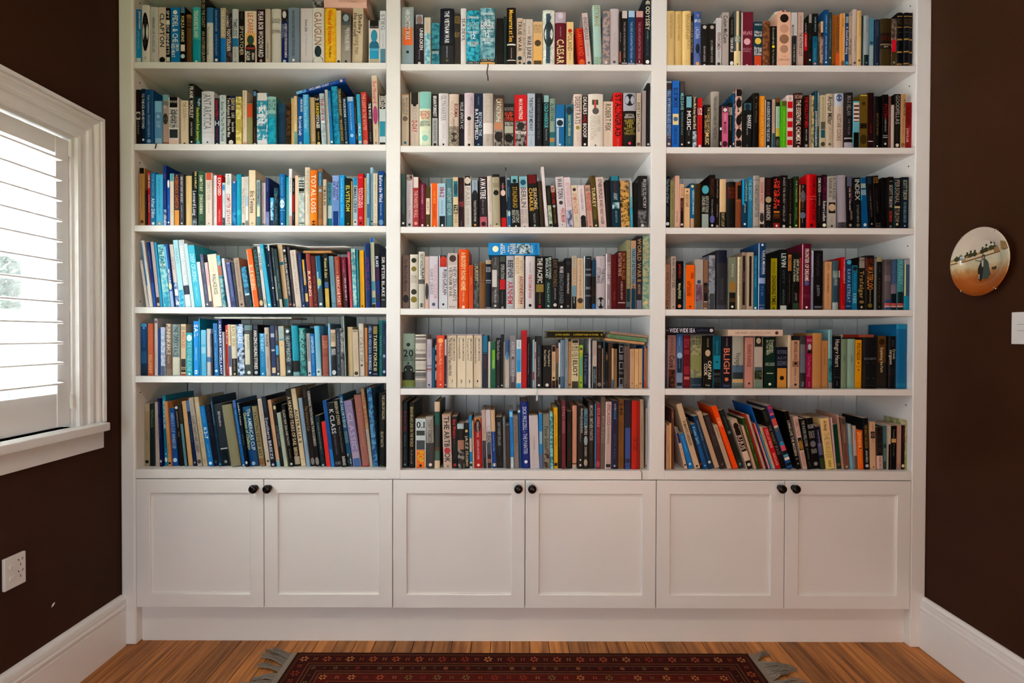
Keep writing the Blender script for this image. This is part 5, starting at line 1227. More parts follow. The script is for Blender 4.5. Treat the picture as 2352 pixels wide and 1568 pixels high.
365 492 380 10201c; b 830 1310 123c34; t2 400 780 b0b8b0 !BRAVE STORIES; t1 420 760 b8c0b8 !ENGLAND; s 850 1200 a8b0a8 GALLANT; o 1240 1275 c0c8c0
495 605 425 12100e; t 450 920 786444 !EXIT WOUNDS; s 940 1150 a8a098 JOHN CANTWELL; o 1210 1270 c0bcb4
608 722 480 17171a; t 560 680 d0d0d0 !WAR; t 690 1220 70747a SEBASTIAN JUNGER; o 1250 1290 d8d8d8
725 842 415 1c1615; c 700 722 420 1305 b8a888; o 460 540 34343c; s 680 1040 c8c4c0 STEVEN PRESSFIELD; o 1240 1280 847c78
845 938 375 b4ac9c; b 900 1090 7094a0; b 1090 1310 14181c; t 580 890 b48c54 !VERDUN; s 390 570 847c6c THE ROAD TO; s 1100 1210 c8ccc8 IAN OUSBY
942 1062 415 c4ae94; s 700 1090 443c30 !THE THIRD MAN OF VICTORY; s 450 690 8c7c68 FRANK WALKER; o 1110 1210 4c4030; b 1200 1310 b89868
1065 1090 375 b8d0d8
1092 1205 380 2c2c32 h; b 600 630 70747c; b 690 730 70747c; b 1060 1090 64686c; h 410 430 b0b0b4 =; h 920 960 b0b4b8 DC
1207 1280 450 24201a; b 450 740 1c4864; s 860 1150 5c4c34 CAMP; b 1220 1310 0c5c94
1285 1455 380 b3adb2 h; t1 580 860 5c5860 !OTTOMANS; t2 600 860 6c6870 !THE FALL; b 1110 1310 a4a6aa; o 1100 1300 1c1c20; s 420 560 8c888c EUGENE ROGAN
1460 1560 330 8f7f80 h; c 1460 1480 340 1305 d8d8dc; t 490 880 c0b4b8 RAINIER CAMP; s 1140 1240 d0c8cc VIKING
1563 1668 350 5c090b; s 400 900 783030 ECONOMIC; s 990 1150 944c4c WAR TIMES
1670 1825 290 4a100f; t2 320 790 9c6c30 !FROM THE ALLIES; t1 320 730 c09890 !BATTLE FOR THE NZ; s 820 1150 c8a8a0 A MEDICAL HISTORY; b 1190 1205 c8a8a4
1828 1910 90 8c8a6c; t 250 950 b4aa7c !WAR IN EUROPE 1939-42; b 950 1310 243c4c; b 1180 1270 5c7480
1912 2005 100 a88c74; t 240 950 0c3044 !YEARS OF RETREAT 1942-44; b 950 1310 10485c; b 240 860 7c94a0
2008 2120 20 342e34; t 60 820 ac8c64 !WORLD WAR II; b 830 1060 40384a; t 870 1040 b09464 !AIR POWER; b 1150 1310 7c7c8c
2125 2252 15 5c8c84 ~a0a888; t 60 820 b49c6c !WORLD WAR II; s 900 1100 b0a878 HISTORY; o 1160 1230 c8b088
@ 1520 550 7.84 4 R 1240
60 152 450 8c6c58; t 580 1180 54382c !WARS WITHOUT END; s 480 560 5c4034 DANNY; o 1190 1220 3c2820
160 250 305 a39488; t 330 860 3c3430 !WARS WITHOUT END; s 900 1130 7c7068 DANNY KEENAN; o 1180 1210 5c5048
255 390 390 0f0f0f; s 440 690 a82c20 JAMES BELICH; t 780 1050 c8cca0 !Making PEOPLES; o 1150 1210 c87c5c
392 428 405 6c8488; b 880 1240 4c7c94
430 590 460 d4600a; t2 600 700 3c1c08 KING; t1 740 1010 7c2c0c !NEW ZEALAND; s 780 1000 8c3808 PENGUIN; o 1170 1210 7c3410
597 742 360 9c948c; b 800 1100 846878 ~5c4858; b 1100 1240 707070; o 720 790 38506c
748 830 372 7e614c; b 770 1095 1c1c1c; o 820 960 48362c; b 1095 1225 b0a498; b 1110 1210 6c5444
848 960 285 5c6068 ~8c9098; b 760 960 7c848c; b 960 1240 44484c
985 1170 195 2f2f33 h; c 968 985 200 1240 9ca0b0; b 200 420 1c2030; s 700 1060 50505a PHOTOGRAPHS; b 1160 1240 40404a
1200 1340 320 6f7464; b 940 1240 1f1a15; s 440 670 b0b09c PATRICIA; o 740 940 8c6c34; b 1040 1110 4c3820; o 1170 1210 c8c4b8
1350 1440 310 958a74; c 1365 1395 320 1240 d0ccb4; s 350 1000 6c5c48 HISTORY OF NEW ZEALAND
1442 1520 230 8a7a6c; c 1455 1505 290 1160 2c2018; s 320 1000 84746c MAORI
1522 1648 232 a0907f; c 1565 1610 300 1180 241c16
1652 1728 290 0c6480; s 310 870 5ca4b8 PACIFIC ISLANDERS; o 1190 1230 c0d4d8
1732 1865 65 143e68 h; c 1728 1742 70 1240 a8c4dc; t2 190 620 c8ccc8 !VAKA MOANA; s 210 620 7c9cb8 VOYAGES OF THE ANCESTORS; b 680 780 8090b0; s 810 1000 5c7c9c THE; b 1160 1165 8ca0b8; o 80 120 c8d0d4; h 1200 1225 a8b8cc ==
1868 1958 290 10110f; s 400 620 34241c GOLD; s 660 980 54241c HEARTS
1960 2075 340 8a8308; t 640 1150 2c2c10 !CHANGING TIMES; s 400 600 545410 NEW ZEALAND; o 1200 1230 343408
2125 2260 180 0d1518; t 250 490 b0bcb8 LEVIN; s 530 800 4c5c5c CITY; s 880 1150 5c6c6c ANTHONY; b 1165 1240 a8b0a8
2262 2350 275 0f0c0a; b 275 560 a8743c; t 300 560 5c3818 TIMESWORN; s 590 1150 6c6048 People and Country
@ 1810 550 7.84 4 R 1250
70 205 245 121612; t2 360 750 a8ac94 !NEW ZEALAND; t1 360 750 a8ac94 !Portrait of a Nation; b 950 1090 141414; s 950 1090 8c8c80 JONES; b 1130 1250 2c4430
208 240 330 94242a; s 360 700 5c1418 MAORI
248 410 80 580d26 h; c 245 262 90 1250 c08c9c; t 170 740 c8bcb8 !FRONTIER OF DREAMS; o 740 820 4c5c88; b 990 994 984c64; b 1020 1024 984c64; o 1185 1225 d8c0b8
425 455 205 7c7c8c; b 205 670 9c9cac
460 625 200 0e0e10; t 270 650 3c3c3e !Fateful Lands; s 810 1000 94949c JUDITH; b 1180 1220 5c5c64; s 520 800 2c2028 ==
655 785 400 b08a66; s 430 540 64482c KEITH; t 600 950 5c4028 !THE HOUSE AT THE MADISON; s 1010 1190 7c5c3c MAURICE SHADBOLT
800 905 380 3c5058 h; b 560 680 6c7c74; t 610 820 94a49c !TARAWAKI; b 1120 1250 8c9894; b 820 1110 2c4854
908 942 560 28363c; b 560 680 94a0b0
945 1030 320 9c0c12; t2 350 780 d0a09c !CAPTAIN COOK'S; s 420 700 bc5c58 THE THREE; s 880 1120 5c0c10 VOYAGES; b 1185 1190 d06c68; b 1215 1220 d06c68
1042 1140 365 0f385c; o 370 450 4c98b0; t 530 1120 7ca0b8 !RAWA RETREAT; b 1175 1195 4c88a8
1150 1250 465 106c8c; b 470 590 2c6c7c; o 490 560 0c2030; t 960 1130 78b4c8 !KNEE; s 620 900 3c90ac PACIFIC
1262 1385 325 16120c; b 325 510 848078; h 350 390 3c3834 ROGER; t 560 1130 948050 !Trafalgar II; o 1180 1220 9c9484
1388 1550 290 0e0b09 h; b 340 560 5c2410 ~28130c; t 480 890 b87830 !WATERLOO; s 900 1120 948c78 BERNARD CORNWELL; o 1130 1210 6c6428
1553 1590 340 6c7474 ; s 400 600 4c5454 ==
1592 1690 320 0d0d0b h; b 320 400 8c8468; s 440 600 4c4838 THE; s 680 1110 5c543c !A World of Spires; o 1180 1210 5c5c4c
1740 1850 360 5c5454 h; h 380 460 3c3434 TREASON; b 640 740 74646c; b 1070 1250 2c4c70; b 1130 1160 b04840; b 1170 1200 b08c80
1852 1960 365 304c6c h; t 390 800 5c748c !RENAISSANCE; b 800 960 746c7c; b 960 1250 0c2030; b 1130 1160 b04840; b 1170 1200 b08c80
1962 2080 355 447a80 h; t 370 800 6ca4a8 !WAVERLEY; b 930 1250 10282c; b 1130 1160 b04840; b 1170 1200 b08c80
2085 2220 350 3c5468 h; c 2095 2120 360 1000 b8bc90; s 560 760 24384c SEA; b 1000 1250 107890; b 360 450 8c8c8c
@ 300 720 7.84 5 L 1120
185 305 180 0f548c >102c44; b 185 240 4c98c0; s 250 600 3c84b8 VOYAGE OF THE; b 680 900 24608c; o 250 275 c8e0ec
312 415 180 c4704c; t 750 1070 dcbc90 KELLAWAY; b 1080 1120 b85c38
425 490 90 c8c4c6 h L-15; b 100 180 b0a8b0; o 130 170 7c3c4c; s 400 1060 a49ca0 NEW ZEALAND SAILING
505 540 275 0f4488
542 630 245 94a8c8 ~c0ccdc; b 245 340 b0bcd4; b 950 1120 5c6c84
632 748 185 8c7c6c h; t 190 740 d8ccbc PUNNINKAHLE; s 760 900 c0b0a0 TALES; b 640 1000 7c685c
750 895 195 94a4a4 h; b 790 1110 c8c8b8; t 230 780 4c6468 !THE GREAT RACE; t2 200 540 5c7074 CAPTAIN
895 1000 190 cdb898; b 240 250 5c4438; b 275 285 5c4438; t 320 620 b86c48 !WRECKED; b 820 1060 2c2420; b 970 980 c8b890; b 1000 1010 c8b890; b 1090 1125 a81820
1005 1125 345 159cac; o 380 500 c0e0dc; t 520 1040 88ccd0 !THE VOYAGE ALONE; o 1070 1110 d0ecec
1127 1240 135 0e8cd0 h L-40; t 200 430 ecf4f8 !SAIL; s 610 840 a0d4f0 WINSTON; o 1020 1090 e8f4f8; b 300 1120 0c94d8
1245 1262 95 1898b8 L-60; s 120 300 a0dce8 JUNE
1262 1370 295 4cacd4 L-30; b 300 560 78bcd8; b 600 720 94c8dc; s 800 1100 88c4e0 WATERS
1375 1450 275 c4bfbd h L-30; b 785 875 4c7cac
1455 1500 360 2c2c3c L-20; s 500 900 8c8ca0 NAVIGATOR
1502 1595 175 0c74ac L-35; s 300 520 a0d4ec A Second; s 540 1060 88c4e0 Cruising Life; o 1010 1060 b8dcec
1598 1670 95 1c3c78 L-50; s 110 200 d8e0ec A; t 200 1100 d0d8e8 !MARINERS MISCELLANY; b 1090 1120 24304c
1675 1715 330 c4c4c8 L-20
1715 1775 210 c43c38 L-35; t 260 590 ecd4d0 RUFUS; s 880 1010 e0a8a0 ADAM
1778 1830 195 d0b898 L-30; b 580 960 3c6c94; b 960 1110 d0d8dc
1832 1930 200 cfc7b4 h L-40; b 810 1120 2a2622; t 230 600 a89c68 !BASIL ERIK; s 830 1040 94887c CRUISE; o 1070 1110 c8b890
1935 2060 190 24446c L-35 ~c0d4e4; t 230 540 d8e4ec !THE LAKE; t 640 1000 c0d0e0 !MARITIME RACES; o 1040 1090 c8d8ec; b 220 620 8cacd0
2065 2215 200 4c5450 h L-25; b 210 300 70888c; c 2065 2165 370 920 c8c4b0; s 400 660 8c8878 ATLANTIC; o 1035 1095 d0d4d0
2220 2320 200 20222c L-20; t 300 1000 d8d4cc !AMAZING SAILING STORIES; o 1030 1090 a8b0b8; b 210 280 3c4054
@ 590 720 7.84 5 L 1135
50 165 355 1c8cbc L-25; b 975 1135 0c88b8; t 370 690 a4dcec !IN THE HEART; s 720 960 5cb0d0 OF THE SEA; o 1080 1115 c0e4f0
170 250 250 b8aea4 h L-40; t 370 600 5c5450 !WAHINE; s 780 1000 8c7c78 DISASTER
275 355 215 2d4268 L-40; b 360 430 a8b0c0; b 650 685 b0b8c4; b 985 1085 c8b898
360 420 215 44444c L-40; s 240 560 b8b8b8 DEEPEST; b 580 750 48a4d0; s 800 1060 a8a8a8 MAINSAIL; o 1080 1120 c8c0b8
425 525 225 d0bc98 L-40; b 230 450 9ab0b4; b 455 490 58a0b0; s 560 600 8c7c60 SEA; s 1100 1120 a89874 =
530 650 265 202c30 h L-40 ~506470; o 290 350 c8d4d4; t 420 880 a8b8b8 !HEAVY WEATHER; o 1030 1080 c0d0d4
655 780 215 0c8ca0 h L-55; c 600 655 230 1100 80c8c8; b 220 850 0c98ac; b 860 1060 2c2420; b 1070 1135 84a4a4
785 905 260 1c5c60 h L-40 ~4c9c9c; t 280 850 88c4c0 !AMERICA'S CUP CLASS; s 900 1100 6cacac ==
920 990 355 a49c98 L-35; s 400 860 6c6460 SCHOOL OF; b 870 1135 c8c4c4; o 1070 1110 3c3c3c
992 1068 365 0c78b8 L-35; t 410 720 b0dcf0 !JOSEPH DIVER; s 740 930 88c4e4 COUSTEAU; o 1090 1110 a0d0ec
1070 1165 220 5cb0d0 h L-40 >9cc0cc; b 1010 1135 c0d0d0; o 1040 1080 2c5c6c; s 300 900 84c8e0 ==
1190 1300 390 9c5c4c h L-20; h 490 620 c88c78 THE LOG; b 740 750 7c4038; b 770 780 7c4038; b 1080 1088 7c4038
1305 1345 180 88b8d4 L-40; s 250 800 5c94b8 CALM
1350 1440 255 26262a h L-30; b 290 600 d0c0a8; h 350 510 5c4c40 LOVE WAR EAST; b 630 760 4c4c50; h 640 750 d0d0d0 JOHN WINTON; o 1030 1120 c8c8c8
1445 1520 260 3c4854 L-25; s 350 700 98a4b0 THE CUTLASS; s 740 920 8c98a0 HEXFORD; s 980 1040 7c8890 III
1522 1590 260 383638 L-30 ~888484; t 330 690 c0bcb8 !THE OLD MAN AND; b 880 1135 706c6c
1595 1640 42 28342c h L-45; c 1590 1608 45 1130 b8d4d0
1642 1740 240 cdbc98 h L-20
1745 1845 290 c6b8a4 L-25; b 310 325 5c5044; s 450 900 b0a28e THE TEMPEST; o 1050 1120 4c4438
1855 1945 180 c9c4b8 h L-25; t 430 880 94907c !CAST OF; s 300 380 8c887c GREAT; o 920 960 4c4844
1948 2000 255 c48854 L-10; b 880 1135 b07848
2003 2085 210 123054 h; t 240 720 90a8c8 !HELL OR HIGH SEAS; t 750 1020 b0c0d4 ROB MUNDLE; o 1060 1090 d0d8e0
2087 2185 195 0f1c28; t 390 1040 d0c490 !TASKET FORCE 10; b 230 370 8c7c44; b 1090 1105 88909c
2190 2265 125 0f7474 h; s 260 900 6cb4b0 ISLAND TIME
2267 2322 180 13284c; s 340 640 6c80a4 COLD; o 740 800 94a4c0; o 1030 1080 b0b8c8
@ 915 740 7.84 5 M 1190
60 295 205 7c9488 h; b 205 480 94a89c; h 500 620 14181a 20; h 630 660 2c3834 CENTURY; h 670 700 2c3834 AUCKLAND; o 720 760 24302c; o 770 950 1a1e1c; b 900 1050 1c1e1c; b 1050 1165 74803c; o 370 440 28302c
305 500 220 c3bfb6 h; b 255 275 1c1c1c; b 310 380 8c8880; h 480 525 7c7870 Auden; b 570 640 84807a; b 675 695 1c1c1c; b 770 774 8c8880; b 860 878 1c1c1c; b 910 990 747472; b 1000 1010 1c1c1c; b 1055 1065 1c1c1c; b 1075 1190 8c8c8c
505 605 305 b4b2c0 h; s 400 640 808094 COLLECTED; b 780 800 7c7c98; b 835 870 947478; b 885 890 8c6c70; o 1120 1155 24305c
608 660 455 1c5872; s 520 1060 5c90a4 THE LADY; b 900 1190 245c74
662 690 285 143c58; b 410 500 a0b0b8; b 600 700 a0b0b8; b 760 820 a0b0b8; b 880 1050 a8b8c0
690 830 235 d04a20; o 285 380 e8a868; t 390 790 e8b07c !Molecules Molly; s 810 1060 e0a070 KATHERINE; o 1120 1150 f0d0b8
832 870 300 3c3034; b 310 600 c0b8b4; b 620 1000 34242c; o 1120 1150 b8b0ac
890 1050 235 d2c5ae; t2 285 700 3c3830 JAMES K BAXTER COMPLETE PROSE; s 285 690 3c3830 Reviews and Introductions; t1 285 970 4c4840 The Washington Years 1960-1965; h 1040 1090 1c1a18 1; s 1110 1120 6c6458 =
1058 1215 235 d2c5ae; t2 285 700 3c3830 JAMES K BAXTER COMPLETE PROSE; t1 285 660 4c4840 Return to Dunedin 1966-1968; h 1045 1095 1c1a18 2; s 1110 1120 6c6458 =
1220 1345 235 d2c5ae; t2 285 700 3c3830 JAMES K BAXTER COMPLETE PROSE; t1 285 690 4c4840 The Jerusalem Years 1969-1972; h 1045 1095 1c1a18 3; s 1110 1120 6c6458 =
1355 1495 235 d2c5ae; t2 285 700 3c3830 JAMES K BAXTER COMPLETE PROSE; t1 285 750 4c4840 Notes and Appendices by John Weir; h 1045 1095 1c1a18 4; s 1110 1120 6c6458 =
1515 1615 235 2c303a; b 240 540 0c7494; b 555 565 0c7494; s 600 840 8c3c44 HARD PLACES
1618 1658 350 c8c0b4
1660 1755 345 1d6446; c 1690 1740 500 830 74b01c; s 690 850 c0d0a8 GOODMAN; h 1140 1170 145038 ==
1760 1840 285 181617; t 320 690 b0acac !The Dark Raider; s 330 1120 848080 ==; o 1150 1175 a8a8a8
1842 1890 220 141312; o 1130 1160 c0c0bc
1892 1918 350 a89c88; s 400 950 544c40 SMITH
1922 2000 315 b4b0a8 h; b 315 600 3c5c84; o 540 680 5c8cac
2008 2120 240 848086; t 350 640 bcb8bc !ALFRED KNIBB; t 690 1080 c0bcc0 !ACROSS THE UNIVERSE; b 980 1190 4c444c; o 620 660 3c3c40
2125 2215 315 c4d4d8; b 480 690 4c9cc8; b 690 900 0c94c4; b 920 1090 d4c4b4; b 1100 1190 1c94c0; s 350 450 4c6c74 MARK
2218 2315 145 b0101a
@ 1205 740 7.84 5 M 1195
45 100 270 121014; s 380 950 a4a0a0 The Prettiest Girl in the Village
102 138 310 2c2428; b 620 1195 34283c
140 178 310 84a8b4; b 900 1050 7c4c5c
180 208 350 c8b4ae; b 540 660 b8788c
210 305 250 2c2d30; s 420 590 4c94b4 Foreign Brothers; t 620 980 888c90 !Sonnets for the Aching; o 1120 1160 d8d8d8
325 485 420 100d0b; t2 500 800 c0b89c !The Penguin Book of; t1 500 800 c0b89c !New Zealand Verse; o 1110 1170 d0ccc0
488 560 420 bfa585; b 430 530 2c1410; s 580 920 74604c THE LYRIC; b 1060 1195 3c1c14; o 990 1030 241410
565 608 470 7c6c50; b 470 740 8c6444; b 740 1050 4c5c48; b 1050 1195 1c1614
610 645 370 c4bfc0; b 990 1130 1c1c1c
647 720 320 748c9c h; s 380 900 5c7484 UNDER THE SKY; b 980 1195 4c6c80
722 785 290 8c949c; s 560 900 5c6470 SUNRISE; s 1000 1150 6c7480 ==
787 840 345 b08c64; b 405 412 84643c; s 500 800 7c5c3c SEVENTY AND; o 1110 1150 6c4c30
842 975 310 c4b898; b 320 375 3c3828; h 390 410 3c3428 THE COMPLETE; h 435 470 2c281c POEMS; h 485 520 2c281c PLAYS; h 545 575 2c281c T S; h 580 620 2c281c ELIOT; b 650 660 3c3828; t 690 980 241f18 ELIOT; b 1070 1195 4c4434
980 1050 410 8cac3c; b 510 550 c8a84c; c 1000 1035 640 970 5c9c98; o 460 500 2c4420; o 1080 1110 2c4c1c
1055 1150 565 10203a; t 650 1110 60708c !Worlds of Treasure; h 590 630 7c8ca4 ==
1152 1190 290 b8bcc0
1220 1300 330 a49a92; b 800 1195 2a3c42; b 610 790 b8b0a8; s 630 780 8c847c LIONS; t 850 1100 7c949c HAUSFRAU
1303 1390 345 181212; s 520 1030 6c4c40 COLLECTED POEMS; o 410 470 6c645c; o 1090 1170 84746c
1392 1412 470 a88460
1412 1450 350 244c5c; o 1090 1130 5c8090
1452 1505 540 1c1818; o 570 690 74583c; b 1060 1195 3c3034
1507 1565 370 4c3424; s 500 1000 6c4c34 MARY
1567 1605 470 b8a080; b 1040 1195 3c6c90
1607 1665 480 8c7050; s 520 900 6c5438 SINGLE
1690 1785 390 1c1c1e h; c 1700 1780 430 550 8c8c90; c 1712 1768 445 535 1a1a1c; h 590 680 a0a0a4 THE TREASURY OF; c 1700 1780 720 850 8c8c90; c 1712 1768 735 835 1a1a1c; h 900 940 84848a VERSE; c 1700 1780 1010 1140 8c8c90; c 1712 1768 1025 1125 1a1a1c; b 1150 1195 84848a
1790 1890 430 6c5f58; s 500 850 3c342f !Selected Poems Continued; o 1120 1150 3c342f
1897 1978 480 bb987a; s 520 640 8c6c54 AUNT; o 1090 1120 8c6c54
1980 2048 480 ccab7c; o 1130 1160 947448; s 540 760 a88858 MOUNTAIN
2050 2118 475 bc9c72; o 1090 1130 8c7048
2120 2148 430 0f5c98 h
2150 2175 420 a8745c; b 1060 1195 b02c20
2178 2210 470 a87c5c; s 480 620 5c3c2c TAKE
2212 2240 480 c8a86c; b 1080 1195 7c6c34
@ 1520 735 7.84 5 R 1235
55 100 350 343c50; s 400 1180 6c7488 THE CIRCUMNAVIGATORS
105 255 270 8a6a64; s 320 610 4c3834 ROB MUNDLE; t 640 880 2c1c1c !Cook; b 900 1235 5c3424 ~241410
262 380 250 2c5c8c >7c8ca0; s 300 460 88b0d0 Stanford; o 590 690 94b0c8; b 700 960 1c344c; s 700 880 88a0b4 Down to the Sea; b 1140 1200 20282c
388 505 275 681222; h 340 500 98404c DISCOVERY; b 540 620 843438; b 840 990 842430; b 1030 1080 a8645c; b 1000 1015 48101c
515 720 275 6a7058 h ~94906c; b 640 900 7c8054; b 1050 1235 243844; h 300 450 4c5040 THE GREAT; h 1170 1195 64707c DANCE LIGHT
745 910 280 17140f; s 330 490 a4a888 FRANK McLYNN; f 535 720 a8947c 241c14; t2 740 1070 c8c0a8 !CAPTAIN; t1 790 1010 c8c0a8 !COOK; h 1170 1200 a8a490 Yale
915 1065 280 0c4c5c; b 640 890 0c7c8c; b 890 1235 0c1214; t 370 620 2c8894 CAROLINE ALEXANDER; h 960 1000 5c6464 THE BOUNTY; h 1050 1130 3c4848 THE TRUE STORY; o 740 780 0c3c4c
1080 1255 290 1e1a24; t 510 970 b87058 !BLIGH; s 320 480 84807c ROB MUNDLE; o 1040 1110 b0744c; b 1160 1235 283048; h 1180 1205 7c84a0 ==
1270 1470 290 98988c h; t 590 860 4c4c44 !Voyages; b 820 950 4c6478; b 950 1070 2c383c; b 1080 1130 b09464; b 1140 1235 6c746c
1500 1645 310 a87c70; t 440 850 7c443c !FEARS' RANGE; s 470 750 8c5c50 ==; o 1130 1170 3c2828
1655 1820 300 8c8478; b 300 480 181c18; f 320 480 a89c84 302824; b 490 850 a49a90; b 850 910 4c5c60; b 910 1080 48543c ~1c2418; b 1090 1235 6c7c6c
1845 2050 310 0d2c22; t2 360 590 a8b098 !Knowledge; t 360 610 a8b098 !Is a Blessing; t1 360 630 a8b098 !on Your Mind; h 770 830 88988c ANNE SALMOND; h 940 990 a8b4a4 ==; o 1140 1190 c0c8b8
2055 2280 485 101828; b 870 1230 b08038; h 540 610 5c6470 NOTHING; h 660 710 5c6470 AS IT; h 740 820 5c6470 SEEMS; o 1010 1090 2c2414
@ 1810 735 7.84 5 R 1240
-20 55 270 b8a890 h
60 205 365 a98a70; t 390 730 6c3c30 MICHAEL KING; b 740 850 84604c; o 760 810 241c1c; s 870 1010 4c3c30 Hidden; s 1040 1130 6c5444 ==; o 1150 1195 2c2018
215 320 290 3c3c40 h; b 440 580 6c6c70; b 580 960 646a74; s 1130 1210 a8a4a0 King; b 960 1110 2c2c30
328 432 285 84103c; b 420 600 54484c; f 430 600 a8a0a4 1c181c; h 340 390 c07c94 MICHAEL KING; t 640 1030 b85078 !Te Puea Herangi; s 1120 1210 d8b0c0 ==
437 605 235 a47a4c h
608 715 370 a4784c; s 510 820 745028 !Hiwi and Home
735 800 170 6c9498 h L-10; c 722 742 180 700 b8c8cc; s 310 490 38484c LIFE; b 700 1130 1c4c50 ~3c7c80; b 1130 1240 84847c
820 945 290 0d0f16; t 350 850 b0a8a0 !Hungry Heart; b 890 895 4c4c50; b 935 940 4c4c50; b 980 985 4c4c50; b 1020 1025 4c4c50; b 1045 1050 5c5c60; s 1100 1190 74747a NOTHING
955 1055 340 6e8068 h; s 640 760 48584c ORNERY
1065 1205 338 819a8c h; s 640 760 3c4c48 LUSTRA; s 360 600 94a898 ==
1210 1330 355 c08a0a; t 420 730 5c3c08 !POLYNESIA; b 840 850 8c5c0c; o 760 790 5c3c08; o 890 920 5c3c08; b 1130 1135 94680c; b 1155 1160 94680c
1340 1595 320 17181b h; h 680 715 70747c ELIZABETH; h 740 800 34383c ==; h 1045 1060 6c7078 ======; b 1180 1183 44484c
1598 1785 285 2f2a22; b 285 770 5c4020; t 500 950 b8ac90 !Explaining the Faith; o 340 450 34240f
1795 1935 290 121419 h; t2 530 710 a8a494 Frank; t1 540 800 a8a494 Sargeson; s 360 480 54585c MICHAEL; b 890 895 3c4048; b 920 930 3c2428; b 950 960 3c2428; b 980 990 3c2428
1945 2155 75 0f5f84 h; b 80 160 1c7c9c; b 1140 1220 1c6c8c
@ 300 880 7.293 6 L 1395
195 320 340 9c9178 L-20; b 340 470 a89c84; t 500 790 b08870 !Windward; s 820 960 74684c LANE; o 1290 1350 1c1a14
328 410 340 11262a h L-70; t 440 740 708c60 !Wind Waves & Life; s 820 1080 34504c ==
420 490 315 b8aca0 L-95; s 530 900 94887c NEW ZEALAND CRAFT; s 1000 1140 a89c90 ==
492 550 255 101c58 L-110; s 300 520 8c94bc David Palmer; s 560 940 7c84b4 The Lure of the Haven; o 1280 1330 b8b8c8
555 628 205 1c88a8 h L-115; t 290 760 c0e0e4 !THE LAST OF THE TALL SHIPS; b 780 1080 187c90; o 1180 1200 d0e8e8; o 1250 1330 c8e0d8
635 695 305 c49060 L-115; s 1020 1180 4c3418 Boat Days; o 1320 1360 241c10
705 798 415 0d5498 L-115; t 490 830 88b0d4 !AMERICA'S CUP; s 720 830 5c3c7c STORY; t 850 1100 a8c4dc !AWARDS CUP; o 1260 1330 b0d4f0
825 900 365 201a18 L-140; s 470 740 b0aca4 ADVENTURE OUR SEAS; s 810 900 a89070 TRAVEL; o 380 430 c0c0b8
905 960 350 30342f L-145; b 680 1395 5c8c9c; s 380 660 845c48 CONQUEST; s 900 1300 94b8c4 TALL SHIPS
970 1045 295 c8a678 L-165
1055 1115 285 102c54 L-155; b 290 470 5478a4; s 510 1080 5c7ca4 THE VOYAGE OF; o 1320 1350 a0a8b4
1125 1205 240 aea69c L-170; s 300 480 84807c FORTUNE; t 540 1160 54504c !CLASSIC YACHTS AND LEGENDS; o 1280 1350 5c5850
1215 1292 225 bfb498 L-165; s 560 1100 8c8468 THE WIND IN THE WEST; b 230 320 b4a888; s 1260 1370 84805c FINN
1305 1390 375 0e7cbc L-155; t 740 930 dcecf4 K2-7; s 410 680 5cb0dc THE GREAT BEAT; s 1030 1240 88c4e4 ALAN SEFTON; o 1320 1370 c8e4f4
1400 1480 350 141428 L-155; t 390 900 2c3048 !BLACK MAGIC; o 1300 1350 4c4c68
1485 1530 230 0c3c58 L-165; s 290 700 94b4c4 THE BEST OF SAIL RACING; s 760 1000 3c7ca0 UFFA; o 1345 1380 2ca0d0
1535 1680 340 2c363e L-155; t 465 720 b0b4b8 Bill Hamilton; b 1090 1110 c0c4c4; b 1110 1395 0c2028; o 1300 1350 8c9494
1685 1850 345 8c8a70 h L-165
1870 1925 280 0c64a0 L-170; b 280 400 5474b0; s 410 1040 94c0dc THE YACHT RACES OF THE; o 1360 1390 a8d0e8
1930 1985 330 0b1424 L-150; t 330 700 b8bcc4 !Leaders Coast; s 830 1050 848c9c JACK EARL; o 1300 1350 b8b8b8
1990 2150 380 0c5478 h L-145; t2 420 1130 b8ccd8 !The AMERICAS CUP; t1 480 1110 c0c880 !Questions of Challenge; o 1320 1380 98b4c4; b 1000 1395 0c4878
@ 590 880 7.293 6 L 1395
50 135 380 958b68 h L-140; t 470 1230 4c4430 YACHTING REVIEW ART; b 1260 1375 8c6844
160 235 255 c0b6a8 L-155; s 290 640 a89084 CHARLES PEARS; o 1290 1330 5c5448; s 700 1200 b0a698 ==
240 320 215 161c30 L-170; t 570 1270 b8bcc8 !Southern BREEZE; b 230 480 243040; o 1340 1380 b0b0bc
330 395 275 c4a484 L-165; b 1300 1395 6cacc0; s 390 700 b08c7c YACHTING; s 750 1280 b48c78 THE LURE
400 455 340 1c2428 L-140; o 370 440 c0b890; t 700 1050 6c747c !AUSTRALIAN
460 525 490 a4b0a0 L-130; s 520 1000 8c9888 LETTERS; b 1305 1395 b4b89c
555 625 350 141614 L-155; t 440 1040 b0b0a8 !CLASSIC NEW ZEALAND YACHTS; s 1100 1250 8c8c84 MO KNOWES; o 1330 1370 b8c0bc
635 735 90 2c241c h L-170; t 220 1050 c4b494 !A HUNDRED YEARS OF SAIL; t 1080 1230 c0b088 BEKEN; b 1235 1365 a8a090
745 825 85 c8b898 L-185; t 430 1000 34342f !AUSTRALIA II; b 1270 1276 a89878; b 160 165 a89878
835 900 245 849cb0 L-145; s 400 1100 94acbc ==
905 985 90 241c16 L-170; t 380 800 94743c !The America's Cup; b 90 240 3c2c24; o 1250 1370 84807c
988 1060 75 18181a L-170; t 130 1050 b8b4a8 !REMEMBERING YOUTH SAILING THOROUGHBREDS; o 1240 1370 84827c
1075 1155 535 142c32 L-110; s 650 1100 8ca0a0 CLASSIC BOATS FOR THE; s 800 1290 60787c RETREAT; o 1350 1390 94a4a4
1165 1240 640 d03430 L-90
1245 1310 285 0c5898 L-185; b 1100 1395 1c7cbc
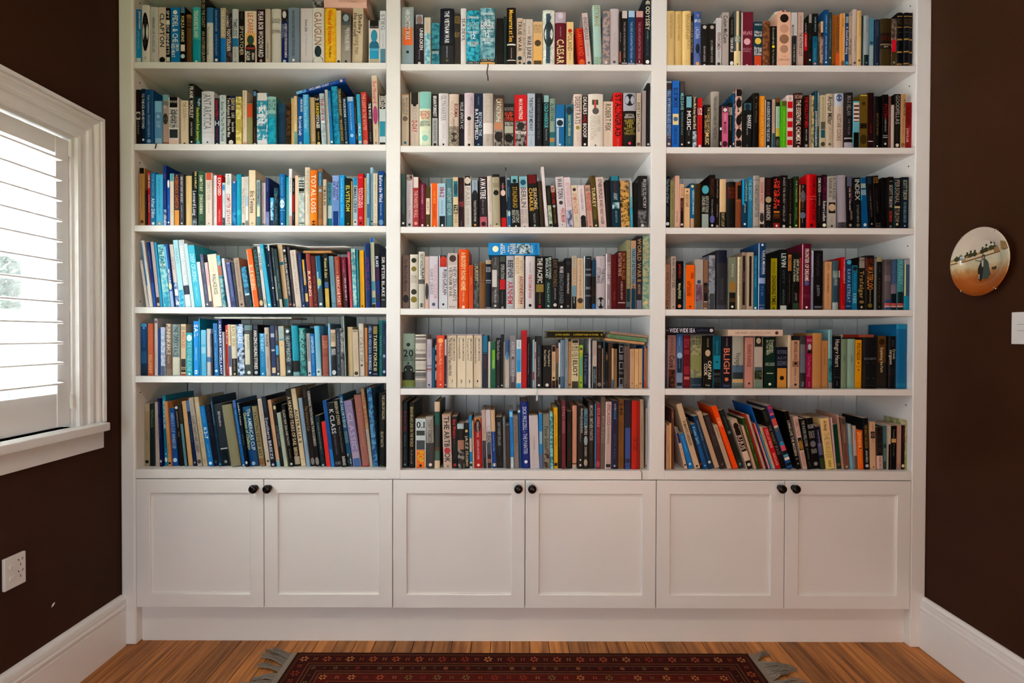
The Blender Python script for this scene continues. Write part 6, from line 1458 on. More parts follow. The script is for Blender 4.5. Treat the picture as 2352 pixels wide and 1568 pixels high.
1315 1430 320 141316 L-200; t 430 840 c8c8c8 !K CLASS; s 850 1190 74747a THE WINDSOR SAILING; h 1310 1360 84848a IVAN MERC
1435 1520 265 12100f L-195; t 300 690 b8ac8c !BEKEN OF COWES; s 720 1150 8c8c84 The Great Photographers; t 1220 1370 d0ccc0 BARBAD
1530 1605 185 0f5c80 L-215; t 230 740 b0c8d0 !THE SAILOR'S EDGE; b 800 1000 5c8090; b 1180 1395 1c2c34 ~a0a8a8
1620 1755 280 8f84a4 L-185; t 490 1110 b0a8c0 !CLASSIC; b 1150 1260 a498a8; b 1260 1395 4c6c9c; b 365 372 74688c
1770 1890 185 9c6a60 h L-150; s 250 1200 b08478 YACHTSMAN; b 1380 1400 b02020
1895 1950 85 a88c6c L-160; t 100 760 a85c28 !THE JULES; b 770 1395 a8a49c
1955 2035 75 104c80 L-120 ~5494b8; s 230 1240 80acc8 A MARITIME HISTORY
2045 2155 160 100d0b h; t2 195 600 c4b890 !THE LURE OF SAILING; t 800 1060 a8a490 GRANT MARTIN; b 220 580 14100c; h 1370 1390 94907c Beken
@ 915 905 7.84 6 M 1350
45 165 130 0e2630 h; t 310 700 7c2c38 Robert Ellis; s 740 960 5c8890 Fulton Pareki; s 740 1190 4c747c Turrek Views; o 1270 1310 6c8490
185 300 150 1b1410 h; t 230 960 b0ac78 BRIAN BRAKE LENS ON THE WORLD; s 1010 1270 8c847c Ashwell
308 495 440 b8c4c4; h 500 610 1c1c1c 0.1; b 660 750 444848; b 840 1010 4c5054; b 1015 1350 d87414; t 1040 1240 c8c030 !POP; o 1280 1330 241c14
515 650 400 a09c94 h L-20; b 880 1350 484848; t 460 890 6c6c68 TONY FOMISON; o 1250 1310 d8d4cc
650 750 135 3c4240 h; b 135 315 c8b49c; b 320 560 285c50; b 960 1030 5c4828; b 1030 1200 4c6c60; b 1205 1350 c8b498
815 970 360 b9a394 L-30; t 400 640 34282a !THE; t 670 890 2c2c3c !ART; t 900 1240 2c343c !BOOK; o 970 1080 b03c48; o 1290 1330 6c5c50; b 360 400 b89884
975 1070 400 16100e L-15; t 450 800 c82c20 Ans Westra; s 810 900 605c58 ==; o 1260 1310 a82c24
1075 1200 530 8c8c88 h L-20 ~2c2624; b 530 620 a8b8b8; b 630 830 241c1a; b 830 1000 a07868; b 1180 1260 3c302c
1200 1280 510 17130f L-30; o 640 690 c8b870; t 750 1000 c4bc9c ~JAZZ~; t 1030 1310 b8ac84 STRASSMAN; b 370 500 2c98cc
1285 1340 400 1c84b8 L-30; b 800 1050 c4b4ac; b 1235 1350 c8d0d0; s 480 700 88c4e0 OPEN; o 1260 1320 3c1c1c
1340 1372 480 b8a480 L-20
1375 1515 425 a01414 L-30; b 425 560 b88038; o 450 700 241410; s 500 780 d8b0a0 DREAMTIME; t 830 1190 d0a0a0 !KEEPING AN EYE OPEN; o 1270 1320 d8b8b0
1525 1595 285 b8a498 L-45; b 845 1350 202830; s 570 840 8c786c GRETA; s 860 1150 7c848c THE AUTOGRAPH
1600 1690 285 c4bcc0 L-50; b 680 1350 2c2c34; b 680 860 6c645c; b 860 1100 4c5464; b 1180 1250 8c6860; t 570 900 a8a0a0 CAROL
1695 1770 285 c4ac88 h L-50; b 680 1350 0f4484; s 690 1040 8cb0d4 STANLEY PALMER; o 1260 1320 c8ccc0
1775 1890 410 171614 L-25; t 510 940 94948c !SHOT IN NEW ZEALAND; s 970 1120 605c58 ==; b 1260 1265 4c4844
1895 1945 430 6c7478 L-20; s 600 1200 8c9498 ==
1948 2015 560 4c382c L-30
2020 2085 290 0c84c8 L-50; b 1145 1350 b8c4c0; b 320 410 88c8e8
2090 2175 385 847a70 L-30; s 440 900 5c544c WATERCOLOUR
2180 2225 290 10507c L-40; b 290 330 b8ccd4
2230 2385 130 0e2f78 h L-40; t 230 1090 b4bcd4 DICK FRIZZELL - THE PAINTER; o 1200 1260 d0d4e0
@ 1205 905 7.84 6 M 1345
95 268 380 bcb4b4 L-30; s 770 1000 6c6464 THE LOVER OF ZEALAND; b 1280 1286 a09898
270 335 350 0c84bc L-20; b 670 900 8cb0bc; b 1080 1345 6c7088; s 420 620 3c6c94 THE
340 460 370 848478 L-15; t 580 1000 34443c Peter Siddell; b 1010 1345 3c342c ~8c8478
465 520 330 2c7c88 L-15 ~8cc4c8; b 100 330 2c2824
530 602 240 d4a808 L-10; s 380 930 745c08 !TREASURES OF NEW ZEALAND; b 1245 1300 2c2410
605 665 190 120f0d L-10; s 740 960 6c685c TIM WHITE
670 745 125 6c3038 L-10; t 210 700 a86c74 JEFFREY HARRIS; b 700 1345 6c2c34; t 1080 1280 984c54 ==
760 850 310 100c0b; s 480 700 802018 ==; s 1030 1200 802018 ==
860 940 205 c09078 h; b 1250 1270 4c3428; b 1280 1345 b8a898
955 1055 200 0c181c; t2 260 700 b8bcbc FRANCES HODGKINS; s 400 860 7c8484 EUROPEAN JOURNEYS; o 1170 1200 c8c8c8; o 1260 1300 c8c8c8
1060 1140 270 1f1d1c; b 275 600 5c8090; t 360 560 1c3038 !THE CITY; t 570 730 c0c0bc !WATERS; o 750 920 94a0a8; t 950 1120 b0b0ac !DON BINNEY; o 1170 1290 a8a090
1145 1255 140 2c2826 h; t 200 840 a8a098 MICHAEL SMITHER PAINTER; s 870 1060 605850 ==
1265 1275 170 3c90b8
1278 1360 165 7e2836; t 250 590 c87884 RITA ANGUS; s 630 870 b05c68 LIFE & VISION; o 1200 1310 a84c5c
1362 1445 55 6c6258; t 400 880 8c8478 PICASSO; h 400 430 c0bcb4 F
1450 1555 135 b8a09a; c 1445 1462 140 1345 d8d4d4; t 190 560 a06870 PICASSO; s 590 890 6c5854 MASTERPIECES; b 1255 1310 241c1c
1560 1680 120 0c1a3c; c 1560 1580 130 1340 0a3060; s 170 290 b0bcc8 WATER; s 300 450 4c9cc0 PLEASE; s 720 1160 4c5c80 EDWARD; o 1270 1305 a0a8b8
1685 1790 100 7c5420; t 150 380 2c1c0c 240; s 480 900 5c3c14 JOURNAL; s 1140 1280 3c240c DARRAN
1800 1915 105 1c2038; b 605 1345 3c5894; o 1150 1240 24345c; h 1270 1300 1c2c54 ART
1925 2070 120 b82408; t 770 1010 641008 !TATTOO; c 2010 2070 130 1340 98100c
2080 2150 95 a89480 h L-10; s 160 1250 84705c THE PAINTED GARDEN
2182 2225 255 b8aca0; s 300 440 3c3028 CITY; b 1280 1310 a83c3c
@ 1520 905 7.84 6 R 1355
45 72 700 4a0c0c
75 135 560 b08c70 L-30; s 880 1100 6c4c3c VIEW
140 175 525 c09a68 L-60
180 228 260 5c3830 L-80; s 280 500 c0a090 HENRY; s 700 1200 4c2c24 ==
415 470 600 b89c88 L-210; b 600 700 6c7070; b 700 880 142c5c; s 920 1240 6c4c3c BRUNELL'S; o 1260 1300 5c4844
485 580 700 0d70ac L-190; s 740 1050 5cb0d4 !SPEAK SONNETS; o 1255 1295 a8c0c8
600 705 160 b39c82 L-480; t 480 930 54402c !ROMANTIC LANDSCAPE; o 1290 1330 34241c; s 560 900 84705c ==
710 750 430 16110f L-320; s 440 720 a89c90 ATLANTIC & ARTS; s 780 1150 6c5c54 ==; o 1250 1280 a83c34
755 845 530 0c4c7c L-250; t 570 890 80b0c8 !A Lunar Spirit; s 940 1200 3c7ca4 ==; o 1280 1310 6ca8c8
850 945 380 0c3450 L-320; s 460 840 7090a4 CONTINUING HUMOUR; o 1210 1260 b0b4b0; s 860 1180 547890 ==
960 1055 300 ae947a L-370
1065 1170 360 352a2a L-330; t 400 940 544844 !NEOCLASSICAL LANDSCAPE; o 1260 1290 7c706c
1190 1270 550 a8917c L-280; s 580 780 54402c JUKE BOX; s 860 1200 8c7460 ==
1290 1390 200 cf4a08 L-420; t 420 590 e0a880 !ROBERT; s 640 1100 e07840 ==
1392 1485 270 1b2421 L-380; s 400 600 4c5c58 KINGSTON; o 660 720 5c6460; b 1200 1355 243430; o 1260 1300 6c847c
1540 1660 440 a58d7c L-320; c 1480 1510 500 1350 b89c60; b 620 1030 1c1410; o 500 640 201410; t 720 1000 b8a89c JUJUS; b 1040 1200 b8a894; b 1210 1355 1c1614; o 1250 1310 a8a8a0
1665 1715 560 b09480 L-250
1718 1790 420 32461a L-300; s 540 990 7c8c50 VINCENT VAN GOGH; s 1090 1220 7c8c50 LETTERS
1792 1830 350 94200c L-330
1832 1885 370 a48c7c L-340; s 500 1200 846c5c THE
1888 1920 520 8c1818 L-290; b 700 1355 1c1c34
1922 1970 520 b88c84 L-290; s 700 1100 a07870 ==
1975 1992 200 0e5894 L-420; b 700 1355 4c94b0
2000 2055 580 ac967c L-260; s 620 900 5c4c3c MORNING; b 1280 1355 a8a09c
2060 2155 590 a4101c L-290; t 620 960 d89088 !STICK LAY HUE NI; t 1060 1290 d89088 !SANS ILLACE
2160 2260 260 14130f L-400; t 560 1100 70705c !THE WRIGHT SPACE; b 290 480 2c2c28
2265 2375 190 2c3c54 L-430; b 200 250 a83458; b 250 330 6c3c6c; b 330 370 c05060; b 370 430 1c4474; b 430 560 b84c48; b 560 600 c0a090; b 600 660 4c5860; b 670 850 284c70; b 870 920 1c88ac; b 920 1020 b84c60; b 1030 1080 201c1c; b 1090 1130 4c8c9c; b 1140 1190 c8b8b0; b 1190 1240 105088; b 1250 1290 1c1c1c; b 1290 1330 1c5c94; s 560 900 c8c8c0 INDIA DESIGN
@ 1810 905 7.84 6 R 1355
165 245 300 100d0b L-250; t 470 1110 b0ac9c !LONG LIVE THE MODERN; o 1150 1190 5c5c58; o 1240 1270 848480
270 355 395 b49c90 L-190; t 450 750 a07468 !SUMMIT TALES; b 780 1010 2c2018; o 830 1000 8c6c2c; t 1050 1310 94705c FRANCIS CREW
365 450 440 12140f L-160; b 600 860 10302c; t 470 940 948c88 !THE WATER WILL COME; s 970 1180 647068 JEFF GOODELL; s 1220 1300 70786f ==
455 575 420 100f0f L-140; h 540 610 a0a09c NICOLE GREENE; h 660 790 8c8c88 FROM LOVE; o 840 960 6c7074; h 990 1070 94948f THE EARTH; o 1230 1300 7c7c7a
585 680 560 141a34 L-120; b 880 1100 54586c; b 1150 1355 34401c; s 640 940 9c8c90 PARIS REVISITED; b 560 580 8c5c3c
690 845 425 c4a97a L-120; t 470 650 54401f !A Hangi; t 690 1160 a08c60 THE WALKER; b 920 1355 c0ac68; s 1200 1320 3c301c BIBB
850 880 420 b49c98 L-95
885 970 540 0c3c2c L-90; b 1250 1300 5c4c24
972 1015 370 a07c6c L-110; s 460 900 7c4c44 JOSEPHINE TEY
1018 1105 415 6c5448 L-80; b 440 540 4c4440; s 590 870 a8887c David Mitchell; t 880 1250 842c24 !How to Stop; o 1290 1330 a8988c
1125 1185 535 8ca0a4 h L-60; s 660 1200 5c7c84 LOVE STORIES; b 900 1355 6c9cac
1198 1255 570 a4948c h L-40; b 1110 1355 605a58; s 600 900 847470 INSIDE
1265 1365 650 c86010 h L-30; t 680 960 e8a868 !Jamaica; s 980 1240 e0a060 Kincaid; o 960 990 2c1808
1378 1475 430 10141a L-40; t 550 980 947430 !THE GREAT SUCCESSOR; t 1010 1230 a8a08c ANNA FIFIELD; o 1260 1320 a0a4a8; c 1365 1400 440 1350 0c1c30
1495 1590 500 b59678 L-30; b 670 790 2c2420; o 690 770 6c5444; s 800 870 84503c BOYS; s 520 640 8c5c4c VANISHED; o 1290 1320 84503c
1597 1715 590 251c1a h L-25; b 600 1100 1c1414; b 1105 1350 b8a094; t 650 1060 3c302c !THE PRIME; s 1130 1320 6c3430 NICKI
1718 1785 570 436468 L-10; b 900 970 24383c; b 980 1200 5c6c68; b 1220 1355 2c4440; s 600 850 6c9094 ==
1790 1848 570 a89c8c; b 900 1355 14110f
1850 1952 570 100f0c; b 800 870 b08c58; s 640 780 8c8870 Found; s 890 1120 6c6850 Fossils
1957 2035 560 a48474; b 1250 1355 947868
2038 2105 560 16080c; s 590 860 84343c VERY POEMS; s 900 1170 5c1c24 ==; o 1260 1320 c0b8b0
2110 2215 470 84885c ~b0a888; b 590 1000 a8987c; t 640 930 5c5438 !A HOWL; b 1190 1355 8c8c24
'''
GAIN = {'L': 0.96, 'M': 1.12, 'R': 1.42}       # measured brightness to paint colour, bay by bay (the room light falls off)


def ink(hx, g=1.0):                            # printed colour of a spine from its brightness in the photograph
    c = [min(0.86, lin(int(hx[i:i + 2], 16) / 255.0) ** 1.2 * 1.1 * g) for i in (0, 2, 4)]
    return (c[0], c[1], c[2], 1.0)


def print_mat(name, rough, spec):
    m = bpy.data.materials.new(name)
    m.use_nodes = True
    nt = m.node_tree
    b = nt.nodes['Principled BSDF']
    b.inputs['Roughness'].default_value = rough
    b.inputs['Specular IOR Level'].default_value = spec
    a1 = nt.nodes.new('ShaderNodeVertexColor')
    a1.layer_name = 'ink'
    a2 = nt.nodes.new('ShaderNodeVertexColor')
    a2.layer_name = 'ink_two'
    tc = nt.nodes.new('ShaderNodeTexCoord')
    n = nt.nodes.new('ShaderNodeTexNoise')
    n.inputs['Scale'].default_value = 75
    n.inputs['Detail'].default_value = 3
    oi = nt.nodes.new('ShaderNodeObjectInfo')
    vm = nt.nodes.new('ShaderNodeVectorMath')
    nt.links.new(tc.outputs['Object'], vm.inputs[0])
    nt.links.new(oi.outputs['Random'], vm.inputs[1])
    nt.links.new(vm.outputs[0], n.inputs['Vector'])
    r = nt.nodes.new('ShaderNodeMapRange')
    r.inputs['From Min'].default_value = 0.42
    r.inputs['From Max'].default_value = 0.58
    nt.links.new(n.outputs['Fac'], r.inputs['Value'])
    mx = nt.nodes.new('ShaderNodeMixRGB')
    nt.links.new(r.outputs[0], mx.inputs['Fac'])
    nt.links.new(a1.outputs['Color'], mx.inputs['Color1'])
    nt.links.new(a2.outputs['Color'], mx.inputs['Color2'])
    nt.links.new(mx.outputs[0], b.inputs['Base Color'])
    return m


M_COVER = print_mat('printed_book_cover', 0.42, 0.18)
M_CLOTH = print_mat('cloth_book_cover', 0.62, 0.12)
M_PAGE = mat('book_pages', (0.62, 0.55, 0.43, 1), 0.85, spec=0.2)
mix_noise(M_PAGE, (0.46, 0.37, 0.25, 1), (0.66, 0.60, 0.49, 1), 2.0, lo=0.3, hi=0.7, rnd=0.12)

# ---- glyphs of the built-in font, one small mesh for each character
_need = sorted(set(c for l in BOOKS.splitlines() for c in l) | set("ABCDEFGHIJKLMNOPQRSTUVWXYZabcdefghijklmnopqrstuvwxyz0123456789&'-:./"))
GLYPH = {}


def make_glyphs():
    tmp = []
    for bold in (0, 1):
        for ch in _need:
            if ch.isspace() or not ch.isprintable():
                continue
            c = bpy.data.curves.new('glyph', 'FONT')
            c.body = ch
            c.resolution_u = 2
            c.offset = 0.016 if bold else 0.0
            c.fill_mode = 'FRONT'
            o = bpy.data.objects.new('glyph', c)
            COL.objects.link(o)
            tmp.append((bold, ch, o, c))
    dg = bpy.context.evaluated_depsgraph_get()
    for bold, ch, o, c in tmp:
        e = o.evaluated_get(dg)
        me = e.to_mesh()
        vs = [(v.co.x, v.co.y) for v in me.vertices]
        fs = [tuple(p.vertices) for p in me.polygons]
        e.to_mesh_clear()
        if vs:
            x0 = min(v[0] for v in vs)
            x1 = max(v[0] for v in vs)
            GLYPH[(bold, ch)] = ([(v[0] - x0, v[1]) for v in vs], fs, x1 - x0)
    for bold, ch, o, c in tmp:
        bpy.data.objects.remove(o)
        bpy.data.curves.remove(c)


make_glyphs()
CAP = 0.69


def layout(text, bold):
    """points, faces and length of a line of lettering in font units"""
    x, V, F = 0.0, [], []
    for ch in text:
        if ch == ' ':
            x += 0.26
            continue
        g = GLYPH.get((bold, ch))
        if g is None:
            continue
        b = len(V)
        V += [(x + a, c) for a, c in g[0]]
        F += [tuple(b + i for i in f) for f in g[1]]
        x += g[2] + 0.085
    return V, F, max(0.01, x - 0.085)


class Ink:
    """coloured faces lying on a spine"""

    def __init__(self):
        self.v, self.f, self.c1, self.c2 = [], [], [], []

    def add(self, vs, fs, c1, c2=None):
        b = len(self.v)
        self.v += vs
        self.f += [tuple(b + i for i in f) for f in fs]
        self.c1 += [c1] * len(vs)
        self.c2 += [c2 or c1] * len(vs)

    def build(self, name, m, parent=None):
        me = bpy.data.meshes.new(name)
        me.from_pydata(self.v, [], self.f)
        for nm, cs in (('ink', self.c1), ('ink_two', self.c2)):
            a = me.color_attributes.new(nm, 'FLOAT_COLOR', 'POINT')
            a.data.foreach_set('color', [x for c in cs for x in c])
        me.materials.append(m)
        o = bpy.data.objects.new(name, me)
        COL.objects.link(o)
        if parent is not None:
            o.parent = parent
        return o


def spine_y(t, w, hard):
    """how far the spine stands out at t in -1..1"""
    if hard:
        return -min(0.0042, 0.11 * w) * (1 - abs(t) ** 3)
    r = min(0.0012, 0.2 * w)
    e = (abs(t) * w / 2 - (w / 2 - r)) / r
    return -r if e <= 0 else -r * math.sqrt(max(0.0, 1 - e * e))


def make_book(kind, w, h, dep, hard, c1, c2, cfoot, items, gain, cloth=False):
    """a book standing upright: local x 0..w, spine towards -y at y=0, z 0..h"""
    mt = M_CLOTH if cloth else M_COVER
    bt = 0.0024 if hard else 0.0005
    bt = min(bt, w * 0.15)
    N = 8 if hard else 6
    outer = [(0.0, dep)]
    for i in range(N + 1):
        t = -1 + 2 * i / N
        if not hard:
            t = (-1, -0.985 if w > 0.012 else -0.93, -0.90 if w > 0.012 else -0.8, 0, 0.90 if w > 0.012 else 0.8, 0.985 if w > 0.012 else 0.93, 1)[i]
        outer.append((w / 2 + t * w / 2, spine_y(t, w, hard)))
    outer.append((w, dep))
    inner = [(w - bt, dep), (w - bt, bt * 1.2), (bt, bt * 1.2), (bt, dep)]
    prof = outer + inner
    n = len(prof)
    root = Ink()
    cb = cfoot or c1
    vs = [(x, y, 0.0) for x, y in prof] + [(x, y, h) for x, y in prof]
    fs = [(i, (i + 1) % n, n + (i + 1) % n, n + i) for i in range(n)]
    no = len(outer)
    # end caps of the cover: quads between outer and inner outline
    for off, flip in ((0, True), (n, False)):
        def q(*ix):
            ix = tuple(off + i for i in ix)
            fs.append(tuple(reversed(ix)) if flip else ix)
        q(0, 1, no + 2, no + 3)
        q(no - 2, no - 1, no, no + 1)
        q(*range(1, no - 1), no + 1, no + 2)
    root.v, root.f = vs, fs
    root.c1 = [cb] * n + [c1] * n
    root.c2 = [c2 or cb] * n + [c2 or c1] * n
    ro = root.build(kind, mt)
    ins = 0.003 if hard else 0.0002
    MB().box(bt + 0.0002, w - bt - 0.0002, bt * 1.2 + 0.0004, dep - (0.003 if hard else 0.0003), ins, h - ins).build('page_block', M_PAGE, ro)
    pr, lt = Ink(), Ink()
    eps = 0.00025
    for it in items:
        k = it[0]
        eps += 0.00004

        def P(u, z, e):
            t = max(-1.0, min(1.0, 2 * u - 1))
            return (min(0.99, max(0.01, u)) * w, spine_y(t, w, hard) - e, z)
        if k in 'bc':
            f0, f1, u0, u1, col, col2 = it[1:]
            z1, z0 = h * (1 - f0), h * (1 - f1)
            if z1 - z0 < 0.0003:
                continue
            nu = 8
            vs = []
            for z in (z0, z1):
                for i in range(nu + 1):
                    vs.append(P(u0 + (u1 - u0) * i / nu, z, eps))
            pr.add(vs, [(i, i + 1, nu + 2 + i, nu + 1 + i) for i in range(nu)], ink(col, gain), ink(col2, gain) if col2 else None)
        elif k == 'o':
            f0, f1, col = it[1:]
            z1, z0 = h * (1 - f0), h * (1 - f1)
            rz = (z1 - z0) / 2
            ru = min(0.42, rz / w)
            vs = [P(0.5 + ru * math.cos(a * math.pi / 8), (z0 + z1) / 2 + rz * math.sin(a * math.pi / 8), eps + 0.0001) for a in range(16)]
            pr.add([P(0.5, (z0 + z1) / 2, eps + 0.0001)] + vs, [(0, 1 + i, 1 + (i + 1) % 16) for i in range(16)], ink(col, gain))
        elif k == 'f':
            f0, f1, ca, cb_ = it[1:]
            z1, z0 = h * (1 - f0), h * (1 - f1)
            H = z1 - z0
            ru = min(0.30, 0.27 * H / w)
            hv = [P(0.5 + ru * math.cos(a * math.pi / 8), z0 + H * 0.66 + H * 0.33 * math.sin(a * math.pi / 8), eps + 0.00016) for a in range(16)]
            su = min(0.46, ru * 1.9)
            sv = [P(0.5 - su, z0, eps + 0.0001), P(0.5 + su, z0, eps + 0.0001), P(0.5 + su * 0.85, z0 + H * 0.26, eps + 0.0001), P(0.5 + su * 0.3, z0 + H * 0.42, eps + 0.0001),
                  P(0.5 - su * 0.3, z0 + H * 0.42, eps + 0.0001), P(0.5 - su * 0.85, z0 + H * 0.26, eps + 0.0001)]
            pr.add(sv, [tuple(range(6))], ink(cb_, gain))
            pr.add([P(0.5, z0 + H * 0.66, eps + 0.00016)] + hv, [(0, 1 + i, 1 + (i + 1) % 16) for i in range(16)], ink(ca, gain))
        else:
            f0, f1, col, text = it[1:]
            z1, z0 = h * (1 - f0), h * (1 - f1)
            Ln = z1 - z0
            ce = ink(col, gain)
            e2 = 0.0008 if hard else 0.0005
            if set(text) <= set('= '):
                nb = max(1, text.count('='))
                if k == 'h':
                    for i in range(1):
                        vs = [P(0.2, z0 + Ln * 0.3, e2), P(0.8, z0 + Ln * 0.3, e2), P(0.8, z0 + Ln * 0.6, e2), P(0.2, z0 + Ln * 0.6, e2)]
                        pr.add(vs, [(0, 1, 2, 3)], ce)
                else:
                    u = 0.44
                    vs = [P(u, z0, e2), P(u + 0.05, z0, e2), P(u + 0.05, z1, e2), P(u, z1, e2)]
                    pr.add(vs, [(0, 1, 2, 3)], ce)
                continue
            bold = 0 if k == 's' else 1
            V, F, LL = layout(text, bold)
            if not V:
                continue
            if k == 'h':
                sy = Ln / CAP
                wd = LL * sy
                sx_ = sy * min(1.0, 0.86 * w / wd)
                x0 = w / 2 - LL * sx_ / 2
                vs = [P((x0 + a * sx_) / w, z0 + b * sy, e2) for a, b in V]
            else:
                lo, hi = {'t': (0.2, 0.8), 't1': (0.10, 0.46), 't2': (0.54, 0.90), 's': (0.36, 0.64)}[k]
                adv = Ln / max(1, len(text))
                cap = min((hi - lo) * w, adv * (2.1 if k != 's' else 1.7))
                c0 = (lo + hi) / 2 * w - cap / 2
                sl, st_ = Ln / LL, cap / CAP
                sl = min(sl, st_ * 2.2)
                zs = z1 - (Ln - sl * LL) / 2
                vs = [P((c0 + b * st_) / w, zs - a * sl, e2) for a, b in V]
            lt.add(vs, F, ce)
    if pr.v:
        pr.build('spine_print', mt, ro)['kind'] = 'stuff'
    if lt.v:
        lt.build('lettering', mt, ro)['kind'] = 'stuff'
    return ro


def colour_name(hx):
    import colorsys
    r, g, b = (int(hx[i:i + 2], 16) / 255 for i in (0, 2, 4))
    h, s, v = colorsys.rgb_to_hsv(r, g, b)
    h *= 360
    if v < 0.14 or (v < 0.2 and s < 0.45):
        return 'black'
    if s < 0.16:
        return 'charcoal' if v < 0.36 else 'grey' if v < 0.62 else 'pale grey' if v < 0.8 else 'white'
    if 18 <= h < 70 and s < 0.34 and v > 0.62:
        return 'cream'
    if h < 14 or h >= 345:
        return 'dark red' if v < 0.5 else 'pink' if s < 0.5 else 'red'
    if h < 48:
        if v < 0.5:
            return 'dark brown' if v < 0.33 else 'brown'
        return 'orange' if s > 0.72 and h < 36 else 'yellow' if s > 0.7 else 'tan'
    if h < 68:
        return 'yellow' if v > 0.65 and s > 0.45 else 'olive'
    if h < 160:
        return 'dark green' if v < 0.4 else 'green'
    if h < 195:
        return 'dark teal' if v < 0.42 else 'teal' if s > 0.4 else 'pale teal'
    if h < 255:
        return 'navy' if v < 0.42 else 'grey blue' if s < 0.4 else 'blue' if v < 0.65 else 'sky blue'
    if h < 345:
        return 'purple' if h < 310 or v < 0.4 else 'pink'
    return 'grey'


SAFE = {s.upper() for s in ('SPYCATCHER', 'UNBROKEN', 'THE VIETNAM WAR', 'SEA DEVIL', 'TRUE WAR', 'WAR JUNKIE', 'POLAND', 'THE ODYSSEY', 'TO THE ICE AND BEYOND', 'SUNKEN',
        'UNCLAIMED COAST', 'THE WAVE', 'ORCA', 'Surfboard', 'D-DAY', 'BURMA', 'BATTLEFIELD', 'CATASTROPHE', 'THE BATTLE OF MIDWAY', 'DESERT RATS', 'STALINGRAD', 'BLUE SMOKE', 'MUSIC',
        'SHAKEY', 'THE HOLLOW MEN', 'EXPOSED', 'TOTAL LOSS', 'THE SHAPE', 'SOUTH SEA', 'Before the Wind', 'PARIS', 'THE BATTLE FOR SPAIN', 'AWATERE', 'BERLIN', 'WAR TORN',
        'SYMPATHIZER', 'MONTE CASSINO', 'TURKEY', 'OTHER PEOPLES WARS', 'INVASION 1940', '100 DAYS TO VICTORY', 'THE GROVE', 'TESTIMONY', 'SEA OF GLORY', 'THE BLOOD TELEGRAM',
        'IRON CURTAIN', 'A BLOODY ROAD HOME', 'PURSUIT', 'OPERATION', 'ARNHEM', 'ARDENNES 1944', 'THE STORM OF WAR', 'THE PACIFIC', 'EXIT WOUNDS', 'WAR', 'VERDUN', 'WORLD WAR II',
        'WARS WITHOUT END', 'NEW ZEALAND', 'VAKA MOANA', 'CHANGING TIMES', 'FRONTIER OF DREAMS', 'WATERLOO', 'SAIL', 'WAHINE', 'AMAZING SAILING STORIES', 'Hungry Heart', 'POLYNESIA',
        'AUSTRALIA II', 'K CLASS', 'A HUNDRED YEARS OF SAIL', 'CLASSIC', 'LONG LIVE THE MODERN', 'THE GREAT SUCCESSOR', 'THE WATER WILL COME', 'THE ART', 'ANTARCTICA',
        'CAPTAIN', 'EXPERT DINGHY RACING', 'THE TASTE OF BATTLE', 'BEYOND THE', 'THE WIDE WIDE SEA', 'POP')}
ORD = {1: 'first', 2: 'second', 3: 'third', 4: 'fourth', 5: 'fifth', 6: 'sixth', 7: 'seventh', 8: 'eighth', 9: 'ninth', 10: 'tenth'}
SHELF_WORD = {1: 'sixth shelf up', 2: 'fifth shelf up', 3: 'fourth shelf up', 4: 'third shelf up', 5: 'second shelf up', 6: 'lowest shelf'}
BAY_WORD = {'L': 'window bay', 'M': 'middle bay', 'R': 'plate bay'}


def nth(n):
    return ORD.get(n) or '%d%s' % (n, 'th' if 10 < n % 100 < 14 else {1: 'st', 2: 'nd', 3: 'rd'}.get(n % 10, 'th'))


def n_words(s):
    return len(s.replace(',', ' ').split())


SETBACK = {1: 0.014, 2: 0.014, 3: 0.014, 4: 0.016, 5: 0.036, 6: 0.03}


def parse():
    shelves, cur = {}, None
    for line in BOOKS.strip().splitlines():
        if line.startswith('@'):
            _, ox, oy, s, row, bay, yb = line.split()
            cur = (float(ox), float(oy), float(s), int(row), bay, float(yb))
            continue
        ox, oy, s, row, bay, yb = cur
        parts = [p.strip() for p in line.split(';')]
        t = parts[0].split()
        x0, x1, yt, base = float(t[0]), float(t[1]), float(t[2]), t[3]
        b = dict(row=row, bay=bay, base=base, hard='h' in t[4:], lean=0.0, two=None, foot=None, items=[], safe=None, tcol=None)
        for q in t[4:]:
            if q[0] == 'L':
                b['lean'] = float(q[1:]) / s
            elif q[0] == '~':
                b['two'] = q[1:]
            elif q[0] == '>':
                b['foot'] = q[1:]
        fy = lambda y: max(0.0, min(1.0, (float(y) - yt) / (yb - yt)))
        for p in parts[1:]:
            if not p:
                continue
            q = p.split()
            k = q[0]
            if k == 'b':
                b['items'].append(('b', fy(q[1]), fy(q[2]), 0.0, 1.0, q[3], q[4][1:] if len(q) > 4 else None))
            elif k == 'c':
                u0, u1 = ((float(v) - x0) / (x1 - x0) for v in q[1:3])
                u0, u1 = max(0, u0), min(1, u1)
                if u1 - u0 > 0.02:
                    b['items'].append(('c', fy(q[3]), fy(q[4]), u0, u1, q[5], None))
            elif k == 'o':
                b['items'].append(('o', fy(q[1]), fy(q[2]), q[3]))
            elif k == 'f':
                b['items'].append(('f', fy(q[1]), fy(q[2]), q[3], q[4]))
            else:
                text = ' '.join(q[4:])
                if text.startswith('!'):
                    text = text[1:]
                    if text.upper() in SAFE and not b['safe']:
                        b['safe'] = text
                text = text.replace('~', '')
                if k in ('t', 't1', 't2', 'h') and not b['tcol']:
                    b['tcol'] = q[3]
                b['items'].append((k, fy(q[1]), fy(q[2]), q[3], text))
        b['px'] = (ox + x0 / s, ox + x1 / s, oy + yt / s)
        shelves.setdefault((row, bay), []).append(b)
    return shelves


def book_kind(b, w, h):
    if h > 0.236:
        return 'large_format_book', 'large book'
    if w < 0.0150:
        return 'slim_book', 'slim book'
    if b['hard']:
        return 'hardback_book', 'hardback'
    return 'paperback_book', 'paperback'


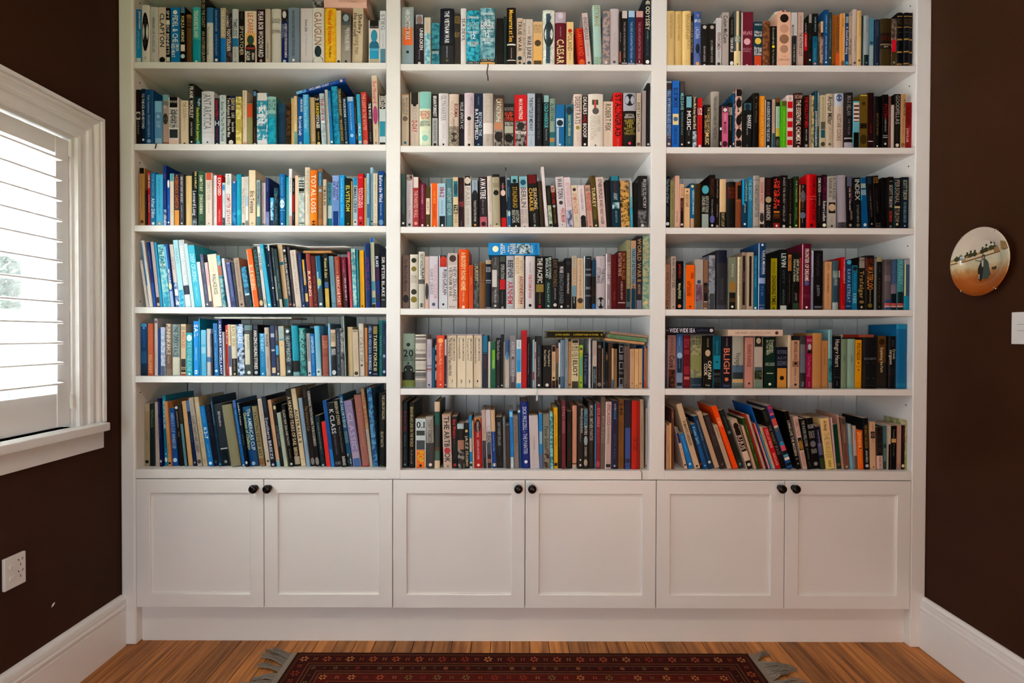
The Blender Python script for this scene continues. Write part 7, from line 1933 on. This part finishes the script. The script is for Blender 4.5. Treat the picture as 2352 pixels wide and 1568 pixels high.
KIND_WORD = {'large_format_book': 'large book', 'slim_book': 'slim book', 'hardback_book': 'hardback', 'paperback_book': 'paperback'}
GROUP_WORD = {'large_format_book': 'large-format books on the shelves', 'slim_book': 'slim books on the shelves', 'hardback_book': 'hardbacks on the shelves', 'paperback_book': 'paperbacks on the shelves'}
rb = random.Random(5)
PLACED = {}
for (row, bay), bl in parse().items():
    zs = SHELF_Z[bay][row]
    zc = SHELF_Z[bay][row - 1] - TH
    xa, xb = BAYS[bay]
    bl.sort(key=lambda b: b['px'][0])
    for b in bl:
        sb = SETBACK[row] + rb.uniform(-0.006, 0.008)
        if row == 6 and bay == 'L':
            sb += 0.02
        b['sb'] = sb
        p0, p1 = on_y(b['px'][0], 0.5 * (SHELF_PX[bay][row] + b['px'][2]), sb), on_y(b['px'][1], 0.5 * (SHELF_PX[bay][row] + b['px'][2]), sb)
        b['x0'], b['x1'] = max(xa + 0.001, p0.x), min(xb - 0.001, p1.x)
        b['hv'] = min(on_y(0.5 * (b['px'][0] + b['px'][1]), b['px'][2], sb).z, zc - 0.003) - zs
        b['sl'] = b['lean'] * MM / b['hv']
    # neighbours touch but do not run into each other
    for A, B in zip(bl, bl[1:]):
        if B['x0'] < A['x1'] + 0.0004:
            m_ = (A['x1'] + B['x0']) / 2
            A['x1'], B['x0'] = m_ - 0.0003, m_ + 0.0003
    for b in bl:
        if b['x1'] - b['x0'] < 0.004:
            b['x1'] = b['x0'] + 0.004
    bl[0]['sl'] = max(bl[0]['sl'], (xa + 0.0012 - bl[0]['x0']) / bl[0]['hv'])
    for A, B in zip(bl, bl[1:]):
        zt = min(A['hv'], B['hv'])
        need = (A['x1'] + 0.0006 + A['sl'] * zt - B['x0']) / zt
        if B['sl'] < need:
            B['sl'] = need
    for b in bl:                                        # nor into the uprights
        b['x1'] = min(b['x1'], xb - 0.0012)
        b['x0'] = min(b['x0'], b['x1'] - 0.0035)
        b['sl'] = max(b['sl'], (xa + 0.0012 - b['x0']) / b['hv'])
        b['sl'] = min(b['sl'], (xb - 0.0012 - b['x1']) / b['hv'])
    for i, b in enumerate(bl):
        th = math.atan(-b['sl'])                       # leaning to the left is positive
        w = (b['x1'] - b['x0']) * math.cos(th) - 0.0003
        h = (b['hv'] - (w * abs(math.sin(th)) if th else 0)) / math.cos(th)
        kind, cat = book_kind(b, w, h)
        hard = b['hard']
        dep = min(0.30 - b['sb'], h * (0.66 if not hard else 0.68) * rb.uniform(0.95, 1.05), 0.255)
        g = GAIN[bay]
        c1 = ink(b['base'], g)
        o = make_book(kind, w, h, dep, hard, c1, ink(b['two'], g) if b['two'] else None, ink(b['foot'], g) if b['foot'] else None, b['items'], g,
                      cloth=hard and not b['items'])
        if th >= 0:
            o.location = (b['x0'], b['sb'], zs + 0.0004)
        else:                                           # leans to the right: stands on its right-hand corner
            o.location = (b['x1'] - w * math.cos(th), b['sb'], zs + 0.0004 - w * math.sin(th))
        o.rotation_euler = (0, -th, 0)
        n = len(bl)
        end = '%s from window end' % nth(i + 1) if i < (n + 1) // 2 else '%s from plate end' % nth(n - i)
        cn = colour_name(b['base'])
        lab = None
        if b['safe']:
            lab = '%s %s titled %s, %s, %s, %s' % (cn, KIND_WORD[kind], b['safe'].title().replace("'S", "'s"), end, SHELF_WORD[row], BAY_WORD[bay])
            if n_words(lab) > 16:
                lab = None
        if not lab and b['tcol']:
            lab = '%s %s with %s lettering, %s, %s, %s' % (cn, KIND_WORD[kind], colour_name(b['tcol']), end, SHELF_WORD[row], BAY_WORD[bay])
            if n_words(lab) > 16:
                lab = None
        if not lab:
            lab = '%s %s %s, %s, %s' % (cn, KIND_WORD[kind], end, SHELF_WORD[row], BAY_WORD[bay])
        tag(o, lab, cat, GROUP_WORD[kind])
        b['obj'], b['w'], b['h'], b['dep'] = o, w, h, dep
        PLACED.setdefault((row, bay), []).append(b)


def top_under(row, bay, xl, xr):
    """height of the tallest book under a stretch of shelf"""
    z = SHELF_Z[bay][row]
    best = z
    for b in PLACED[(row, bay)]:
        s = b['sl'] * b['hv']
        if b['x1'] + max(s, 0) > xl and b['x0'] + min(s, 0) < xr and b['x1'] + s > xl + 0.002 and b['x0'] + s < xr - 0.002:
            best = max(best, z + b['hv'])
    return best


# ---- books lying flat along the tops of the others: row, bay, left, right, bottom pixel row, thickness px, colour, tilt, set back, hardback, items, label
def lying(row, bay, x0, x1, thick, base, tilt, sb, hard, items, label, kind='paperback_book', rest=None, dep=None, two=None):
    ym = SHELF_PX[bay][row] - 100
    a, b_ = on_y(x0, ym, sb).x, on_y(x1, ym, sb).x
    g = GAIN[bay]
    ln = (b_ - a) / math.cos(tilt)
    w = thick * MM
    its = []
    for it in items:
        if it[0] in 'bc':                              # stripe: x from, x to, cross from, cross to, colour
            its.append(('c', (it[1] - x0) / (x1 - x0), (it[2] - x0) / (x1 - x0), it[3], it[4], it[5], it[6] if len(it) > 6 else None))
        elif it[0] == 'o':
            its.append(('o', (it[1] - x0) / (x1 - x0), (it[2] - x0) / (x1 - x0), it[3]))
        else:
            its.append((it[0], (it[1] - x0) / (x1 - x0), (it[2] - x0) / (x1 - x0), it[3], it[4]))
    o = make_book(kind, w, ln, dep or min(0.2, ln * 0.7), hard, ink(base, g), ink(two, g) if two else None, None, its, g)
    z = rest if rest is not None else top_under(row, bay, a, b_) + 0.0008
    o.location = (b_, sb, z)
    o.rotation_euler = (0, -(math.pi / 2 + tilt), 0)
    tag(o, label, 'book', 'books lying on top of the rows')
    return o, z + w


lying(1, 'L', 719.5, 843, 27, 'e8c0b0', 0, 0.02, True, [('c', 719.5, 745, 0, 1, '3c3a38', '9a9a96'), ('s', 780, 820, 'a07c70', 'Patrick McGilligan')],
      'thick pale pink book lying flat across the tops, sixth shelf up, window bay', 'hardback_book')
lying(2, 'L', 682.5, 794, 7.5, '0e4f9c', math.radians(15.5), 0.012, False,
      [('c', 682.5, 705, 0, 1, '2c7cb8', '88c0e0'), ('t', 711, 757, 'ecf0f4', 'UNCLAIMED COAST'), ('s', 760, 772, '6c9cd0', 'PETER'), ('o', 782, 788, 'd0b8b8')],
      'blue paperback titled Unclaimed Coast lying tilted across the tops, fifth shelf up, window bay',
      rest=on_y(798, 187, 0.012).z, dep=0.13)
lying(4, 'M', 1121.6, 1238.8, 28, '1e8cc4', 0, 0.012, False,
      [('c', 1187, 1219, 0, 1, '28424c', 'b8ccd0'), ('o', 1131, 1145, 'e8e0c8'), ('h', 1149, 1155, 'd8e8f0', 'NORM'), ('h', 1155.5, 1160, 'd8e8f0', 'LANY'), ('h', 1166, 1170, 'e0d0b0', 'WAR'), ('h', 1172, 1178, 'e0d0b0', 'TALES'),
       ('h', 1178.5, 1184, 'e0d0b0', 'SEVEN'), ('h', 1220, 1224, 'c8e0ec', 'NAVY'), ('h', 1228, 1234, '0c4c84', 'LONG')],
      'bright blue paperback lying flat across the tops, third shelf up, middle bay')
lying(5, 'M', 1256, 1386, 16.5, '1c1814', 0, 0.02, True,
      [('c', 1256, 1386, 0.0, 0.06, 'b0a418'), ('c', 1256, 1386, 0.94, 1.0, 'b0a418'), ('s', 1275, 1308, 'c8b818', 'JACINDA ARDERN'), ('s', 1316, 1374, 'c8b818', 'A DIFFERENT KIND OF POWER'), ('o', 1379, 1384, '8c8424')],
      'black hardback with yellow edges lying flat across the tops, second shelf up, middle bay', 'hardback_book')
_t = math.radians(-6.2)
_z = on_y(1480.5, 791.5, 0.02).z
for k, (xl, xr, th_, hx, its, lab) in enumerate((
        (1389, 1480, 5.5, 'bc946c', [('s', 1400, 1470, '8c6c50', '==')], 'thin tan paperback lowest of three lying tilted, second shelf up, middle bay'),
        (1396, 1485, 9, '6c8c6c', [('t', 1400, 1415, '2c4430', 'ANCY'), ('s', 1418, 1470, '34503c', 'Collected Stories of a Lady')], 'sage green paperback second of three lying tilted, second shelf up, middle bay'),
        (1402, 1488, 5.5, 'a08470', [('s', 1410, 1470, '5c3c2c', 'THE COLLECTED LETTERS OF')], 'brown paperback topmost of three lying tilted, second shelf up, middle bay'))):
    lying(5, 'M', xl, xr, th_, hx, _t, 0.02, False, its, lab, rest=_z, dep=0.13)
    _z += th_ * MM / math.cos(_t) + 0.0010
lying(5, 'R', 1530, 1640, 16, '161a28', 0, 0.02, True,
      [('s', 1529, 1535, '9c9ca8', 'The'), ('t', 1537, 1596, 'b8b8c0', 'WIDE WIDE SEA'), ('s', 1600, 1624, '4c5468', 'HAMPTON'), ('o', 1629, 1637, 'b8b0a8')],
      'navy hardback titled The Wide Wide Sea lying across tops, second shelf up, plate bay', 'hardback_book')
lying(5, 'R', 1672, 1797, 15, 'bca898', 0, 0.016, True,
      [('s', 1687, 1714, '6c5c50', 'THE TALES'), ('s', 1722, 1771, '8c7c70', 'RESISTING LATERS'), ('o', 1779, 1787, '4c3c34')],
      'cream hardback lying flat across the tops, second shelf up, plate bay', 'hardback_book')
lying(5, 'R', 1936, 2006, 7.5, '6c2418', 0, 0.05, False, [('c', 1972, 2006, 0, 1, '94503c')],
      'thin red book lying flat across the tops, second shelf up, plate bay')
lying(1, 'R', 1781, 1806, 10, 'c8b4ac', math.radians(14), 0.03, False, [('c', 1797, 1803, 0, 1, '842c30')],
      'small pale pink booklet lying tilted on a tall book, sixth shelf up, plate bay', 'slim_book', dep=0.1,
      rest=top_under(1, 'R', on_y(1786, 60, 0.03).x, on_y(1812, 60, 0.03).x) + 0.006)
lying(4, 'L', 697, 761, 6, 'b08450', 0, 0.03, False, [], 'thin tan book lying under a loose sheet, third shelf up, window bay')
lying(5, 'L', 494, 670, 3.5, 'c8c8c0', 0, 0.02, False, [], 'thin white-edged booklet lying flat across the tops, second shelf up, window bay', 'slim_book', dep=0.16)
lying(5, 'L', 672, 716, 5, '22262c', 0, 0.045, False, [], 'thin black booklet lying flat across the tops, second shelf up, window bay', 'slim_book', dep=0.16)

# loose sheet draped over the tops in the window bay
zt = top_under(4, 'L', on_y(640, 600, 0.03).x, on_y(760, 600, 0.03).x) + 0.011 + 6 * MM * 0
rows = []
for j in range(9):
    y = 0.018 + 0.2 * j / 8
    rows.append([])
    for i in range(33):
        px = 583 + (808 - 583) * i / 32
        q = on_y(px, 0, 0.03).x
        prof_px = [(583, 561), (612, 560.5), (640, 558.5), (662, 559.5), (685, 562.5), (712, 566), (745, 566), (790, 565), (808, 566.5)]
        for (pa_, ya_), (pb_, yb_) in zip(prof_px, prof_px[1:]):
            if pa_ <= px <= pb_:
                f_ = (px - pa_) / (pb_ - pa_)
                f_ = f_ * f_ * (3 - 2 * f_)
                py = ya_ + (yb_ - ya_) * f_
        rows[-1].append((q, y, on_y(px, py, 0.018).z))
M_SHEET = mat('loose_white_paper', (0.72, 0.71, 0.70, 1), 0.6)
so = MB().grid(rows).build('paper_sheet', M_SHEET, smooth=True)
sd = so.modifiers.new('thick', 'SOLIDIFY')
sd.thickness = 0.0012
tag(so, 'wavy white paper sheet lying over the books, third shelf up, window bay', 'paper')

# slipcase round the four cream volumes
M_SLIP = mat('pale_lilac_slipcase_card', rgb('b8aebc'), 0.6)
vol = [b for b in PLACED[(5, 'M')] if b['base'] == 'd2c5ae']
if vol:
    xl, xr = vol[0]['x0'] - 0.0032, vol[-1]['x1'] + 0.0032
    zs = SHELF_Z['M'][5]
    hv = max(b['hv'] for b in vol) + 0.002
    sbm = min(b['sb'] for b in vol)
    sl_ = MB()
    sl_.box(xl, xl + 0.0022, sbm, sbm + 0.16, zs + 0.0004, zs + hv)
    sl_.box(xr - 0.0022, xr, sbm, sbm + 0.16, zs + 0.0004, zs + hv)
    sl_.box(xl, xr, sbm, sbm + 0.16, zs + hv, zs + hv + 0.0024)
    sl_.box(xl, xr, sbm + 0.158, sbm + 0.16, zs + 0.0004, zs + hv)
    o = sl_.build('slipcase', M_SLIP)
    tag(o, 'pale lilac card slipcase holding four cream volumes, second shelf up, middle bay', 'slipcase')


# ribbon markers hanging out of books
def ribbon(row, bay, px, pts, hx, wid):
    b = min(PLACED[(row, bay)], key=lambda q: abs((q['x0'] + q['x1']) / 2 - on_y(px, pts[0][1], 0).x))
    mb = MB()
    rows = []
    zt = SHELF_Z[bay][row] + 0.0012
    q = on_y(pts[0][0], pts[0][1], 0.0)
    rows.append([(q.x - wid / 2, 0.009, zt), (q.x + wid / 2, 0.009, zt)])
    rows.append([(q.x - wid / 2, -0.0015, zt), (q.x + wid / 2, -0.0015, zt)])
    for (x, y, Y) in pts[2:]:
        q = on_y(x, y, Y)
        rows.append([(q.x - wid / 2, Y, min(q.z, zt)), (q.x + wid / 2, Y, min(q.z, zt))])
    mb.grid(rows)
    o = mb.build('bookmark_ribbon', mat('ribbon', rgb(hx), 0.6), b['obj'])
    bpy.context.view_layer.update()
    o.matrix_parent_inverse = b['obj'].matrix_world.inverted()
    s = o.modifiers.new('thick', 'SOLIDIFY')
    s.thickness = 0.0008


ribbon(1, 'M', 1121, [(1121, 144.6, 0.02), (1121, 146.6, -0.002), (1121, 152, -0.004), (1119, 160, -0.005), (1118.5, 168, -0.005), (1120.5, 176, -0.006), (1121, 185, -0.006)], '14100e', 0.004)
ribbon(2, 'L', 358, [(359, 329, 0.02), (359, 330.3, -0.002), (358, 334, -0.004), (356, 341, -0.005)], '2c3432', 0.004)
ribbon(5, 'M', 1234, [(1234, 892.3, 0.03), (1234, 893.3, -0.002), (1234.5, 898, -0.004), (1233, 905, -0.005), (1233.5, 912, -0.005), (1232.5, 920, -0.006)], 'b8c4c4', 0.0062)
ribbon(6, 'M', 1470, [(1471, 1078, 0.03), (1472, 1079, -0.002), (1474, 1083, -0.003), (1474.5, 1090, -0.003), (1474.5, 1101, -0.003)], '3c2c26', 0.0022)
